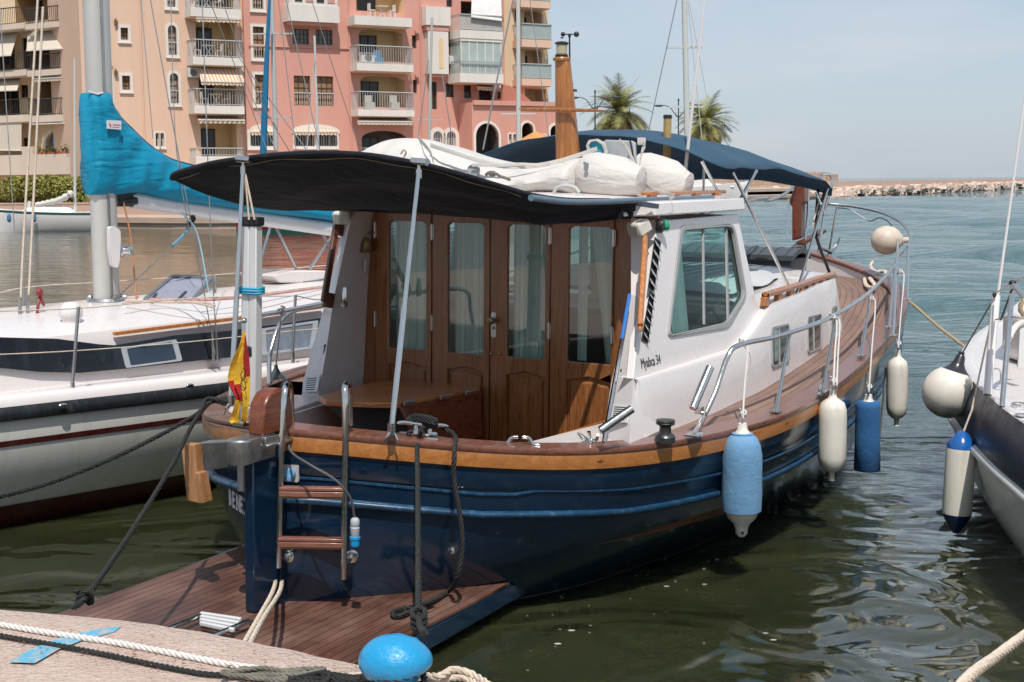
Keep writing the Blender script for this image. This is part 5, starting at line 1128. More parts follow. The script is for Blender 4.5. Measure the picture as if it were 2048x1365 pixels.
# white rope from the ladder to the quay
l0_ = BW(L(560, 1130, t=.36)); lq = [onZ(478, 1305, .80), onZ(490, 1305, .8), onZ(484, 1300, .8)]
for j, (ex, off, lab) in enumerate(((478, -.018, 'leftmost strand of the cream rope from the boarding ladder to the quay'), (491, .016, 'rightmost strand of the cream rope from the boarding ladder to the quay'))):
    e_ = onZ(ex, 1306, .78)
    ropething('tether_rope', lab, [l0_ + V((off * 1.5, -.02, .04)), l0_ + V((off, -.03, -.06)), onP(545 + j * 14, 1185, l0_.lerp(e_, .3), (0, 1, 0)), onP(518 + j * 10, 1235, l0_.lerp(e_, .6), (0, 1, 0)), e_], .011, ROPEW, group='strands of cream rope at the ladder')
ropething('tether_rope', 'loose short end of the cream rope hanging at the foot of the boarding ladder', [l0_ + V((0, -.02, .035)), l0_ + V((.03, -.03, .02)), onP(576, 1160, l0_, (0, 1, 0)), onP(572, 1205, l0_, (0, 1, 0)), onP(570, 1211, l0_, (0, 1, 0))], .009, ROPEW, group='strands of cream rope at the ladder')
mb = MB(); kc = onP(550, 1152, l0_ + V((0, -.03, 0)), (0, 1, 0)); mb.rope(spl([kc + V((.026 * cos(a), .02 * sin(a), .028 * sin(a * 1.5))) for a in [i * .9 for i in range(14)]], 4), .010); kk = mb.build('rope_knot', ROPEW); tag(kk, 'cream knot round the foot of the ladder', 'knot')
ropething('mooring_rope', 'tan line from the bow of the motor boat to the boat on the right', [BW(V((8.3, -1.48, 1.24))), onY(1822, 606, 14.0), onY(1880, 656, 12.8), onY(1962, 718, 11.2)], .014, ROPET)
# shore line hanging down at the bow side
mb = MB(); a = BW(L(1772, 735, y=-1.9)); mb.rope([a, onP(1762, 850, a, (0, 1, 0)), onP(1758, 880, a, (0, 1, 0))], .01); o = mb.build('hanging_rope', ROPEG); tag(o, 'thin dark rope hanging down the bow side by the white fender', 'rope')
# ================================================================ near quay
k = NT('pinkish_concrete_quay')
f = k.noise(2.2, 6, .6); g = k.noise(30, 5, .7); vo = k.n('TexVoronoi', Scale=55.0, Randomness=1.0); k.l(k.n('TexCoord').outputs['Object'], vo.inputs['Vector'])
c = k.mix(k.ramp(f, [(.3, 0.0), (.7, 1.0)]), (.47, .335, .275), (.60, .465, .395))
c = k.mix(k.ramp(g, [(.5, 0.0), (.7, .5)]), c, (.66, .58, .51)); c = k.mix(k.ramp(vo.outputs['Distance'], [(.12, .55), (.22, 0.0)]), c, (.24, .15, .11)); c = k.mix(k.ramp(k.noise(90, 2), [(.6, 0.0), (.7, .6)]), c, (.68, .62, .56))
c = k.mix(k.ramp(k.noise(1.1, 7, .75), [(.56, 0.0), (.66, .45)]), c, (.22, .16, .12)); k.set(col=c, rough=.9); n1 = k.bump(g, .018); k.bump(vo.outputs['Distance'], -.006, prev=n1); QUAYM = k.m
ed = [(-14, 6.6), (-6, 6.1), (-3.2, 5.62), onZ(0, 1212, .8)[:2], onZ(300, 1240, .8)[:2], onZ(500, 1275, .8)[:2], onZ(700, 1318, .8)[:2], onZ(950, 1365, .8)[:2], (.9, 3.9), (3, 2.85), (9, 0.5)]
ed = [V((p[0], p[1], .8)) for p in ed]; ed = spl(ed, 14)
mb = MB(); n = len(ed)
def erow(z, off): return [V((p.x, p.y - off + .022 * noise.noise(V((p.x * 6, z * 5, 0))), z)) for p in ed]
rows = [erow(-1.5, 0.0), erow(.2, 0), erow(.74, 0), erow(.785, .012), erow(.80, .045)]
for q in (.2, .4, .7, 1.1, 1.8, 3): rows.append([V((p.x, p.y - q, .80 + .006 * noise.noise(V((p.x * 2, q * 3, 1))))) for p in ed])
rows.append([V((p.x, -8, .8)) for p in ed]); mb.grid(rows); mb.build('quay', QUAYM, kind='structure', sharp=60)
mb = MB(); s = [onZ(p[0], p[1], .804) for p in ((18, 1326), (60, 1300), (120, 1277), (180, 1262), (243, 1254), (228, 1266), (170, 1280), (118, 1300), (70, 1328))]
k = NT('worn_cyan_paint'); fm = k.ramp(k.noise(26, 6, .75), [(.38, 0.0), (.52, 1.0)]); k.set(col=k.mix(fm, (.46, .37, .32), (.10, .36, .52)), rough=.8)
ps = [V((p.x, p.y, .8062)) for p in s]; mb.plate(ps); mb.build('painted_stripe', k.m, kind='structure')
# blue bollard
c = onY(793, 1322, 4.22); sp_ = dsc(c)
bt = thing('mooring_bollard', 'bright blue painted iron bollard with a rounded lopsided head at the quay edge', 'bollard', (c.x, c.y, .8))
k = NT('glossy_blue_bollard_paint'); f = k.noise(9, 5, .6); chip = k.ramp(k.noise(7, 6, .75), [(.64, 0.0), (.68, 1.0)])
cc = k.mix(f, (.004, .22, .48), (.015, .34, .62)); cc = k.mix(chip, cc, (.10, .045, .02)); k.set(col=cc, rough=k.ramp(chip, [(0, .28), (1, .9)]), coat=.3); n1 = k.bump(k.noise(60, 5, .6), .004); k.bump(chip, -.004, prev=n1); BB = k.m
mb = MB(); rows = []; R_ = 73 * sp_
for i in range(19):
    th_ = pi * i / 18; row = []
    for j in range(32):
        ph = 2 * pi * j / 32; x = sin(th_) * cos(ph); y = sin(th_) * sin(ph); z = cos(th_)
        rx = R_ * (1.0 + .05 * (x < 0) * -x); sk = .16 * z * R_
        zz = z * R_ * (.72 if z > 0 else .70) * (1 - .10 * x)
        if x > .55: zz *= .9
        row.append(V((c.x + x * rx * (1 if z > -.2 else 1 + .25 * (z + .2)) + sk * .2, c.y + y * R_ * .9, c.z + zz + .004 * noise.noise(V((x * 3, y * 3, z * 3))))))
    rows.append(row)
mb.grid(rows, closev=True); mb.build('head', BB, bt, sharp=80)
mb = MB(); mb.lathe((c.x, c.y, .795), (0, 0, 1), [(.10, 0), (.095, .03), (.07, .05), (.062, .12), (.07, c.z - .8)], 24); mb.build('stem', BB, bt)
# ropes lying on the quay
def qz(px, py, h=.012): return onZ(px, py, .80 + h)
ropething('quay_rope', 'thick off-white line lying along the quay edge', [qz(-40, 1238), qz(0, 1249), qz(100, 1266), qz(220, 1284), qz(330, 1304), qz(440, 1326), qz(520, 1338), qz(600, 1352), qz(690, 1362), qz(760, 1368)], .0115, paint('off_white_line', (.66, .63, .60), rough=.8, dirt=(.4, .34, .3)), nn=6)
ropething('quay_rope', 'thin dark line lying on the quay in front of the off-white one', [qz(-40, 1258), qz(0, 1271), qz(110, 1290), qz(220, 1311), qz(330, 1334), qz(410, 1348), qz(480, 1352), qz(560, 1356)], .0095, ROPEB)
random.seed(5)
def tangle(name, lab, cx, cy, w_, h_, n, r, m, loops=7, z0=.0):
    pts = []
    for i in range(n):
        a = i * 2.399 + random.uniform(-.5, .5); rr = random.uniform(.45, 1)
        pts.append(qz(cx + w_ * rr * cos(a), cy + h_ * rr * sin(a), z0 + .012 + .035 * random.random()))
    return ropething(name, lab, pts, r, m, n=9)
tangle('rope_pile', 'loose tangle of grey-brown rope on the quay left of the blue bollard', 560, 1347, 120, 16, 16, .0085, ROPEG)
tangle('rope_pile', 'darker tangle of thin rope nearest the blue bollard', 650, 1358, 110, 16, 15, .008, ROPEB, z0=.012)
ropething('quay_rope', 'cream rope bundle coming from behind the blue bollard', [qz(700, 1352), qz(760, 1350), qz(840, 1352, .03), qz(880, 1352, .05), qz(905, 1340, .05), qz(935, 1345, .03), qz(960, 1358, .02), qz(985, 1375, .01)], .012, ROPEW)
ropething('quay_rope', 'second cream rope to the right of the blue bollard', [qz(840, 1366), qz(880, 1362, .02), qz(905, 1356, .03), qz(930, 1358), qz(955, 1370), qz(960, 1385)], .011, ROPEW)
ropething('mooring_rope', 'blackened rope turns round the neck of the blue bollard', [V((c.x + .085 * cos(a), c.y + .085 * sin(a), .84 + .004 * i)) for i, a in enumerate([i * .6 for i in range(22)])], .011, ROPEB, group='black mooring lines')
ropething('mooring_rope', 'thick cream three-strand rope crossing the bottom right corner', [onY(1880, 1420, 3.3), onY(1940, 1352, 3.6), onY(1990, 1315, 3.9), onY(2048, 1272, 4.2), onY(2160, 1195, 4.8)], .0155, ROPEW, nn=7)

random.seed(44); mb = MB()
for q in range(260):
    px, py = (random.gauss(260, 150), 0), 0
    px = random.uniform(10, 900); py = 1290 + (px - 60) * .095 + random.gauss(0, 14)
    c = onZ(px, py, .811 + random.random() * .004); a = random.uniform(0, 6.28); r_ = random.uniform(.003, .009); u = V((cos(a), sin(a), random.uniform(-.2, .3))) * r_; w_ = V((-sin(a), cos(a), 0)) * r_ * random.uniform(.25, .6)
    mb.poly([c - u, c - w_, c + u, c + w_])
lv_ = mb.build('dry_leaf_litter', paint('dry_brown_leaf', (.22, .10, .04), rough=.9, var=.5, scale=60)); tag(lv_, 'scattered dry brown leaf bits on the quay beside the ropes', 'leaf litter', kind='stuff')
# ================================================================ the white sailing yacht on the left
SM = frame((-4.55, 10.45, 0), radians(41.4)); SMI = SM.inverted()
def SL(px, py, **k): return L(px, py, M=SM, **k)
sb = thing('sailing_yacht', 'white sailing yacht with a navy window band and bright blue sail cover at the left', 'sailing boat', M=SM)
def S_(name, mb, m, parent=None, **k): return mb.build(name, m, parent or sb, **k)
HGREY = paint('pale_grey_hull', (.76, .74, .69), rough=.28, var=.04, coat=.2, dirt=(.40, .36, .30), dirt_amt=.35, stretch=(1, 1, .4), scale=2)
MAROON = paint('maroon_stripe', (.07, .012, .012), rough=.3, var=.15, dirt=(.12, .08, .06))
def hull_loft(M, gun, wl, secs, side_bulge=.0):
    """gun, wl: lists of (x, halfbeam, z); secs: fractions down from gunwale (0) to waterline (1) and below"""
    g, w_ = spl(gun, 5), spl(wl, 5); rows = []
    def pt(i, q, sd):
        a, b = g[i], w_[i]; f = q ** 1.5 if q > 0 else 0
        x = a.x + (b.x - a.x) * f; y = a.y + (b.y - a.y) * f + side_bulge * sin(pi * min(q, 1)) * min(1, a.y); z = a.z + (b.z - a.z) * q
        return V((x, sd * max(y, 0), z))
    return g, w_, pt
gun = [(-4.4, 0, 1.12), (-4.2, .14, 1.10), (-3.4, .62, 1.04), (-2.2, 1.08, .97), (-.8, 1.38, .92), (.6, 1.50, .90), (2.2, 1.55, .88), (4, 1.50, .87), (5.6, 1.30, .88), (6.4, 1.12, .9)]
wl_ = [(-3.8, 0, 0), (-3.6, .08, 0), (-2.9, .40, 0), (-1.9, .74, 0), (-.6, 1.02, 0), (.6, 1.14, 0), (2.2, 1.18, 0), (4, 1.08, 0), (5.2, .8, 0), (5.8, .45, 0)]
g, w_, pt = hull_loft(SM, gun, wl_, None, .05)
def sband(q0, q1, off, name, m, nq=4, parent=None):
    mb = MB(SM)
    for sd in (-1, 1):
        rows = []
        for i in range(len(g)):
            d = g[min(i + 1, len(g) - 1)] - g[max(i - 1, 0)]; n = V((-d.y, d.x, 0)).normalized()
            rows.append([pt(i, q0 + (q1 - q0) * k / nq, sd) + V((n.x * off, sd * n.y * off, 0)) for k in range(nq + 1)])
        mb.grid(rows)
    return S_(name, mb, m)
sband(0, 1.25, 0, 'hull', HGREY, 14)
mb = MB(SM); mb.poly([pt(len(g) - 1, q, -1) for q in (0, .5, 1.2)] + [pt(len(g) - 1, q, 1) for q in (1.2, .5, 0)]); S_('transom', mb, HGREY)
sband(.80, 1.25, .005, 'boot_stripe', MAROON, 5); sband(.255, .30, .005, 'maroon_line', MAROON, 1)
def ssweep(prof, name, m, sharp=40):
    for sd in (-1, 1):
        mb = MB(SM); rows = []
        for i in range(len(g)):
            d = g[min(i + 1, len(g) - 1)] - g[max(i - 1, 0)]; n = V((-d.y, d.x, 0)).normalized(); p = g[i]
            rows.append([(p.x + n.x * o, sd * (p.y + n.y * o), p.z + z) for o, z in prof])
        mb.grid(rows, closev=True); S_(name, mb, m, sharp=sharp)
ssweep([(-.02, -.095), (.035, -.09), (.045, -.07), (.045, -.025), (.03, .0), (-.02, 0)], 'rubbing_band', paint('scuffed_black_rubber', (.018, .022, .026), rough=.4, var=.3, dirt=(.20, .21, .21), dirt_amt=.3, scale=5))
ssweep([(-.02, .0), (.02, .004), (.01, .05), (-.02, .075), (-.06, .08), (-.08, .05), (-.09, 0)], 'toe_rail', WHITE, 60)
mb = MB(SM); mb.grid([[(p.x, p.y * k / 5 * .97, p.z + .03 + .05 * (1 - (k / 5) ** 2)) for k in range(-5, 6)] for p in g]); S_('deck', mb, WHITE)
# coachroof
cr = [(-2.6, .45, .02, .3), (-2.3, .62, .16, .5), (-1.5, .86, .28, .72), (-.7, 1.08, .35, .98), (.5, 1.10, .38, 1.01), (1.6, 1.10, .40, 1.01), (2.8, 1.10, .42, 1.01), (4.0, 1.08, .44, .98), (4.3, .98, .44, .85)]
mb = MB(SM); rows = []
crs = spl([V((a, b, c)) for a, b, c, d in cr], 4); crt = spl([V((a, d, 0)) for a, b, c, d in cr], 4)
for p, q in zip(crs, crt):
    zb = .90; zt = .92 + p.z; row = []
    for k in range(-8, 9):
        a = abs(k) / 8; s_ = 1 if k > 0 else -1
        if a > .99: y, z = p.y, zb
        elif a > .86: y, z = p.y - .03, zb + (zt - zb) * .72
        elif a > .74: y, z = q.y + .02, zt + .0
        else: y, z = q.y * a / .74 * .97, zt + .10 * (1 - (a / .74) ** 2) + .012
        row.append((p.x, s_ * y, z))
    rows.append(row)
mb.grid(rows); mb.f.append([len(mb.v) - 17 + k for k in range(17)]); S_('coachroof', mb, WHITE, sharp=50)
NB = (0, -1.13, .95); NN = V((0, -.33, .06)).normalized()
def NP(px, py, off=0): return onPl(px, py, V(NB) + NN * (.012 + off), NN, SM)
band = [(-60, 674), (0, 675), (114, 678), (198, 689), (228, 691), (266, 685), (350, 671), (457, 662), (560, 648), (660, 634), (656, 692), (610, 700), (442, 717), (365, 725), (251, 738), (160, 746), (76, 744), (0, 736), (-60, 733)]
NBM = paint('dark_navy_band', (.012, .016, .023), rough=.2, var=.3, coat=.4, dirt=(.07, .09, .12), dirt_amt=.35, scale=1.2)
mb = MB(SM); mb.plate([NP(*p) for p in band], th=NN * -.006); S_('window_band', mb, NBM)
for nm, qd, m in (('window', [(241, 696), (352, 679), (364, 722), (251, 737)], paint('dark_blue_window', (.035, .055, .085), rough=.08, coat=.5)), ('window', [(520, 658), (636, 641), (628, 697), (522, 711)], paint('hazy_grey_window', (.16, .20, .25), rough=.12, coat=.4, dirt=(.4, .42, .45), dirt_amt=.5, scale=6))):
    qq = [NP(*p, .006) for p in qd]; c = sum(qq, V()) / 4; inn_ = [c + (p - c) * .82 for p in qq]
    mb = MB(SM); mb.plate(rounded(qq, .02), [rounded(inn_, .015)], NN * .008); fr = S_('window', mb, paint('grey_window_frame', (.36, .39, .43), rough=.4, dirt=(.5, .5, .5), scale=9))
    mb = MB(SM); mb.plate([p + NN * .002 for p in rounded(inn_, .015)], th=NN * -.003); S_('pane', mb, m, parent=fr)
# hand rail along the roof edge
mb = MB(SM); q = [SL(228, 668, y=-1.09), SL(330, 655, y=-1.09), SL(460, 639, y=-1.09), SL(560, 626, y=-1.08), SL(645, 614, y=-1.08)]
for a, b in zip(q, q[1:]): mb.bar(a, b, .04, .026)
S_('grab_rail', mb, RAILW, bevel=.003)
# hatch, standing open
hq = [SL(283, 600, z=1.42), SL(424, 588, z=1.42), SL(430, 550, z=1.60), SL(343, 550, z=1.60)]
hq = [SL(284, 598, y=-.25), SL(384, 604, y=-.42), SL(429, 552, y=.12), SL(344, 549, y=.28)]
mb = MB(SM); c = sum(hq, V()) / 4; nn = (hq[1] - hq[0]).cross(hq[3] - hq[0]).normalized(); nn = nn if nn.dot(SMI @ CAM - c) > 0 else -nn; ii = [c + (p - c) * .84 for p in hq]
mb.plate(rounded(hq, .05), [rounded(ii, .04)], nn * -.03); hf = S_('hatch', mb, paint('grey_hatch_frame', (.16, .18, .20), rough=.4, metal=.3), bevel=.004)
mb = MB(SM); mb.plate([p - nn * .012 for p in rounded(ii, .04)], th=nn * -.01); S_('pane', mb, paint('mauve_acrylic', (.27, .26, .33), rough=.08, coat=.4, dirt=(.45, .42, .45), scale=6), parent=hf)
mb = MB(SM)
for a, b in (((302, 601), (313, 588)), ((352, 604), (372, 584))): mb.bar(SL(*a, y=-.42), SL(*b, y=-.3), .02, .015)
S_('hatch_handle', mb, BLKP, parent=hf)
mb = MB(SM); a = SL(400, 604, y=-.35); mb.tube([a, SL(430, 590, y=-.2), SL(429, 553, y=.12)], .012); S_('hatch_stay', mb, DULL, parent=hf)
# dome vent
c = SL(142, 628, y=-.72); mb = MB(SM); r = .083; mb.lathe(c + V((0, 0, -.085)), (0, 0, 1), [(.07, 0), (.07, .05), (.085, .06), (.087, .10), (.075, .145), (.045, .17), (.001, .178)], 24); S_('dome_vent', mb, WHITE, sharp=60)
# mast and boom
MG = paint('grey_anodised_mast', (.56, .545, .51), rough=.42, metal=.35, var=.1, stretch=(1, 1, .15), scale=5)
mb = MB(SM); mbase = SL(214, 604, y=0); mtop = SL(182, -260, y=0); rows = []
for k in range(21):
    p = mbase.lerp(mtop, k / 20) - (V((0, 0, .04)) if k == 0 else V()); rows.append([p + V((.115 * cos(a), .083 * sin(a), 0)) for a in [2 * pi * j / 24 for j in range(24)]])
mb.grid(rows, closev=True); mast_ = S_('mast', mb, MG, sharp=70)
mb = MB(SM); mb.bar(mbase + V((-.01, -.088, .05)), mbase.lerp(mtop, .9) + V((-.01, -.088, 0)), .02, .016, up=(1, 0, 0)); S_('mast_track', mb, DULL, parent=mast_)
mb = MB(SM); mb.lathe(mbase + V((0, 0, -.03)), (0, 0, 1), [(.15, 0), (.15, .04), (.13, .06)], 24)
for a in (.3, 1.3, 2.3, -.6, -1.6): mb.lathe(mbase + V((.14 * cos(a), .14 * sin(a), .03)), (cos(a), sin(a), 0), [(.03, -.015), (.035, 0), (.03, .02)], 12)
S_('mast_foot', mb, DULL, parent=mast_)
c = SL(246, 502, y=-.12); mb = MB(SM); mb.lathe(c, (.6, -.8, 0), [(.05, -.04), (.055, 0), (.035, .012), (.03, .05), (.045, .06), (.045, .075), (.01, .08)], 20); S_('winch', mb, STEEL, parent=mast_)
mb = MB(SM); pts = [SL(*p, y=-.16) for p in ((220, 455), (228, 452), (241, 461), (242, 478), (240, 520), (236, 537), (226, 534), (221, 500))]; mb.plate(rounded(pts, .02), th=(0, .05, 0)); S_('winch_handle_pocket', mb, WHITE, parent=mast_, bevel=.012)
b0, b1 = SL(262, 400, y=0), SL(690, 462, y=0); mb = MB(SM); rows = []
for k in range(13):
    p = b0.lerp(b1, k / 12); rows.append([p + V((0, .055 * cos(a), .07 * sin(a))) for a in [2 * pi * j / 18 for j in range(18)]])
mb.grid(rows, closev=True); mb.f += [list(range(18)), list(range(len(mb.v) - 18, len(mb.v)))]; boom = S_('boom', mb, ALU, sharp=60)
mb = MB(SM); mb.obox(SL(252, 399, y=0), (.08, 0, 0), (0, .04, 0), (0, 0, .06)); mb.tube([SL(235, 405, y=0), SL(275, 402, y=-.05)], .035); S_('gooseneck', mb, BLKP, parent=boom, bevel=.01)
# blue sail cover
prs = [((171, 186), (176, 390), .10), ((186, 187), (188, 391), .155), ((212, 184), (214, 391), .165), ((226, 214), (228, 391), .16), ((246, 240), (247, 388), .17), ((268, 262), (268, 387), .18), ((292, 285), (292, 391), .185), ((318, 305), (318, 398), .18), ((345, 320), (345, 404), .18), ((380, 330), (380, 408), .18), ((430, 343), (430, 414), .17), ((500, 362), (500, 424), .16), ((570, 386), (570, 432), .15), ((640, 405), (640, 440), .13), ((690, 420), (690, 450), .10)]
tp_ = spl([SL(*a, y=0) for a, b, c in prs], 5); bt_ = spl([SL(*b, y=0) for a, b, c in prs], 5); wd_ = spl([V((c, 0, 0)) for a, b, c in prs], 5)
mb = MB(SM); rows = []
NK = 36
for i in range(len(tp_)):
    m_ = (tp_[i] + bt_[i]) / 2; h = (tp_[i].z - bt_[i].z) / 2; ww = wd_[i].x; row = []
    for k in range(NK):
        a = 2 * pi * k / NK; cy, cz = cos(a), sin(a)
        u = (1 if cz > 0 else -1) * abs(cz) ** .75; mk = max(0, 1 - i / 26); wdt = ww * (abs(cy) ** (.8 - .5 * mk)) * (1 if cy > 0 else -1) * (.72 + .28 * (-cz) * (1 - mk) + .28 * mk) 
        x_ = m_.x; zz = m_.z + h * u
        wr = .013 * sin(zz * 19 - i * .30 + 4 * noise.noise(V((i * .12, zz * 2.5, 0)))) * (1 if i < 40 else .5) + .018 * noise.noise(V((i * .3, zz * 6, k * .1)))
        row.append(V((x_ + (.0), wdt + wr * (1 if cy > 0 else -1) * abs(cy) ** .4, zz)))
    rows.append(row)
mb.grid(rows, closev=True); n = len(mb.v); mb.f += [list(range(NK)), list(range(n - NK, n))]; cov = S_('sail_cover', mb, BTARP, sharp=80)
mb = MB(SM); lq = [SL(*p, y=-.175) for p in ((214, 241), (243, 242), (243, 260), (214, 258))]; mb.plate(lq, th=(0, .008, 0)); lb = S_('sailmaker_label', mb, paint('pale_label', (.62, .60, .60), rough=.5), parent=cov, bevel=.002)
mb = MB(SM); mb.plate([SL(*p, y=-.1765) for p in ((217, 246), (223, 250), (221, 257), (219, 250))], th=(0, .003, 0)); mb.plate([SL(*p, y=-.1765) for p in ((226, 249), (241, 250), (241, 252), (226, 251))], th=(0, .003, 0)); mb.plate([SL(*p, y=-.1765) for p in ((224, 254), (240, 255), (240, 256), (224, 255))], th=(0, .003, 0)); S_('label_mark', mb, flat('faded_red_print', (.45, .10, .12)), parent=lb)
mb = MB(SM); mb.tube([p + V((0, 0, .004)) for p in tp_[12:]], .006, n=5); S_('cover_edge', mb, flat('dark_blue_edging', (.01, .05, .12)), parent=cov)
mb = MB(SM); mb.tube([SL(176, 183, y=-.08), SL(195, 189, y=-.11), SL(215, 184, y=-.06)], .008); S_('cover_collar', mb, GREYW, parent=cov)
# rigging wires, lifelines, stanchions
def wire(pts, r=.004, m=None, nm='rigging_wire', n=5):
    mb = MB(SM); mb.tube(pts if len(pts) == 2 else spl(pts, 6), r, n=n); return S_(nm, mb, m or DULL)
wire([SL(76, -10, y=-.2), SL(47, 480, y=-.2), SL(40, 650, y=-.2)], .010, ROPEW, 'halyard'); wire([SL(86, 14, y=-.25), SL(63, 480, y=-.25), SL(55, 640, y=-.25)], .010, ROPEW, 'halyard')
wire([SL(-2, -10, y=.1), SL(30, 480, y=.1)], .004)
wire([SL(281, -10, y=.05), SL(306, 278, y=.05)]); wire([SL(299, -10, y=-1.15), SL(355, 299, y=-1.15), SL(432, 715, y=-1.15)], .0045); wire([SL(341, -10, y=-.3), SL(352, 290, y=-.3), SL(380, 470, y=-.3)], .004)
wire([SL(404, -10, y=-1.12), SL(421, 460, y=-1.12), SL(434, 715, y=-1.12)], .0045); wire([SL(415, -10, y=.4), SL(500, 210, y=.4), SL(560, 370, y=.3)], .004); wire([SL(440, -10, y=.3), SL(520, 200, y=.3), SL(640, 400, y=.2)], .004); wire([SL(620, -10, y=.5), SL(700, 240, y=.5), SL(722, 300, y=.5)], .004)
for x in (427, 434):
    mb = MB(SM); mb.tube([SL(x - 3, 650, y=-1.16), SL(x, 722, y=-1.16)], [.008, .011], n=8); S_('turnbuckle', mb, DULL)
mb = MB(SM); mb.plate([SL(*p, y=-1.16) for p in ((420, 722), (443, 718), (444, 724), (421, 727))], th=(0, .04, 0)); S_('chain_plate', mb, STEEL)
wire([SL(367, 430, y=-.05), SL(395, 470, y=-.05), SL(420, 600, y=-.1)], .008, flat('pale_blue_rope', (.30, .50, .58), .8), 'line'); wire([SL(390, 420, y=0), SL(372, 465, y=0), SL(345, 492, y=0)], .016, flat('vang_rope', (.12, .25, .32), .8), 'vang'); wire([SL(345, 492, y=0), SL(240, 590, y=0)], .006)
mb = MB(SM); mb.lathe(SL(381, 446, y=-.02), (0, -1, 0), [(.03, -.015), (.034, 0), (.03, .015)], 14); mb.lathe(SL(385, 438, y=-.02), (0, -1, 0), [(.026, -.015), (.03, 0), (.026, .015)], 14); S_('vang_block', mb, BLKP)
wire([SL(247, 404, y=-.05), SL(262, 480, y=-.05), SL(273, 600, y=-.1)], .008, flat('orange_rope', (.55, .25, .12), .8), 'line')
def sst(bx, by, bz, tx, ty, y):
    mb = MB(SM); a = SL(bx, by, y=y); b = SL(tx, ty, y=y); mb.tube([a + V((0, 0, -.02)), a + V((0, 0, .08)), a + V((0, 0, .081)), b], [.016, .016, .0125, .0125], n=10); S_('stanchion', mb, DULL)
sst(146, 788, 0, 157, 614, -1.44); sst(586, 723, 0, 591, 590, -1.46); sst(48, 640, 0, 48, 575, 1.35)
wire([SL(-60, 624, y=-1.40), SL(157, 617, y=-1.44), SL(400, 596, y=-1.47), SL(591, 592, y=-1.46)], .0045, ROPEW, 'lifeline'); wire([SL(-60, 712, y=-1.40), SL(151, 702, y=-1.44), SL(380, 684, y=-1.47), SL(589, 662, y=-1.46), SL(680, 655, y=-1.45)], .0045, ROPEW, 'lifeline')
wire([SL(591, 592, y=-1.46), SL(640, 600, y=-1.45), SL(700, 592, y=-1.4)], .004, ROPEG, 'lifeline')
wire([SL(-60, 606, y=1.2), SL(48, 576, y=1.35), SL(240, 563, y=1.45), SL(460, 548, y=1.48), SL(690, 528, y=1.45)], .006, ROPEW, 'lifeline')
for a, b in (((543, 446), (520, 530)), ((548, 447), (593, 540)), ((640, 455), (662, 508)), ((672, 462), (618, 540))): wire([SL(*a, y=.2), SL(*b, y=.2)], .013, STEEL, 'frame_tube', 8)
mb = MB(SM); pts = [SL(*p, y=-.05) for p in ((545, 552), (590, 542), (655, 542), (660, 560), (600, 566), (560, 566))]; mb.plate(pts, th=(0, .5, 0)); S_('companion_hatch', mb, WHITE, bevel=.02)
mb = MB(SM); mb.plate([SL(*p, y=-.06) for p in ((590, 569), (655, 556), (656, 562), (596, 575))], th=(0, .03, 0)); S_('hatch_shade_strip', mb, GREYI)  # dark strip drawn in for the shade under the companion hatch
for i, (pp, cm_) in enumerate((([(250, 602), (330, 605), (410, 606), (430, 612)], (.62, .45, .38)), ([(300, 598), (390, 600), (430, 600), (520, 592), (650, 575)], (.60, .30, .26)), ([(400, 600), (500, 590), (600, 578), (660, 570)], (.65, .6, .55)), ([(245, 608), (300, 602), (350, 600), (400, 608), (428, 616)], (.5, .42, .36)))):
    mb = MB(SM); c_ = [SL(*p, z=1.47) for p in pp]; mb.rope(spl(c_, 6), .009, n=5); S_('deck_line', mb, paint('deck_line_%s' % 'abcd'[i], cm_, rough=.9, var=.3, scale=50))
mb = MB(SM); c = SL(78, 590, y=-.3); mb.tube(spl([SL(78, 578, y=-.3), SL(80, 592, y=-.28), SL(76, 612, y=-.3), SL(73, 640, y=-.3)], 4), .012, n=6); mb.tube(spl([SL(80, 580, y=-.3), SL(84, 600, y=-.3), SL(88, 612, y=-.3)], 4), .010, n=6); mb.ell(SL(79, 585, y=-.3), (.03, .02, .03)); S_('red_tie', mb, flat('dark_red_cord', (.25, .03, .03)))
mb = MB(SM)
for x, y in ((40, 655), (56, 650)): mb.tube([SL(x, y - 60, y=-.25), SL(x - 2, y + 5, y=-.25)], .012, n=8)
mb.tube([SL(45, 664, y=-.3), SL(60, 660, y=-.3)], .014); S_('furler_foot', mb, DULL)
for x, y in ((126, 811), (380, 771), (592, 747)):
    p = SL(x, y, y=-1.56); mb = MB(SM); mb.ell(p, (.035, .012, .014)); S_('rubbing_band_stud', mb, STEEL)
# ================================================================ the boat on the right edge
RM = Matrix.Translation((3.0, 8.2, 0))
rb = thing('moored_yacht', 'white-decked yacht with a navy topside band cut off by the right edge', 'sailing boat', M=RM)
def R_b(name, mb, m, parent=None, **k): return mb.build(name, m, parent or rb, **k)
rg = [(2.98, 5.6), (2.90, 7.0), (2.98, 8.1), (3.08, 8.9), (3.22, 9.8), (3.44, 10.8), (3.85, 11.9), (4.5, 13.2), (5.5, 14.6), (6.4, 15.2)]
rg = spl([V((x, y, .97 + .015 * max(0, y - 9))) for x, y in rg], 5)
def rnorm(i):
    d = rg[min(i + 1, len(rg) - 1)] - rg[max(i - 1, 0)]; return V((-d.y, d.x, 0)).normalized()
def rsec(prof, name, m, sharp=40, par=None, closed=False):
    mb = MB(); rows = []
    for i, p in enumerate(rg):
        n = rnorm(i); rows.append([(p.x + n.x * o, p.y + n.y * o, p.z + z) for o, z in prof])
    mb.grid(rows, closev=closed); return R_b(name, mb, m, sharp=sharp)
rsec([(.0, .0), (.055, -.10), (.085, -.22), (.08, -.33)], 'navy_band', paint('navy_topside', (.016, .024, .042), rough=.38, coat=.0, var=.15), 60)
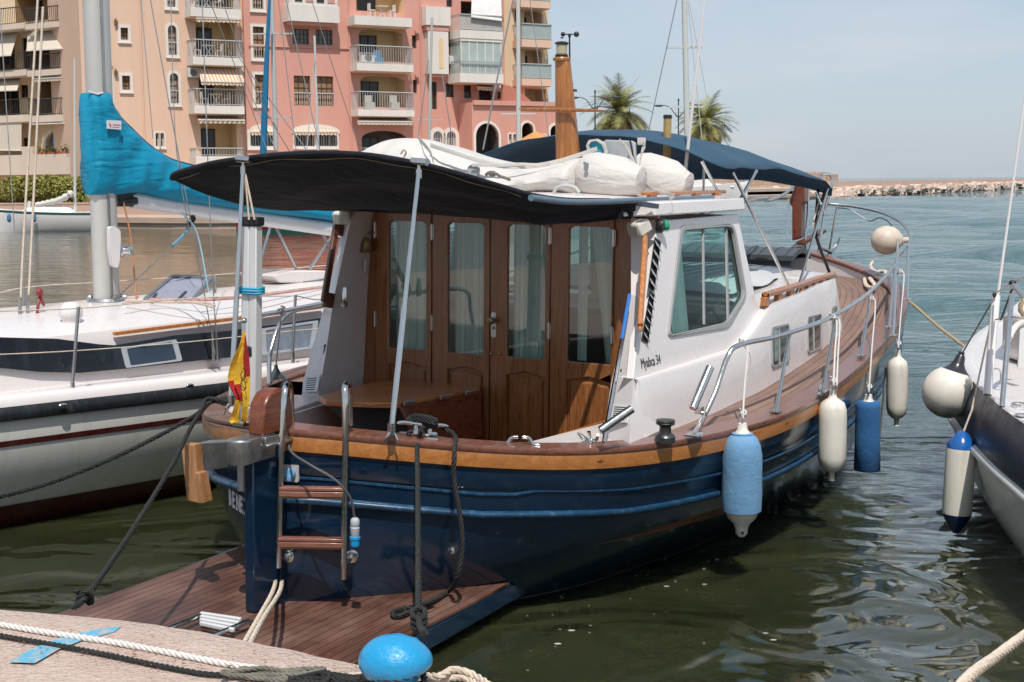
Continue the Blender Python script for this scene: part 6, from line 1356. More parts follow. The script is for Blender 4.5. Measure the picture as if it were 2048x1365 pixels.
rsec([(.08, -.33), (.10, -.335), (.115, -.35), (.112, -.375), (.075, -.39)], 'rubbing_strake', paint('grey_moulding', (.50, .50, .48), rough=.4), 60)
rsec([(.075, -.39), (.05, -.5), (-.0, -.65), (-.07, -.8), (-.17, -.97), (-.32, -1.15)], 'hull', paint('dull_white_hull', (.76, .74, .70), rough=.35, coat=.1, var=.05, dirt=(.35, .32, .26), dirt_amt=.4), 60)
rsec([(.0, -.012), (.012, .0), (.0, .015), (-.06, .018), (-.075, .0)], 'toe_rail', WHITE, 50)
mb = MB(); mb.plate([V((p.x + rnorm(i).x * -.05, p.y + rnorm(i).y * -.05, .975 + .015 * max(0, p.y - 9))) for i, p in enumerate(rg)] + [V((9, 15.2, 1.06)), V((9, 5.6, .97))], th=(0, 0, -.03)); R_b('deck', mb, WHITE)
mb = MB(); pts = [V(p) for p in ((3.9, 9.6, 1.0), (3.75, 10.8, 1.02), (4.6, 12.6, 1.05), (6, 12.6, 1.05), (6, 9.6, 1.0))]; mb.plate(pts, th=(0, 0, .35)); R_b('coachroof', mb, WHITE, bevel=.06, segs=4)
mb = MB(); mb.plate([onY(*p, 9.5) for p in ((2040, 660), (2052, 655), (2052, 740), (2036, 735))], th=(0, .02, 0)); R_b('side_locker', mb, GREYW)
def rtube(pts, r, m=STEEL, nm='stanchion', n=10):
    mb = MB(); mb.tube(pts, r, n=n); return R_b(nm, mb, m)
rtube([onZ(2004, 814, .99), onY(2026, 566, 8.95)], .017); rtube([onZ(1975, 790, .99), onY(1992, 592, 9.4)], .028, WHITE, 'rolled_banner'); rtube([onY(1970, 788, 9.4), onY(1988, 590, 9.42)], .012, RAILW, 'boat_pole')
rtube([onY(1993, 610, 9.4), onY(2053, 170, 9.4)], [.010, .007], WHITE, 'whip_antenna', 8)
rtube([onY(2028, 572, 8.9), onY(2052, 600, 8.6)], .018); rtube([onY(2024, 580, 8.9), onY(2002, 640, 9.1)], .007, BLKP, 'black_cord', 6)
rtube(spl([onY(1990, 640, 9.3), onY(2010, 636, 9.0), onY(2020, 634, 8.9), onY(2060, 638, 8.6)], 4), .005, ROPEW, 'lifeline', 6); rtube([onY(1995, 585, 9.3), onY(2022, 566, 9.0), onY(2060, 548, 8.7)], .005, ROPEW, 'lifeline', 6)
rtube(spl([onY(2012, 690, 9.2), onY(2030, 655, 9.4), onY(2048, 645, 9.6), onY(2060, 650, 9.6)], 5), .02, WTARP, 'rolled_cloth'); 
for (x, y) in ((2040, 813), (2046, 836)):
    c = onZ(x, y, .99); mb = MB(); mb.tube([c + V((.045 * cos(a), .06 * sin(a), .012)) for a in [2 * pi * k / 18 for k in range(18)]], .007, closed=True); R_b('deck_ring', mb, STEEL)
c = onZ(1992, 770, 1.0); mb = MB(); mb.tube(spl([c + V((-.03, 0, 0)), c + V((-.03, 0, .08)), c + V((.0, 0, .11)), c + V((.03, 0, .08)), c + V((.03, 0, 0))], 4), .006); R_b('fairlead', mb, STEEL)
mb = MB(); mb.ell(onY(2025, 566, 8.95), (.025, .025, .018)); mb.ell(onY(1989, 590, 9.35), (.014, .014, .02)); R_b('stanchion_cap', mb, BLKP)
mb = MB(); mb.rope(spl([onY(2046, 600, 9.1), onY(2040, 618, 9.1), onY(2048, 632, 9.1)], 5), .016); R_b('coiled_line', mb, ROPET)
for a, b in (((2000, 560), (2046, 700)), ): pass
# ball fender and cylinder fender on that boat
c = onY(1897, 785, 9.9); r = 52 * dsc(c); bd = thing('ball_fender', 'big round white ball fender with a black neck hanging left of the right-hand yacht', 'fender', c - V((0, 0, r)))
ax = (onY(1922, 712, 9.9) - c).normalized(); mb = MB(); pr_ = []
for k in range(0, 17):
    a = pi * (1 - k / 20); pr_.append((r * sin(a), -r * cos(a) * -1 if False else r * cos(a)))
pr_ = [(r * sin(pi * k / 22), -r * cos(pi * k / 22)) for k in range(0, 19)]
mb.lathe(c, ax, pr_, 36); k = NT('ball_vinyl'); z_ = k.n('SeparateXYZ'); k.l(k.n('TexCoord').outputs['Object'], z_.inputs[0])
f = k.noise(9, 6, .7, (1, 1, .6)); m1 = k.n('Math', _operation='MULTIPLY_ADD'); k.l(f, m1.inputs[0]); m1.inputs[1].default_value = .16; k.l(z_.outputs[2], m1.inputs[2])
c_ = k.mix(k.ramp(m1.outputs[0], [(.10, 1.0), (.20, 0.0)]), k.mix(f, (.62, .55, .46), (.76, .72, .66)), (.17, .17, .11)); k.set(col=c_, rough=.35, coat=.15)
bl = mb.build('fender_body', k.m, bd, sharp=80)
e_ = pr_[-1]; mb = MB(); mb.lathe(c, ax, [(e_[0] * 1.004, e_[1] * .995), (r * .42, r * .93), (r * .30, r * 1.06), (r * .22, r * 1.2), (r * .17, r * 1.45), (r * .10, r * 1.55), (.012, r * 1.6)], 24); mb.build('fender_neck', paint('black_vinyl_neck', (.02, .022, .03), rough=.3, coat=.3), bd, sharp=60)
mb = MB(); a = c + ax * r * 1.52; mb.rope([a, a.lerp(onY(1984, 604, 9.6), .5), onY(1984, 604, 9.6)], .006); mb.build('cord', ROPEG, bd)
mb = MB(); mb.rope([a + V((.018 * cos(q), .018 * sin(q), .002 * q)) for q in [i * .6 for i in range(16)]], .006); mb.build('knot', ROPEB, bd)
tp0, bt0 = onY(1925, 862, 9.3), onY(1911, 1066, 9.3); ax = (tp0 - bt0).normalized(); Ln = (tp0 - bt0).length; r = 29.5 * dsc(tp0)
cf = thing('fender', 'white cylindrical fender with glossy blue ends hanging beside the right-hand yacht', 'fender', bt0)
mb = MB(); mb.lathe(bt0, ax, [(r * .97, Ln * .19), (r, Ln * .22), (r, Ln * .80), (r * .97, Ln * .835)], 32); mb.build('fender_body', FENW, cf, sharp=60)
mb = MB(); mb.lathe(bt0, ax, [(.02, 0), (r * .22, .006), (r * .45, Ln * .05), (r * .72, Ln * .11), (r * .93, Ln * .165), (r * .975, Ln * .192)], 32); mb.build('blue_end', paint('dark_blue_vinyl', (.004, .025, .10), rough=.22, coat=.5), cf, sharp=60)
mb = MB(); mb.lathe(bt0, ax, [(r * .975, Ln * .833), (r * .93, Ln * .87), (r * .7, Ln * .92), (r * .4, Ln * .975), (.012, Ln)], 32); mb.build('blue_end', paint('bright_blue_vinyl', (.008, .10, .36), rough=.22, coat=.5), cf, sharp=60)
mb = MB(); mb.rope([tp0 - ax * .03, onY(1944, 820, 9.35), onY(1960, 745, 9.5), onY(1992, 600, 9.5)], .007); mb.build('cord', ROPEW, cf)
# ================================================================ far shore
def wallmat(name, c, dirt=(.35, .28, .22)): return paint(name, c, rough=.9, var=.07, dirt=dirt, dirt_amt=.18, scale=.5, stretch=(1, 1, .16), bump=.01, bscale=12)
PEACH, PINK, YEL, TAN = wallmat('peach_stucco', (.74, .50, .37)), wallmat('pink_stucco', (.64, .315, .25)), wallmat('yellow_stucco', (.74, .55, .37)), wallmat('tan_stucco', (.78, .60, .40))
REDST = wallmat('brick_red_stucco', (.52, .19, .13)); BW_ = wallmat('white_stucco', (.74, .68, .62)); YIN = wallmat('loggia_yellow', (.78, .56, .32))
DGLASS = paint('dark_window_glass', (.03, .032, .03), rough=.12, var=.5, scale=1.5); BROWNF = flat('brown_window_frame', (.06, .035, .022)); WOODSH = paint('timber_shutter', (.30, .17, .09), rough=.7, var=.3, scale=3)
RAILG = flat('pale_railing', (.50, .50, .49), .5); DRAIL = flat('dark_iron_railing', (.05, .045, .04)); GRGLASS = paint('pale_green_glazing', (.42, .48, .46), rough=.15, var=.15, scale=1.2)
def stripes(name, a, b, w=.22):
    k = NT(name); x = k.n('SeparateXYZ'); k.l(k.n('TexCoord').outputs['Object'], x.inputs[0]); m = k.n('Math', _operation='DIVIDE'); k.l(x.outputs[0], m.inputs[0]); m.inputs[1].default_value = w
    f = k.n('Math', _operation='FRACT'); k.l(m.outputs[0], f.inputs[0]); k.set(col=k.mix(k.ramp(f.outputs[0], [(.48, 0.0), (.52, 1.0)]), a, b), rough=.9); return k.m
AWO = stripes('orange_striped_canvas', (.66, .60, .54), (.62, .33, .16)); AWC = stripes('cream_striped_canvas', (.62, .56, .47), (.52, .44, .35), .16)
AWB = stripes('brown_striped_canvas', (.62, .54, .44), (.34, .24, .17), .30)
def bldg(name, label, M): return thing(name, label, 'building', M=M, group=None)
class Fac:
    def __init__(s, root, M, wall): s.r, s.M, s.wall, s.holes = root, M, wall, []
    def q(s, px, py, y=0.0): return L(px, py, M=s.M, y=y)
    def rect(s, b, y=0.0):
        x0, y0, x1, y1 = b; a, c = s.q(x0, (y0 + y1) / 2, y), s.q(x1, (y0 + y1) / 2, y); t, u = s.q((x0 + x1) / 2, y0, y), s.q((x0 + x1) / 2, y1, y)
        return a.x, c.x, u.z, t.z
    def part(s, name, mb, m, parent=None, **k): return mb.build(name, m, parent or s.r, **k)
    def box(s, name, a, b, m, parent=None, bevel=0):
        mb = MB(s.M); mb.box(a, b); return s.part(name, mb, m, parent, bevel=bevel)
    def win(s, b, style='plain', surround=None, pane=None, depth=.18, arch=False, grid=(2, 3), bars=False, name='window'):
        x0, x1, z0, z1 = s.rect(b); s.holes.append((x0, x1, z0, z1, depth, arch))
        mb = MB(s.M); fw = .045; n = 8
        def loop(i=0.0):
            if arch:
                r = (x1 - x0) / 2 - i; cx = (x0 + x1) / 2; zc = z1 - (x1 - x0) / 2
                return [(x0 + i, z0 + i), (x1 - i, z0 + i)] + [(cx + r * cos(pi * k / n), zc + r * sin(pi * k / n)) for k in range(n + 1)]
            return [(x0 + i, z0 + i), (x1 - i, z0 + i), (x1 - i, z1 - i), (x0 + i, z1 - i)]
        y = depth - .03
        mb.plate([(a, y, c) for a, c in loop(-.01)], [[(a, y, c) for a, c in loop(fw)]], (0, .05, 0))
        for k in range(1, grid[0]): x = x0 + (x1 - x0) * k / grid[0]; mb.box((x - .02, y + .003, z0), (x + .02, y + .04, z1 - (.15 if arch else 0)))
        for k in range(1, grid[1]): z = z0 + (z1 - z0) * k / grid[1]; mb.box((x0, y + .008, z - .014), (x1, y + .036, z + .014))
        f = s.part(name, mb, BROWNF if style != 'white' else BW_)
        mb = MB(s.M); mb.plate([(a, y + .045, c) for a, c in loop(.0)], th=(0, .01, 0)); s.part('pane', mb, pane or DGLASS, f)
        if surround:
            w_ = surround; mb = MB(s.M)
            if arch:
                r = (x1 - x0) / 2 + w_; cx = (x0 + x1) / 2; zc = z1 - (x1 - x0) / 2; out = [(x0 - w_, z0 - w_), (x1 + w_, z0 - w_)] + [(cx + r * cos(pi * k / n), zc + r * sin(pi * k / n)) for k in range(n + 1)]
            else: out = [(x0 - w_, z0 - w_), (x1 + w_, z0 - w_), (x1 + w_, z1 + w_), (x0 - w_, z1 + w_)]
            mb.plate([(a, -.05, c) for a, c in out], [[(a, -.05, c) for a, c in loop(.0)]], (0, .06, 0)); s.part('surround', mb, BW_, f)
            mb = MB(s.M); mb.box((x0 - w_ * 1.1, -.11, z0 - w_ - .06), (x1 + w_ * 1.1, .0, z0 - w_ + .01)); s.part('sill', mb, BW_, f)
        if bars:
            mb = MB(s.M); zt = z0 + (z1 - z0) * (.42 if bars == 'half' else 1.0)
            for k in range(int((x1 - x0) / .16) + 1): x = x0 + .04 + k * .16; mb.box((x - .012, -.03, z0), (x + .012, -.01, zt))
            if bars == 'half': mb.box((x0 - .02, -.04, zt - .03), (x1 + .02, .005, zt + .03))
            s.part('guard', mb, RAILG, f)
        return f
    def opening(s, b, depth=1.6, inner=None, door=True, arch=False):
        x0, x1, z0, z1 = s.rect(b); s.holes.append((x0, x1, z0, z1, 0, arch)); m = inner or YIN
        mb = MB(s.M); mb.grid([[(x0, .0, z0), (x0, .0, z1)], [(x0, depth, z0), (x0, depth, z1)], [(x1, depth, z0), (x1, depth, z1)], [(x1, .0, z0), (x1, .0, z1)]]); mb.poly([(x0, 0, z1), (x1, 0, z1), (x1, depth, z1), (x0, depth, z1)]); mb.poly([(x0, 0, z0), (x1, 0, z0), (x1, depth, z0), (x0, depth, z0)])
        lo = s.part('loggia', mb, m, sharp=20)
        if door:
            w_ = x1 - x0; mb = MB(s.M); mb.box((x0 + w_ * .22, depth - .06, z0 + .02), (x0 + w_ * .58, depth - .01, z0 + (z1 - z0) * .82)); mb.box((x0 + w_ * .02, depth - .06, z0 + .5), (x0 + w_ * .12, depth - .01, z0 + (z1 - z0) * .82)); s.part('glazed_door', mb, DGLASS, lo)
            mb = MB(s.M)
            for k in (0, .5, 1): x = x0 + w_ * (.22 + .36 * k); mb.box((x - .04, depth - .09, z0 + .02), (x + .04, depth - .062, z0 + (z1 - z0) * .82))
            mb.box((x0 + w_ * .2, depth - .09, z0 + (z1 - z0) * .80), (x0 + w_ * .6, depth - .062, z0 + (z1 - z0) * .84)); s.part('door_frame', mb, BROWNF, lo)
        return lo
    def balcony(s, b, railtop, proj=1.2, m=None, rail=RAILG, glazed=None, pitch=.17, stuff_=0):
        x0, x1, z0, z1 = s.rect(b, -proj); zr = s.q((b[0] + b[2]) / 2, railtop, -proj).z
        bl = s.box('balcony', (x0, -proj, z0), (x1, .05, z1), m or BW_)
        s.box('balcony_underside', (x0 + .08, -proj + .08, z0 - .05), (x1 - .08, .04, z0 - .004), YEL if m is None else m, bl)
        if railtop:
            mb = MB(s.M)
            n = int((x1 - x0) / pitch)
            for k in range(n + 1): x = x0 + .04 + (x1 - x0 - .08) * k / n; mb.box((x - .011, -proj + .035, z1), (x + .011, -proj + .055, zr))
            for xx in (x0 + .04, x1 - .04):
                for k in range(int(proj / pitch)): y = -proj + .05 + k * pitch; mb.box((xx - .015, y - .015, z1), (xx + .015, y + .015, zr))
                mb.box((xx - .03, -proj, zr - .05), (xx + .03, .0, zr))
            mb.box((x0, -proj, zr - .05), (x1, -proj + .08, zr + .01)); mb.box((x0, -proj + .02, z1 + .06), (x1, -proj + .05, z1 + .1)); s.part('railing', mb, rail, bl)
            if glazed: s.box('glass_screen', (x0 + .05, -proj + .075, z1), (x1 - .05, -proj + .09, zr - .06), glazed, bl)
        if stuff_:
            t = MB(s.M); random.seed(stuff_); cx = x0 + (x1 - x0) * random.uniform(.3, .6)
            t.box((cx - .35, -.95, z1 + .70), (cx + .35, -.4, z1 + .74)); t.bar((cx - .25, -.7, z1), (cx + .25, -.7, z1 + .7), .04, .04, up=(0, 1, 0)); t.bar((cx + .25, -.7, z1), (cx - .25, -.7, z1 + .7), .04, .04, up=(0, 1, 0))
            s.part('terrace_table', t, BW_, bl)
            for dx in (-.75, .65):
                t = MB(s.M); c_ = cx + dx; t.box((c_ - .2, -.9, z1 + .42), (c_ + .2, -.5, z1 + .46)); t.box((c_ - .2 if dx < 0 else c_ + .16, -.9, z1 + .46), (c_ - .16 if dx < 0 else c_ + .2, -.5, z1 + .85))
                for ax_ in (-.17, .17):
                    for ay_ in (-.87, -.53): t.box((c_ + ax_ - .02, ay_ - .02, z1), (c_ + ax_ + .02, ay_ + .02, z1 + .42))
                s.part('terrace_chair', t, BW_, bl)
        return bl
    def awning(s, top, bot, y0, y1, m, scallop=True):
        # top, bot: ((px,py),(px,py)) left and right ends
        a, b = s.q(*top[0], y0), s.q(*top[1], y0); c, d = s.q(*bot[0], y1), s.q(*bot[1], y1)
        mb = MB(s.M); mb.sheet([[a.lerp(b, k / 8) for k in range(9)], [c.lerp(d, k / 8) for k in range(9)]], (0, .0, -.03)); aw = s.part('sun_awning', mb, m)
        mb = MB(s.M); mb.bar(c, d, .07, .07); s.part('awning_bar', mb, BW_, aw)
        if scallop:
            n = max(6, int((d - c).length / .28)); mb = MB(s.M)
            for k in range(n):
                p, q_ = c.lerp(d, k / n), c.lerp(d, (k + 1) / n); w2 = (q_ - p); mb.plate([p, q_, q_ + V((0, 0, -.16)), p + w2 * .75 + V((0, 0, -.22)), p + w2 * .25 + V((0, 0, -.22)), p + V((0, 0, -.16))], th=(0, .01, 0))
            s.part('valance', mb, m, aw)
        return aw
    def build_wall(s, x0, x1, z0, z1, thick=.3, name='wall', back=8.0):
        xs = sorted({x0, x1} | {round(v, 4) for h in s.holes for v in h[:2] if x0 < v < x1}); zs_ = sorted({z0, z1} | {round(v, 4) for h in s.holes for v in h[2:4] if z0 < v < z1})
        mb = MB(s.M); idx = {}
        def vv(i, j):
            if (i, j) not in idx: idx[i, j] = mb.vert((xs[i], 0, zs_[j]))
            return idx[i, j]
        for i in range(len(xs) - 1):
            for j in range(len(zs_) - 1):
                cx, cz = (xs[i] + xs[i + 1]) / 2, (zs_[j] + zs_[j + 1]) / 2
                if any(h[0] < cx < h[1] and h[2] < cz < h[3] for h in s.holes): continue
                mb.f.append([vv(i, j), vv(i + 1, j), vv(i + 1, j + 1), vv(i, j + 1)])
        for hx0, hx1, hz0, hz1, dp, arch in s.holes:
            if dp: mb.grid([[(hx0, 0, hz0), (hx1, 0, hz0), (hx1, 0, hz1), (hx0, 0, hz1)], [(hx0, dp + .05, hz0), (hx1, dp + .05, hz0), (hx1, dp + .05, hz1), (hx0, dp + .05, hz1)]], closev=True)
            if arch:
                r = (hx1 - hx0) / 2; cx = (hx0 + hx1) / 2; f_ = 1.0 if arch is True else arch; zc = hz1 - r * f_
                for sg in (-1, 1): mb.plate([(cx + sg * r, 0, hz1)] + [(cx + sg * r * cos(pi / 2 * k / 6), 0, zc + r * f_ * sin(pi / 2 * k / 6)) for k in range(7)], th=(0, max(dp, .25), 0))
        mb.poly([(x0, 0, z0), (x0, back, z0), (x0, back, z1), (x0, 0, z1)]); mb.poly([(x1, 0, z0), (x1, back, z0), (x1, back, z1), (x1, 0, z1)]); mb.poly([(x0, 0, z1), (x1, 0, z1), (x1, back, z1), (x0, back, z1)]); mb.poly([(x0, back, z0), (x1, back, z0), (x1, back, z1), (x0, back, z1)])
        return s.part(name, mb, s.wall, sharp=20)
FMo = V((-18.2, 88, 0)); TH = radians(60)
def fM(off=0.0, o=FMo): m = frame(o, TH); m.translation = V(o) - V((-cos(TH), sin(TH), 0)) * off; return m
# ---- peach block
M1 = fM(0); f = Fac(bldg('apartment_building', 'peach apartment block with white arched windows behind the grey sail mast', M1), M1, PEACH)
for b, ar, gr in (((241, 56, 256, 80), False, (2, 3)), ((244, 152, 260, 180), False, (2, 3)), ((336, 51, 353, 110), True, (2, 5)), ((340, 147, 357, 207), True, (2, 5)), ((333, -40, 350, 14), True, (2, 5)), ((208, 68, 217, 124), False, (1, 4)), ((213, 155, 222, 214), False, (1, 4))):
    f.win(b, 'plain', .16, arch=ar, grid=gr, pane=WOODSH if not ar else paint('beige_pane', (.35, .26, .19), rough=.3, var=.3), bars='half' if ar else False)
for b in ((311, 266, 318, 294), (321, 266, 328, 294)): f.win(b, 'white', .10, arch=True, grid=(1, 2))
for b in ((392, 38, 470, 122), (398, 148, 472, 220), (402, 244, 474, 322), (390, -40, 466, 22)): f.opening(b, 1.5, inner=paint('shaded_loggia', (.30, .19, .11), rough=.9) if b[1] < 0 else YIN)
f.balcony((381, 17, 482, 35), -12, stuff_=3); f.balcony((386, 115, 486, 131), 80, stuff_=4); f.balcony((389, 212, 489, 228), 178, stuff_=5); f.balcony((392, 313, 488, 330), 296, stuff_=0)
f.awning(((396, 128), (485, 130)), ((402, 163), (488, 165)), -.15, -1.45, AWO); f.awning(((392, 232), (488, 233)), ((396, 240), (490, 241)), -.1, -1.25, AWB); f.awning(((390, 32), (480, 34)), ((392, 37), (481, 39)), -.3, -1.25, AWO)
x0, x1, z0, z1 = f.rect((373, 137, 398, 156)); ac = f.box('air_conditioner', (x0, -.42, z0), (x1, -.06, z1), GREYW, bevel=.02)
mb = MB(f.M); mb.lathe(((x0 * .62 + x1 * .38), -.425, (z0 + z1) / 2), (0, -1, 0), [(.22, 0), (.22, .01), (.20, .012)], 18); f.part('fan_grille', mb, GREYI, ac)
for px, py in ((232, 44), (232, 145), (418, 52)):
    c = f.q(px, py, -.12); mb = MB(f.M); mb.box((c.x - .09, -.2, c.z - .14), (c.x + .09, -.03, c.z + .08)); mb.box((c.x - .03, -.1, c.z + .08), (c.x + .03, .0, c.z + .2)); f.part('wall_lamp', mb, BRASS)
for px in (284, 486):
    x = f.q(px, 150).x; mb = MB(f.M); mb.tube([(x, -.06, .9), (x, -.06, 24)], .05, n=6); f.part('downpipe', mb, PEACH)
f.build_wall(f.q(165, 200).x, f.q(494, 200).x, .9, 24)
# ---- pink block, set slightly forward
M2 = fM(.35); f = Fac(bldg('apartment_building', 'pink apartment block with white balconies in the middle of the far quay', M2), M2, PINK)
for b in ((506, 54, 528, 116), (510, 150, 531, 209), (504, -30, 526, 18)): f.win(b, 'plain', .17, grid=(2, 5), pane=WOODSH, bars='half')
f.win((500, 266, 549, 293), 'white', .18, grid=(4, 1), bars='full', arch=False); f.win((590, 267, 628, 293), 'white', .14, grid=(3, 1), bars='full'); f.win((637, 267, 673, 293), 'white', .14, grid=(3, 1), bars='full')
for xa, xb in ((498, 550), (583, 679)):
    a, b, z0, z1 = f.rect((xa, 249, xb, 264)); r = (b - a) / 2; mb = MB(f.M); mb.plate([(a, -.07, z0 - .1), (b, -.07, z0 - .1)] + [(a + r + r * cos(pi * k / 10), -.07, z0 + (z1 - z0) * sin(pi * k / 10)) for k in range(11)], th=(0, .06, 0)); f.part('arched_header', mb, BW_)
    f.awning(((xa + 6, 259), (xb - 6, 259)), ((xa + 4, 264), (xb - 4, 264)), -.1, -.4, AWO)
for b in ((585, 58, 618, 89), (631, 60, 665, 90)): f.win(b, grid=(4, 3), pane=paint('greyish_pane', (.16, .16, .13), rough=.2))
for b in ((588, 152, 621, 211), (634, 153, 667, 212)): f.win(b, grid=(3, 5), pane=WOODSH, bars='half')
x0, x1, z0, z1 = f.rect((577, 11, 679, 44), -1.0); bb = f.box('oriel', (x0, -1.0, z0), (x1, .05, z1), BW_); f.box('oriel_base', (x0 + .2, -.8, z0 - .18), (x1 - .2, .04, z0 - .004), PINK, bb)
f.box('oriel_upper', (x0 + .1, -.95, z1), (x1 - .1, .04, z1 + 1.9), BW_, bb)
for k in range(4): xa = x0 + .45 + k * (x1 - x0 - .5) / 4; f.box('oriel_window', (xa, -.99, z1 + .2), (xa + (x1 - x0) / 7, -.955, z1 + 1.7), DGLASS if k % 2 == 0 else PINK, bb)
for b, rt, op in (((709, 34, 824, 52), 0, (712, -30, 806, 24)), ((714, 128, 827, 143), 92, (718, 58, 806, 122)), ((716, 220, 829, 233), 184, (721, 151, 810, 214))):
    f.opening(op, 1.4, arch=.25); f.balcony(b, rt, stuff_=6 if rt == 0 else 0)
x0, x1, z0, z1 = f.rect((722, 105, 752, 126), -.9); ac = f.box('air_conditioner', (x0, -.9, z0), (x1, -.55, z1), GREYW, bevel=.02); mb = MB(f.M); mb.lathe(((x0 + x1) / 2, -.905, (z0 + z1) / 2), (0, -1, 0), [(.24, 0), (.24, .01), (.2, .012)], 18); f.part('fan_grille', mb, GREYI, ac)
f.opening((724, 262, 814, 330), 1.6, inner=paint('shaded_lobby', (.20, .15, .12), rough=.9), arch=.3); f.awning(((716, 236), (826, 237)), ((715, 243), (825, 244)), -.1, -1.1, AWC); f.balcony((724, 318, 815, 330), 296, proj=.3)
for b in ((824, 71, 833, 97), (826, 160, 834, 187), (893, -20, 905, 14), (898, 84, 908, 111), (864, 164, 874, 219), (892, 167, 908, 195), (928, 169, 943, 197), (958, 179, 984, 203), (995, 180, 1008, 198)): f.win(b, grid=(2, 3), pane=DGLASS)
x0, x1, z0, z1 = f.rect((852, 14, 901, 51), -.7); bb = f.box('turret_box', (x0, -.7, z0), (x1, .05, z1), BW_); f.box('turret_band', (x0 + .08, -.62, z0 - .35), (x1 - .08, .04, z0 - .004), PINK, bb)
x0, x1, z0, z1 = f.rect((857, 63, 897, 148), -.6); bb = f.box('turret_shaft', (x0, -.6, z0), (x1, .05, z1), BW_); f.box('shaft_base', (x0 + .12, -.5, z0 - .2), (x1 - .12, .04, z0 - .004), PINK, bb)
a, b_, c_, d_ = f.rect((878, 76, 887, 137), -.62); mb = MB(f.M); mb.plate([(a, -.62, c_), (b_, -.62, c_)] + [((a + b_) / 2 + (b_ - a) / 2 * cos(pi * k / 8), -.62, d_ - (b_ - a) / 2 + (b_ - a) / 2 * sin(pi * k / 8)) for k in range(9)], th=(0, .015, 0)); f.part('niche', mb, YIN, bb)
a, b_, c_, d_ = f.rect((862, 118, 872, 150)); 
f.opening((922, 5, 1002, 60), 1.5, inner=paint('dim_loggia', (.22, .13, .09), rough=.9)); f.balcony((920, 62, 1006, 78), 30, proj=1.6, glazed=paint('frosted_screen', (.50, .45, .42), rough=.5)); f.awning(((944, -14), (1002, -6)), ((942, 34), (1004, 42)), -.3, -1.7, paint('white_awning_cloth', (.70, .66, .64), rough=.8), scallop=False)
a, b_, c_, d_ = f.rect((922, 84, 1002, 148), -1.5); gb = f.box('glazed_bay', (a, -1.5, c_), (b_, .05, d_), GRGLASS)
for k in range(6): x = a + (b_ - a) * k / 5; f.box('bay_mullion', (x - .03, -1.53, c_), (x + .03, -1.503, d_), BW_, gb)
f.box('bay_header', (a - .05, -1.56, d_), (b_ + .05, .04, d_ + .35), BW_, gb)
f.balcony((920, 148, 1007, 166), 122, proj=1.7, rail=RAILG)
for k in (0, 1): a, b_, c_, d_ = f.rect((899 + 13 * k, 113, 911 + 13 * k, 129), -.4); f.box('air_conditioner', (a, -.45, c_), (b_, -.06, d_), GREYW, bevel=.02)
f.awning(((954, 168), (1008, 172)), ((954, 174), (1007, 178)), -.05, -.8, AWC)
for b in ((866, 263, 884, 292), (893, 263, 911, 292)): f.win(b, 'white', .26, arch=True, grid=(3, 2), bars='full', pane=paint('grey_arch_pane', (.18, .20, .20), rough=.3))
a, b_, c_, d_ = f.rect((928, 259, 944, 302)); sh = f.box('white_shutter', (a, -.08, c_), (b_, -.01, d_), BW_)
f.box('shutter_louvres', (a + .08, -.085, c_ + .1), (b_ - .08, -.081, d_ - .1), GREYW, sh)
a = f.q(555, 96); b_ = f.q(707, 102); mb = MB(f.M); mb.bar(V((f.q(497, 90).x, -.05, f.q(500, 92).z)), V((f.q(707, 100).x, -.05, f.q(707, 98).z)), .08, .08); f.part('string_course', mb, PINK)
for px, py in ((1003, 28), (834, 64), (834, 152), (1003, 228)):
    c = f.q(px, py, -.12); mb = MB(f.M); mb.box((c.x - .12, -.24, c.z - .1), (c.x + .12, -.0, c.z + .08)); f.part('wall_lamp', mb, PINK)
for px in (700, 842):
    x = f.q(px, 150).x; mb = MB(f.M); mb.tube([(x, -.06, .9), (x, -.06, 24)], .05, n=6); f.part('downpipe', mb, PINK)
random.seed(8)
for px, py in ((760, 118), (792, 208), (742, 208), (975, 70)):
    c = f.q(px, py, -.9); mb = MB(f.M); mb.box((c.x - .35, -.95, c.z - .35), (c.x + .25, -.55, c.z + .1)); mb.box((c.x - .3, -.6, c.z + .1), (c.x + .2, -.55, c.z + .55)); f.part('terrace_chair', mb, flat('terrace_blue_%d' % px, random.choice([(.12, .25, .4), (.5, .48, .42), (.2, .14, .1)])))
f.build_wall(f.q(492, 200).x, f.q(1010, 200).x, .9, 24)
# ---- yellow corner tower
M3 = fM(-.6); f = Fac(bldg('apartment_building', 'yellow corner block with glass-screened arched balconies, rightmost tall building', M3), M3, YEL)
for b, rt, sl in (((1048, 22, 1084, 86), 48, (1044, 80, 1104, 95)), ((1050, 100, 1084, 160), 128, (1044, 158, 1104, 172)), ((1046, -60, 1082, -5), -25, (1042, 2, 1102, 16))):
    f.opening(b, 1.2, arch=.3, inner=YEL); f.balcony(sl, rt, proj=1.3, m=PEACH, glazed=paint('greenish_screen', (.38, .44, .44), rough=.15))
f.opening((1050, 178, 1092, 205), 1.4, inner=YEL, door=False)
for b in ((1030, 20, 1036, 44), (1032, 100, 1038, 124)): f.win(b, grid=(1, 2))
f.build_wall(f.q(1006, 200).x, f.q(1097, 200).x, .9, 24)
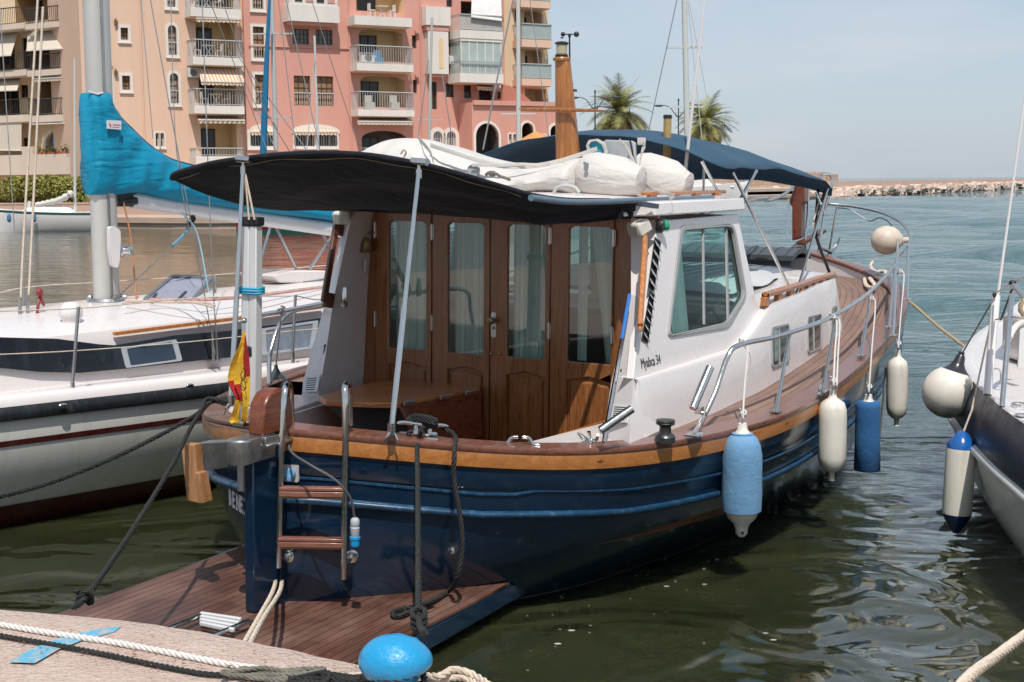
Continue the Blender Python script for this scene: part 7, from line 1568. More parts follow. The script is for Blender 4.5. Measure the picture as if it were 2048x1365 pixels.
# ---- low pink wing with arches
M4 = fM(2.2); f = Fac(bldg('arcaded_wing', 'low pink wing with white-rimmed arched openings at the foot of the yellow block', M4), M4, PINK)
for b in ((951, 247, 997, 310), (1043, 246, 1066, 310), (1100, 251, 1122, 310)):
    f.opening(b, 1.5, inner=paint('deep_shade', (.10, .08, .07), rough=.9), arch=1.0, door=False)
    x0, x1, z0, z1 = f.rect(b); r = (x1 - x0) / 2; mb = MB(f.M); ci = (x0 + x1) / 2; zc = z1 - r; o_ = [(ci + (r + .16) * cos(pi * k / 14), zc + (r + .16) * sin(pi * k / 14)) for k in range(15)]; i_ = [(ci + r * cos(pi * k / 14), zc + r * sin(pi * k / 14)) for k in range(14, -1, -1)]
    mb.plate([(x1 + .16, -.07, z0)] + [(a, -.07, c) for a, c in o_] + [(x0 - .16, -.07, z0), (x0, -.07, z0)] + [(a, -.07, c) for a, c in i_] + [(x1, -.07, z0)], th=(0, .08, 0)); f.part('arch_surround', mb, BW_)
for b in ((1017, 268, 1023, 290), (1026, 268, 1032, 290), (1076, 270, 1082, 290), (1085, 270, 1091, 290)): f.win(b, 'white', .08, arch=True, grid=(1, 1), pane=GRGLASS)
a, b_, c_, d_ = f.rect((945, 203, 1124, 210)); f.box('cornice', (a, -.2, d_ - .3), (b_, .05, d_), PINK)
wz = f.q(1000, 206).z; f.build_wall(f.q(944, 240).x, f.q(1126, 240).x, .9, wz, back=5)
a = f.q(1040, 175, .5); mb = MB(f.M); 
mb.plate([(f.q(1010, 200).x, .3, wz)] + [(f.q(1010, 200).x + (f.q(1066, 200).x - f.q(1010, 200).x) * k / 8, .3, wz + .2 + (f.q(1040, 176).z - wz) * cos(pi / 2 * k / 8)) for k in range(9)] + [(f.q(1068, 200).x, .3, wz)], th=(0, .25, 0)); f.part('curved_parapet', mb, REDST)
# cafe parasol
p = onY(1072, 273, 96); t = thing('cafe_parasol', 'orange cafe parasol before the middle arch of the low pink wing', 'parasol', (p.x, p.y, 1.2)); mb = MB(); mb.lathe(p, (0, 0, -1), [(.02, -.35), (.5, -.12), (1.35, .35), (1.35, .5), (1.2, .42)], 10); mb.build('canopy', paint('orange_parasol_cloth', (.58, .28, .10), rough=.9), t, sharp=20); mb = MB(); mb.tube([p, (p.x, p.y, 1.2)], .04); mb.build('pole', BW_, t)
# ---- tan block at the left edge
LMo = onY(166, 360, 90); LMo.z = 0; M5 = frame(LMo, radians(122)); f = Fac(bldg('apartment_building', 'tan apartment block with cream striped awnings at the left edge', M5), M5, TAN)
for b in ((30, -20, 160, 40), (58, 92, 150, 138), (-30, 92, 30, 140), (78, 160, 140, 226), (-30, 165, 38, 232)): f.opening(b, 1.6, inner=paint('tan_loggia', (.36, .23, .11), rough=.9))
for b in ((145, 160, 160, 190),(40, 170, 56, 196), (44, 76, 58, 138)): f.win(b, grid=(2, 3))
f.opening((92, 262, 136, 312), 1.2, inner=YIN, arch=.9, door=False); f.win((146, 272, 160, 300)); f.win((45, 276, 58, 302))
x0, x1, z0, z1 = f.rect((92, 262, 136, 312)); mb = MB(f.M); ci = (x0 + x1) / 2; r = (x1 - x0) / 2
o_ = [(ci + (r + .22) * cos(pi * k / 14), z1 - r * .9 + (r * .9 + .22) * sin(pi * k / 14)) for k in range(15)]; i_ = [(ci + r * cos(pi * k / 14), z1 - r * .9 + r * .9 * sin(pi * k / 14)) for k in range(14, -1, -1)]
mb.plate([(x1 + .22, -.07, z0)] + [(a, -.07, c) for a, c in o_] + [(x0 - .22, -.07, z0), (x0, -.07, z0)] + [(a, -.07, c) for a, c in i_] + [(x1, -.07, z0)], th=(0, .08, 0)); f.part('arch_surround', mb, BW_)
bm = wallmat('warm_white_stucco', (.68, .56, .46))
f.balcony((50, 44, 158, 55), 12, proj=1.6, m=bm, rail=DRAIL); f.balcony((-60, 52, 48, 62), 18, proj=1.3, m=bm, rail=DRAIL); f.balcony((54, 138, 166, 150), 106, proj=1.6, m=bm, rail=DRAIL); f.balcony((-60, 143, 52, 155), 108, proj=1.3, m=bm, rail=DRAIL); f.balcony((58, 230, 168, 243), 196, proj=1.6, m=bm, rail=DRAIL); f.balcony((-60, 232, 58, 246), 200, proj=1.3, m=bm, rail=DRAIL)
f.awning(((56, 58), (140, 54)), ((53, 102), (137, 97)), -.3, -1.9, AWC, scallop=False); f.awning(((142, 54), (161, 58)), ((146, 124), (167, 126)), -1.55, -1.65, AWC, scallop=False); f.awning(((-60, 66), (36, 64)), ((-60, 116), (22, 111)), -.2, -1.7, AWC, scallop=False); f.awning(((-60, 158), (42, 156)), ((-60, 184), (34, 181)), -.2, -1.6, AWC, scallop=False); f.awning(((60, 152), (140, 148)), ((66, 158), (138, 154)), -.6, -1.5, AWC)
f.awning(((-60, 244), (43, 244)), ((-60, 300), (43, 301)), -1.2, -1.4, AWC, scallop=False); f.awning(((64, 246), (146, 243)), ((64, 249), (148, 246)), -.8, -1.7, BW_, scallop=False)
a, b_, c_, d_ = f.rect((-80, 302, 175, 350), -2.2); tw = MB(f.M); tw.box((a, -2.2, c_), (b_, .1, d_ - .25)); pa = f.part('terrace_wall', tw, bm)
for xa, xb in ((45, 66), (146, 160)): x0, x1, z0, z1 = f.rect((xa, 300, xb, 350), -2.25); f.box('terrace_pier', (x0, -2.26, z0), (x1, -2.0, z1 + .2), bm, pa)
random.seed(3)
for k in range(7):
    x0, x1, z0, z1 = f.rect((74 + k * 10, 304, 82 + k * 10, 312), -2.1); pt_ = f.box('flower_pot', (x0, -2.15, z0), (x1, -1.95, z1), paint('terracotta', (.40, .13, .06), rough=.8) if k == 0 else bpy.data.materials['terracotta'], bevel=.02)
    mb = MB(f.M)
    for q in range(26): c = V(((x0 + x1) / 2 + random.gauss(0, .16), -2.05 + random.gauss(0, .1), z1 + abs(random.gauss(0, .16)))); u = V((random.uniform(-1, 1), random.uniform(-1, 1), random.uniform(-.2, 1))).normalized() * .08; w2 = u.cross(V((.3, .5, .8))).normalized() * .04; mb.poly([c - u - w2, c + u - w2, c + u + w2, c - u + w2])
    f.part('pot_plant', mb, flat('pot_foliage', (.10, .13, .03)) if k == 0 else bpy.data.materials['pot_foliage'], pt_)
x0, x1, z0, z1 = f.rect((106, 276, 116, 312), .3); mb = MB(f.M); mb.lathe(((x0 + x1) / 2, .4, z0), (0, 0, 1), [(.05, 0), (.25, .3), (.3, .9), (.22, 1.5), (.02, 1.9)], 12); o = mb.build('surfboard', flat('blue_board', (.02, .16, .42))); tag(o, 'blue surfboard standing inside the terrace arch of the tan block', 'surfboard')
f.build_wall(f.q(-120, 200).x, f.q(166, 200).x, .9, 24)
# ---------------------------------------------------------------- far quay, promenade, hedge
QM = paint('far_quay_concrete', (.46, .34, .27), rough=.9, var=.15, dirt=(.28, .20, .15), dirt_amt=.4, scale=.5, stretch=(1, 1, 3))
fq = [V(p) for p in ((-140, 78, 0), (-60, 82, 0), (-29.4, 81.0, 0), (-15.5, 75.5, 0), (-8, 79, 0), (4, 88, 0), (12, 104, 0), (15, 130, 0), (22, 148, 0), (33, 160, 0), (36, 166, 0))]
fqs = spl(fq, 4); mb = MB(); rows = []
def inw(i): d = fqs[min(i + 1, len(fqs) - 1)] - fqs[max(i - 1, 0)]; return V((-d.y, d.x, 0)).normalized()
rows = [[p + V((0, 0, -1)) for p in fqs], [p + V((0, 0, .28)) for p in fqs], [p - inw(i) * .12 + V((0, 0, .30)) for i, p in enumerate(fqs)], [p - inw(i) * .12 + V((0, 0, .60)) for i, p in enumerate(fqs)], [p + inw(i) * .1 + V((0, 0, .66)) for i, p in enumerate(fqs)], [p + inw(i) * 3.6 + V((0, 0, .66)) for i, p in enumerate(fqs)]]
mb.grid(rows); mb.build('far_quay', QM, kind='structure', sharp=30)
mb = MB(); mb.plate([(p.x, p.y, 1.295) for p in [fqs[i] + inw(i) * (3.4 if fqs[i].x < 20 else .4) for i in range(len(fqs))]] + [(34, 215, 1.295), (-140, 200, 1.295)], th=(0, 0, -.3)); mb.build('promenade', paint('pale_paving', (.48, .38, .31), rough=.9, scale=.5), kind='structure')
hi = [i for i, p in enumerate(fqs) if p.x < 12 and p.x > -120]
mb = MB(); A = [fqs[i] + inw(i) * 3.2 for i in hi]
for a, b in zip(A, A[1:]): pass
rows = [[p + V((0, 0, .6)) for p in A], [p + V((0, 0, 1.27)) for p in A], [p + V((0, -.04, 1.27)) for p in A], [p + V((0, -.04, 1.36)) for p in A], [p + V((0, .4, 1.36)) for p in A], [p + V((0, .4, 1.2)) for p in A]]
mb.grid(rows); o = mb.build('garden_wall', paint('pink_stone_wall', (.48, .34, .27), rough=.9, scale=1.5), sharp=30); tag(o, 'long low stone wall under the hedge along the far quay', 'wall')
def leafmass(name, label, boxes, n, s, m, cat='hedge', seed=1, kind=None):
    random.seed(seed); mb = MB()
    for (cx, cy, cz, rx, ry, rz, cnt) in boxes:
        for q in range(int(n * cnt)):
            u = V((random.gauss(0, 1), random.gauss(0, 1), random.gauss(0, 1))).normalized(); r_ = random.uniform(.72, 1.05) + .15 * noise.noise(u * 2.5 + V((cx, cy, 0)))
            c = V((cx + u.x * rx * r_, cy + u.y * ry * r_, cz + u.z * rz * r_))
            a = V((random.uniform(-1, 1), random.uniform(-1, 1), random.uniform(-1, 1))).normalized(); b = a.cross(V((random.uniform(-1, 1), random.uniform(-1, 1), .5))).normalized(); k_ = s * random.uniform(.6, 1.4)
            mb.poly([c - a * k_, c - b * k_ * .5, c + a * k_, c + b * k_ * .5])
    o = mb.build(name, m); tag(o, label, cat, kind=kind); return o
def leafmat(name, a, b): 
    k = NT(name); f_ = k.noise(1.6, 5, .7); g_ = k.noise(9, 3); c = k.mix(k.ramp(f_, [(.35, 0.0), (.65, 1.0)]), a, b); c = k.mix(k.ramp(g_, [(.45, 0.0), (.7, .6)]), c, tuple(x * 1.7 for x in b)); k.set(col=c, rough=.7, spec=.2); return k.m
HD1, HD2 = leafmat('clipped_hedge_leaves', (.07, .10, .02), (.22, .22, .04)), leafmat('shrub_leaves', (.10, .13, .035), (.32, .29, .08))
bx_ = []
for i, p in enumerate(A):
    pass
fine = spl(A, 6)
for j, p in enumerate(fine):
    if -40 < p.x < -14: bx_.append((p.x, p.y + 1.2, 1.58, .9, .7, .44, .5))
leafmass('hedge', 'clipped green hedge above the garden wall of the far quay', bx_, 420, .10, HD1, seed=2)
random.seed(12)
for px, sc_2 in ((8, 1.0), (34, .9), (62, .85), (88, 1.1), (112, 1.0), (134, .9), (160, 1.05), (300, .8)):
    p = onY(px, 380, 83.5); hgt_ = .78 * sc_2
    lm = leafmat('shrub_leaves_%d' % 0, (.05, .075, .02), (.18, .17, .04)) if False else HD2
    leafmass('shrub', {8: 'dull green shrub at the left edge behind the clipped hedge', 34: 'small green shrub second from the left behind the hedge', 62: 'shrub between the two white halyards behind the hedge', 88: 'bushy yellowish shrub under the flower terrace', 112: 'green shrub below the terrace arch', 134: 'shrub just left of the small yacht mast', 160: 'tall brownish shrub beside the blue sail cover', 300: 'shrub half hidden behind the blue sail cover'}[px], [(p.x, p.y + 1.6, 2.12, 1.15 * sc_2, .9, hgt_, 1)], 1300, .10, HD2, 'shrub', seed=px)
# small bollards on the far quay
for px, m_, lab in ((478, None, 0), (318, 'd', 'small black capstan bollard on the far quay edge'), (271, 'b', 'small blue bollard left of the black one on the far quay'), (365, 'b', 'small blue bollard right of the black one on the far quay')):
    if m_ is None: continue
    p = onZ(px, 427, .66); mb = MB(); h = .55 if m_ == 'd' else .3; mb.lathe(p, (0, 0, 1), [(.32, 0), (.32, .08), (.2, .12), (.18, h * .7), (.28, h * .8), (.28, h), (.1, h + .04)], 14); o = mb.build('bollard', RUBB if m_ == 'd' else flat('far_blue_paint', (.02, .25, .5))); tag(o, lab, 'bollard')
# ---------------------------------------------------------------- breakwater on the right
RK = paint('pale_limestone', (.62, .48, .40), rough=.9, var=.15, dirt=(.36, .26, .20), dirt_amt=.3, scale=.6)
bl_ = [V(p) for p in ((30, 172, 0), (38, 167, 0), (60, 205, 0), (99, 276, 0), (170, 400, 0), (300, 620, 0), (460, 880, 0))]
mb = MB(); a = [p + V((2, 14, 0)) for p in bl_]; rows = []
rows = [[p + V((-1, 2, -1)) for p in bl_], [p + V((1, 8, 1.0)) for p in bl_], [p + V((3, 16, 1.2)) for p in bl_], [p + V((5, 30, -1)) for p in bl_]]; mb.grid(rows); mb.build('breakwater', RK, kind='structure')
mb = MB(); rows = [[p + V((2.5, 14, .9)) for p in bl_], [p + V((2.5, 14, 1.95)) for p in bl_], [p + V((3.5, 17, 1.95)) for p in bl_], [p + V((3.5, 17, .9)) for p in bl_]]; mb.grid(rows, closev=False); mb.build('breakwater_path_wall', paint('sandy_concrete', (.52, .38, .30), rough=.9, scale=.2), kind='structure', sharp=30)
random.seed(21); mb = MB(); fl_ = spl(bl_, 40); ln = [0]
for a, b in zip(fl_, fl_[1:]): ln.append(ln[-1] + (b - a).length)
for q in range(4800):
    t_ = random.random() ** 1.7 * ln[-1]; j = max(k for k in range(0, len(ln)) if ln[k] <= t_) if False else min(range(0, len(ln), 1), key=lambda k: abs(ln[k] - t_)); p = fl_[j]
    v = random.random(); c = p + V((-2.5 + 5 * v + random.uniform(-2, 2), 1 + 8 * v, .0 + 1.05 * v)); s_ = random.uniform(.28, .62) * (1 + t_ / 900)
    M3 = Matrix.Rotation(random.uniform(0, 6), 3, 'Z') @ Matrix.Rotation(random.uniform(-.6, .6), 3, 'X'); e = [M3 @ V((sx * s_ * random.uniform(.6, 1), sy * s_ * random.uniform(.5, .8), sz * s_ * random.uniform(.35, .6))) + c for sz in (-1, 1) for sx, sy in ((-1, -1), (1, -1), (1, 1), (-1, 1))]
    mb.hexa(e[:4], e[4:])
o = mb.build('boulders', RK, sharp=10); tag(o, 'pale limestone boulders heaped along the breakwater', 'rocks', kind='stuff')
# stone wall behind the far inner quay
k = NT('coursed_stone_wall'); br_ = k.n('TexBrick', Scale=1.0, Mortar__Size=.03, Brick__Width=1.1, Row__Height=.42); br_.inputs['Color1'].default_value = (.50, .38, .30, 1); br_.inputs['Color2'].default_value = (.40, .28, .21, 1); br_.inputs['Mortar'].default_value = (.28, .20, .16, 1)
mp = k.n('Mapping'); mp.inputs['Rotation'].default_value = (pi / 2, 0, 0); k.l(k.n('TexCoord').outputs['Object'], mp.inputs[0]); k.l(mp.outputs[0], br_.inputs['Vector']); k.set(col=br_.outputs['Color'], rough=.9)
a, b = onZ(1395, 392, 1.3), onZ(1668, 388, 1.3); a, b = onY(1380, 380, 172), onY(1648, 380, 182); a.z = b.z = 1.2; mb = MB(); zt = onY(1500, 345, 175).z; mb.bar((a + V((0, 0, (zt - 1.2) / 2))), (b + V((0, 0, (zt - 1.2) / 2))), .6, zt - 1.2); o = mb.build('stone_wall', k.m); tag(o, 'tall pale coursed stone wall behind the far quay on the right', 'wall')
a, b = onY(1648, 370, 182), onY(1672, 370, 184); a.z = b.z = 1.9; mb = MB(); mb.bar(a, b, .6, 1.9); o = mb.build('wall_end', k.m); tag(o, 'stepped-down end of the stone wall next to the boulders', 'wall')
# ---------------------------------------------------------------- palms, street lamps, far person
PLG = leafmat('palm_frond_green', (.13, .15, .05), (.32, .30, .12)); PLD = leafmat('dry_palm_frond', (.22, .15, .07), (.36, .26, .12)); TRK = paint('palm_trunk_bark', (.16, .11, .07), rough=.95, var=.4, scale=5, bump=.05, bscale=6)
def palm(px, py, d, s, label, seed):
    random.seed(seed); c = onY(px, py, d); t = thing('palm_tree', label, 'palm tree', (c.x, c.y, 1.3), 'date palms beyond the far quay')
    mb = MB(); pts = [V((c.x + .2 * sin(k * .5), c.y, 1.3 + (c.z - 1.3) * k / 10)) for k in range(11)]; rs_ = []; q = []
    for k in range(40):
        u = k / 39; p = pts[0].lerp(pts[-1], u); q.append(p); rs_.append(s * (.30 - .05 * u + .035 * (k % 2)) if u < .9 else s * (.38 + .08 * (k % 2)))
    mb.tube(q, rs_, n=12); mb.build('trunk', TRK, t)
    for grp, nfr, m, ev in (('fronds', 76, PLG, (-.2, 1.35)), ('dry_fronds', 40, PLD, (-.95, -.05))):
        mb = MB()
        for i in range(nfr):
            az = random.uniform(0, 2 * pi); el = random.uniform(*ev); Ln = s * random.uniform(2.6, 3.5) * (.8 if grp != 'fronds' else 1); d_ = V((cos(az) * cos(el), sin(az) * cos(el), sin(el))); p = V(c); side = V((-sin(az), cos(az), 0)); n_ = 16; cur = d_.copy(); prev = p.copy()
            for k in range(n_):
                cur = (cur + V((0, 0, -.075 - .03 * random.random()))).normalized(); nx = prev + cur * (Ln / n_)
                ax_ = (nx - prev) * .5; up2 = side.cross(cur)
                mb.poly([prev - side * .02, prev + side * .02, nx + side * .015, nx - side * .015])
                lw = s * .70 * sin(pi * min(1, (k + 1.6) / (n_ + .6))) ** .7
                for sg in (-1, 1):
                    for h_ in (0, .5):
                        b0 = prev.lerp(nx, h_); tip = b0 + side * sg * lw * random.uniform(.8, 1.1) + cur * lw * .75 + V((0, 0, -.25 * lw * random.random())); mb.poly([b0 - cur * .03, b0 + cur * .05, tip])
                prev = nx
        mb.build(grp, m, t)
    return t
palm(1240, 226, 125, 1.2, 'large date palm left of the tan flue pipe', 5); palm(1410, 248, 135, 1.12, 'date palm between the white antenna and the open sky, right of the first', 9)
LG = flat('dark_green_lamp_iron', (.02, .04, .04))
def lamp(px, py, d, arms, label):
    p = onY(px, py, d); t = thing('street_lamp', label, 'street lamp', (p.x, p.y, 1.3), 'twin-armed lamps on the far promenade'); mb = MB(); mb.tube([(p.x, p.y, 1.3), (p.x, p.y, 2.3), (p.x, p.y, 2.31), p + V((0, 0, .5))], [.12, .11, .07, .05], n=8); mb.ell(p + V((0, 0, .6)), (.08, .08, .14)); mb.build('post', LG, t)
    for sg in arms:
        mb = MB(); mb.tube(spl([p + V((0, 0, -.9)), p + V((sg * .35, 0, -.6)), p + V((sg * .7, 0, -.1)), p + V((sg * 1.2, 0, .12)), p + V((sg * 1.5, 0, .12))], 4), .04, n=6); mb.tube(spl([p + V((0, 0, -1.0)), p + V((sg * .25, 0, -.75)), p + V((sg * .2, 0, -.45))], 4), .025, n=5); mb.build('arm', LG, t)
        mb = MB(); mb.ell(p + V((sg * 1.75, 0, .10)), (.42, .16, .10)); mb.build('lamp_head', LG, t)
lamp(1190, 198, 120, (-1, 1), 'twin-armed street lamp left of the large palm'); lamp(1357, 214, 128, (-1, 1), 'twin-armed street lamp between the flue pipe and the antenna'); 
p = onY(1259, 218, 140); mb = MB(); mb.tube([(p.x, p.y, 1.3), p], [.08, .05]); o = mb.build('lamp_post', LG); tag(o, 'plain dark post just right of the large palm trunk', 'post'); 
p = onY(1153, 240, 118); mb = MB(); mb.tube([(p.x, p.y, 1.3), p], [.08, .05]); o = mb.build('lamp_post', LG); tag(o, 'plain dark post immediately right of the wooden mast', 'post')
# person on the far quay
p = onZ(1489, 383, 1.3); p = onY(1489, 381, 160); base = V((p.x, p.y, 1.3)); hN = 1.75
me = bpy.data.meshes.new('person'); J = [(0, 0, .92), (0, 0, 1.15), (0, 0, 1.42), (0, 0, 1.52), (0, 0, 1.66), (-.20, 0, 1.40), (-.27, -.05, 1.12), (-.22, -.2, .95), (.20, 0, 1.40), (.29, .02, 1.12), (.30, -.08, .88), (-.10, 0, .86), (-.12, -.02, .48), (-.12, .02, .06), (-.12, -.14, .03), (.10, 0, .86), (.13, .0, .48), (.14, .04, .06), (.15, -.12, .03)]
E_ = [(0, 1), (1, 2), (2, 3), (3, 4), (2, 5), (5, 6), (6, 7), (2, 8), (8, 9), (9, 10), (0, 11), (11, 12), (12, 13), (13, 14), (0, 15), (15, 16), (16, 17), (17, 18)]
Rr = [.15, .145, .15, .06, .10, .06, .05, .035, .06, .05, .035, .09, .065, .045, .035, .09, .065, .045, .035]
me.from_pydata([V(j) for j in J], E_, []); po = bpy.data.objects.new('person', me); COL.objects.link(po); po.location = base; po.rotation_euler = (0, 0, .3)
md = po.modifiers.new('skin', 'SKIN'); 
for v_, r_ in zip(me.skin_vertices[0].data if me.skin_vertices else [], Rr): v_.radius = (r_, r_)
if not me.skin_vertices:
    import bmesh
    bm_ = bmesh.new(); bm_.from_mesh(me); ly = bm_.verts.layers.skin.verify()
    for v_, r_ in zip(bm_.verts, Rr): v_[ly].radius = (r_, r_ * .8); v_[ly].use_root = (v_.index == 0)
    bm_.to_mesh(me); bm_.free()
md2 = po.modifiers.new('sub', 'SUBSURF'); md2.levels = 1; md2.render_levels = 1; me.materials.append(flat('sunlit_skin', (.45, .22, .13), .6)); tag(po, 'shirtless person in light blue shorts standing before the far stone wall', 'person')
Pm = po.matrix_basis; mb = MB(Matrix.Translation(base))
for sx in (-.11, .11): mb.lathe((sx, 0, .98), (0, 0, -1), [(.10, 0), (.125, .02), (.12, .25), (.11, .46), (.09, .46)], 12)
sh_ = MB(Matrix.Translation(base)); sh_.v = list(mb.v); sh_.f = [list(q) for q in mb.f]; sh_.lathe((0, 0, 1.02), (0, 0, -1), [(.15, 0), (.17, .03), (.17, .2), (.1, .22)], 14); so2 = sh_.build('shorts', flat('light_blue_shorts', (.16, .34, .52), .8), po)
so2.matrix_basis = Matrix.Rotation(-.3, 4, 'Z')
hm = MB(Matrix.Translation(base)); hm.ell((0, .01, 1.70), (.095, .10, .085)); ho = hm.build('hair', flat('dark_hair', (.05, .03, .02), .8), po)
# ---------------------------------------------------------------- boats along the far shore and masts
def small_hull(M, Ln, bm_, fb, root, m, name='hull', tr=True):
    mb = MB(M); rows = []
    for k in range(17):
        u = k / 16; x = -Ln / 2 + Ln * u; b = bm_ * (sin(pi * min(1, u * .62 + .38)) ** .8 if u > .0 else .75) * (1 if u < .6 else max(0, 1 - ((u - .6) / .4) ** 2)); z = fb * (1 + .25 * u ** 2)
        rows.append([(x + .05, -b * .5, -.25), (x, -b * .85, .12), (x, -b, z * .75), (x, -b, z), (x, -b * .9, z + .01), (x, 0, z + .05), (x, b * .9, z + .01), (x, b, z), (x, b, z * .75), (x, b * .85, .12), (x + .05, b * .5, -.25)])
    mb.grid(rows); mb.f.append(list(range(11))); return mb.build(name, m, root, sharp=50)
def farmast(px0, py0, px1, py1, Y, r, label, col=None, spread=(), boat=None):
    a, b = onY(px0, py0, Y), onY(px1, py1, Y); b = b + (b - a) * (.0 if py1 > 5 else .25); t = thing('sailing_boat_mast', label, 'mast', (b.x, b.y, min(a.z, b.z)))
    lo, hi_ = (a, b) if a.z < b.z else (b, a); mb = MB(); mb.tube([lo, hi_], [r, r * .8], n=8); mb.build('spar', col or RAILG, t)
    for py, w_ in spread:
        u = (py - py0) / (py1 - py0 + 1e-6); c = onY(px0 + (px1 - px0) * u, py, Y); mb = MB(); mb.bar(c - V((w_, 0, 0)), c + V((w_, 0, 0)), r * .8, r * .6); mb.build('spreader', col or RAILG, t)
    return t, lo, hi_
WM = flat('white_mast_paint', (.62, .61, .58), .4)
t, lo, hi_ = farmast(543, -20, 552, 300, 55, .095, 'tall pale mast in front of the left part of the pink block', spread=((68, .75), (236, .75)))
mb = MB(); mb.tube([onY(540, -20, 54), onY(535, 80, 54), onY(530, 200, 54), onY(526, 320, 54)], [.05, .08, .12, .13], n=8); mb.build('furled_blue_sail', flat('furled_blue_cloth', (.01, .16, .32), .8), t)
for pp in (((556, -10), (592, 300)), ((570, -10), (640, 300)), ((474, 110), (620, 310)), ((480, 140), (560, 320))): mb = MB(); mb.tube([onY(*pp[0], 54.5), onY(*pp[1], 54.5)], .018, n=4); mb.build('shroud', GREYP, t)
t, lo, hi_ = farmast(629, 72, 636, 302, 58, .055, 'thin white mast before the double windows of the pink block', WM)
for pp in (((630, 110), (614, 300)), ): mb = MB(); mb.tube([onY(*pp[0], 57.8), onY(*pp[1], 57.8)], .018, n=4); mb.build('shroud', WM, t)
t, lo, hi_ = farmast(864, 36, 858, 280, 58, .06, 'slender mast before the white turret of the pink block', spread=((240, .55),))
for pp in (((857, 120), (833, 300)), ((884, 150), (906, 290))): mb = MB(); mb.tube([onY(*pp[0], 57.8), onY(*pp[1], 57.8)], .022, n=4); mb.build('shroud', GREYP, t)
t, lo, hi_ = farmast(1036, -20, 1037, 292, 50, .085, 'thick white mast before the yellow corner block', WM, spread=((228, .6),))
for pp in (((1060, 0), (1100, 290)), ((1026, 0), (966, 300))): mb = MB(); mb.tube([onY(*pp[0], 49.8), onY(*pp[1], 49.8)], .03 if pp[0][0] < 1040 else .014, n=5); mb.build('shroud', GREYP, t)
t, lo, hi_ = farmast(1368, -20, 1376, 345, 34, .075, 'tall white mast against the sky between the flue pipe and the second palm', WM, spread=((95, .42), (214, .42)))
for pp in (((1356, -10), (1296, 268)), ((1376, -10), (1415, 200)), ((1376, 5), (1406, 300))): mb = MB(); mb.tube([onY(*pp[0], 33.9), onY(*pp[1], 33.9)], .012 if pp[0][0] < 1370 else .01, n=4); mb.build('shroud', GREYP if pp[0][0] < 1370 else WM, t)
# small white yacht at the far quay
p = onZ(105, 461, 0); YM = frame((p.x, p.y - 1.2, 0), radians(-97)); t = thing('small_yacht', 'small white yacht with a green sheer stripe lying at the far quay', 'sailing boat', M=YM)
Ln = 5.6; small_hull(YM, Ln, 1.0, .95, t, WHITE)
mb = MB(YM); mb.box((-2.6, 1.003, .82), (1.0, 1.03, .93)) if False else None
gs = flat('dark_green_stripe', (.01, .07, .06), .3)
mb = MB(YM); rows = []
for k in range(17):
    u = k / 16; x = -Ln / 2 + Ln * u; b = 1.0 * (sin(pi * min(1, u * .62 + .38)) ** .8 if u > 0 else .75) * (1 if u < .6 else max(0, 1 - ((u - .6) / .4) ** 2)) + .015; z = .95 * (1 + .25 * u ** 2); rows.append([(x, b, z - .12), (x, b, z - .01)])
mb.grid(rows); mb.build('sheer_stripe', gs, t)
mb = MB(YM); rows = [[(x, w_ * cos(a), .95 + h * max(0, sin(a))) for a in [pi * k / 8 for k in range(9)]] for x, w_, h in ((-1.6, .55, .1), (-1.2, .6, .38), (0, .6, .42), (.8, .5, .30), (1.3, .35, .08))]; mb.grid(rows); mb.build('cabin', WHITE, t, sharp=60)
for x in (1.55, .3): mb = MB(YM); mb.lathe((x, 1.08, .95), (0, 0, -1), [(.03, 0), (.10, .1), (.11, .35), (.03, .45)], 10); mb.build('small_fender', flat('small_blue_fender', (.05, .15, .3)), t)
a, b = onY(149, 118, p.y - 1.2), onY(150, 428, p.y - 1.2); mb = MB(); mb.tube([b, a], [.08, .05], n=8); mb.build('mast', WM, t)
mb = MB(); q = [onY(*pp, p.y - 1.5) for pp in ((146, 385), (120, 400), (95, 406), (72, 410))]; mb.tube(spl(q, 5), [.10 + .12 * abs(sin(k * 1.7)) * (1 - k / 20) for k in range(16)], n=8); mb.build('furled_sail', WTARP, t)
mb = MB(); q = [onY(*pp, p.y - 1.5) for pp in ((56, 402), (44, 432), (40, 436), (58, 432), (62, 404))]; mb.plate(q, th=(0, .1, 0)); mb.build('folded_sail', WTARP, t)
# dark launch at the left edge
p = onZ(8, 458, 0); DM = frame((p.x - 1.6, p.y - 1.2, 0), radians(80)); t = thing('launch', 'dark-hulled launch with a white top just inside the left edge', 'motor boat', M=DM); small_hull(DM, 4.4, .9, .75, t, RUBB); mb = MB(DM); rows = [[(x, w_ * cos(a), .75 + h * max(0, sin(a))) for a in [pi * k / 8 for k in range(9)]] for x, w_, h in ((-1.8, .7, .5), (-.5, .7, .75), (.6, .6, .5), (1.4, .4, .05))]; mb.grid(rows); mb.build('cabin', WHITE, t)
# red boat by the quay, seen under the boom
p = onZ(600, 462, 0); DM = frame((p.x, p.y - 2.5, 0), radians(85)); t = thing('red_boat', 'red-hulled boat with a green waterline seen below the blue sail cover', 'motor boat', M=DM); small_hull(DM, 5.2, 1.0, .8, t, flat('bright_red_paint', (.42, .025, .02), .3)); mb = MB(DM); rows = []
for k in range(17):
    u = k / 16; x = -2.6 + 5.2 * u; b = 1.0 * (sin(pi * min(1, u * .62 + .38)) ** .8 if u > 0 else .75) * (1 if u < .6 else max(0, 1 - ((u - .6) / .4) ** 2)) * .9 + .02; rows.append([(x, -b, 0.0), (x, -b - .02, .18)])
mb.grid(rows); mb.build('green_waterline', gs, t)
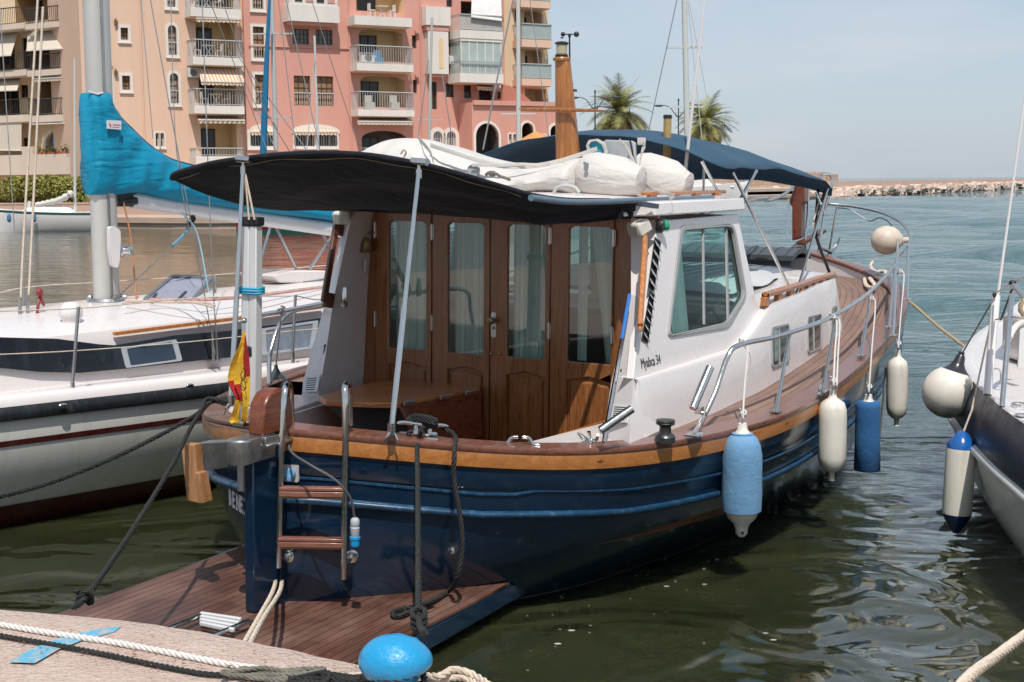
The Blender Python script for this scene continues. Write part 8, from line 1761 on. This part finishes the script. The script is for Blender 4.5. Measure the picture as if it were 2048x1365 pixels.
# white cruiser beyond the bimini
p = onY(1410, 400, 122); p.z = 0; DM = frame((p.x, p.y, 0), radians(94)); t = thing('white_cruiser', 'white cabin cruiser partly hidden behind the bimini poles', 'motor boat', M=DM); small_hull(DM, 7.2, 1.4, 1.7, t, WHITE)
mb = MB(DM); rows = [[(x, w_ * cos(a), 1.7 + h * max(0, sin(a)) ** .6) for a in [pi * k / 10 for k in range(11)]] for x, w_, h in ((-3.3, 1.1, 1.5), (-.9, 1.1, 1.6), (-.3, 1.0, 1.3), (.5, .8, .4), (2.4, .5, .12))]; mb.grid(rows); mb.f.append(list(range(11))); mb.build('cabin', WHITE, t, sharp=50)
mb = MB(DM); mb.box((-2.9, -1.13, 2.2), (-1.2, -1.115, 2.8)); mb.build('cabin_window', DGLASS, t)
# marker buoy
p = onZ(1606, 402, .3); mb = MB(); mb.ell(p, (.32, .32, .35)); mb.lathe(p, (0, 0, 1), [(.05, .3), (.05, .6), (.1, .62), (.1, .75)], 8); o = mb.build('marker_buoy', flat('yellow_buoy', (.65, .38, .03))); tag(o, 'tiny yellow marker buoy beside the brown stem post', 'buoy')

# boats on the other side of the quay behind the viewer; the door panes mirror them
for (x, y, az, Ln, lab, cl) in ((-3.4, -13, 80, 8.5, 'white cabin cruiser across the quay behind the viewer, mirrored in the left door panes', WHITE), (3.6, -14.5, 100, 7.5, 'white sports boat with blue canopy behind the viewer, mirrored in the right door panes', WHITE)):
    DM = frame((x, y, 0), radians(az)); t = thing('cabin_cruiser', lab, 'motor boat', M=DM); small_hull(DM, Ln, 1.4, 1.3, t, cl)
    mb = MB(DM); rows = [[(q, w_ * cos(a), 1.3 + h * max(0, sin(a)) ** .5) for a in [pi * k / 12 for k in range(13)]] for q, w_, h in ((-2.6, 1.1, 1.1), (-.4, 1.1, 1.2), (.3, 1.0, .9), (1.0, .9, .4), (2.8, .5, .1))]; mb.grid(rows); mb.f.append(list(range(13))); mb.build('cabin', cl, t, sharp=50)
    mb = MB(DM)
    for sd in (-1, 1): mb.box((-2.2, sd * 1.10, 1.75), (-.5, sd * 1.13, 2.2))
    mb.build('cabin_window', DGLASS, t)
    mb = MB(DM); mb.tube([(-.5, 0, 2.4), (-.6, 0, 6.5)], .04); mb.build('mast', WM, t)
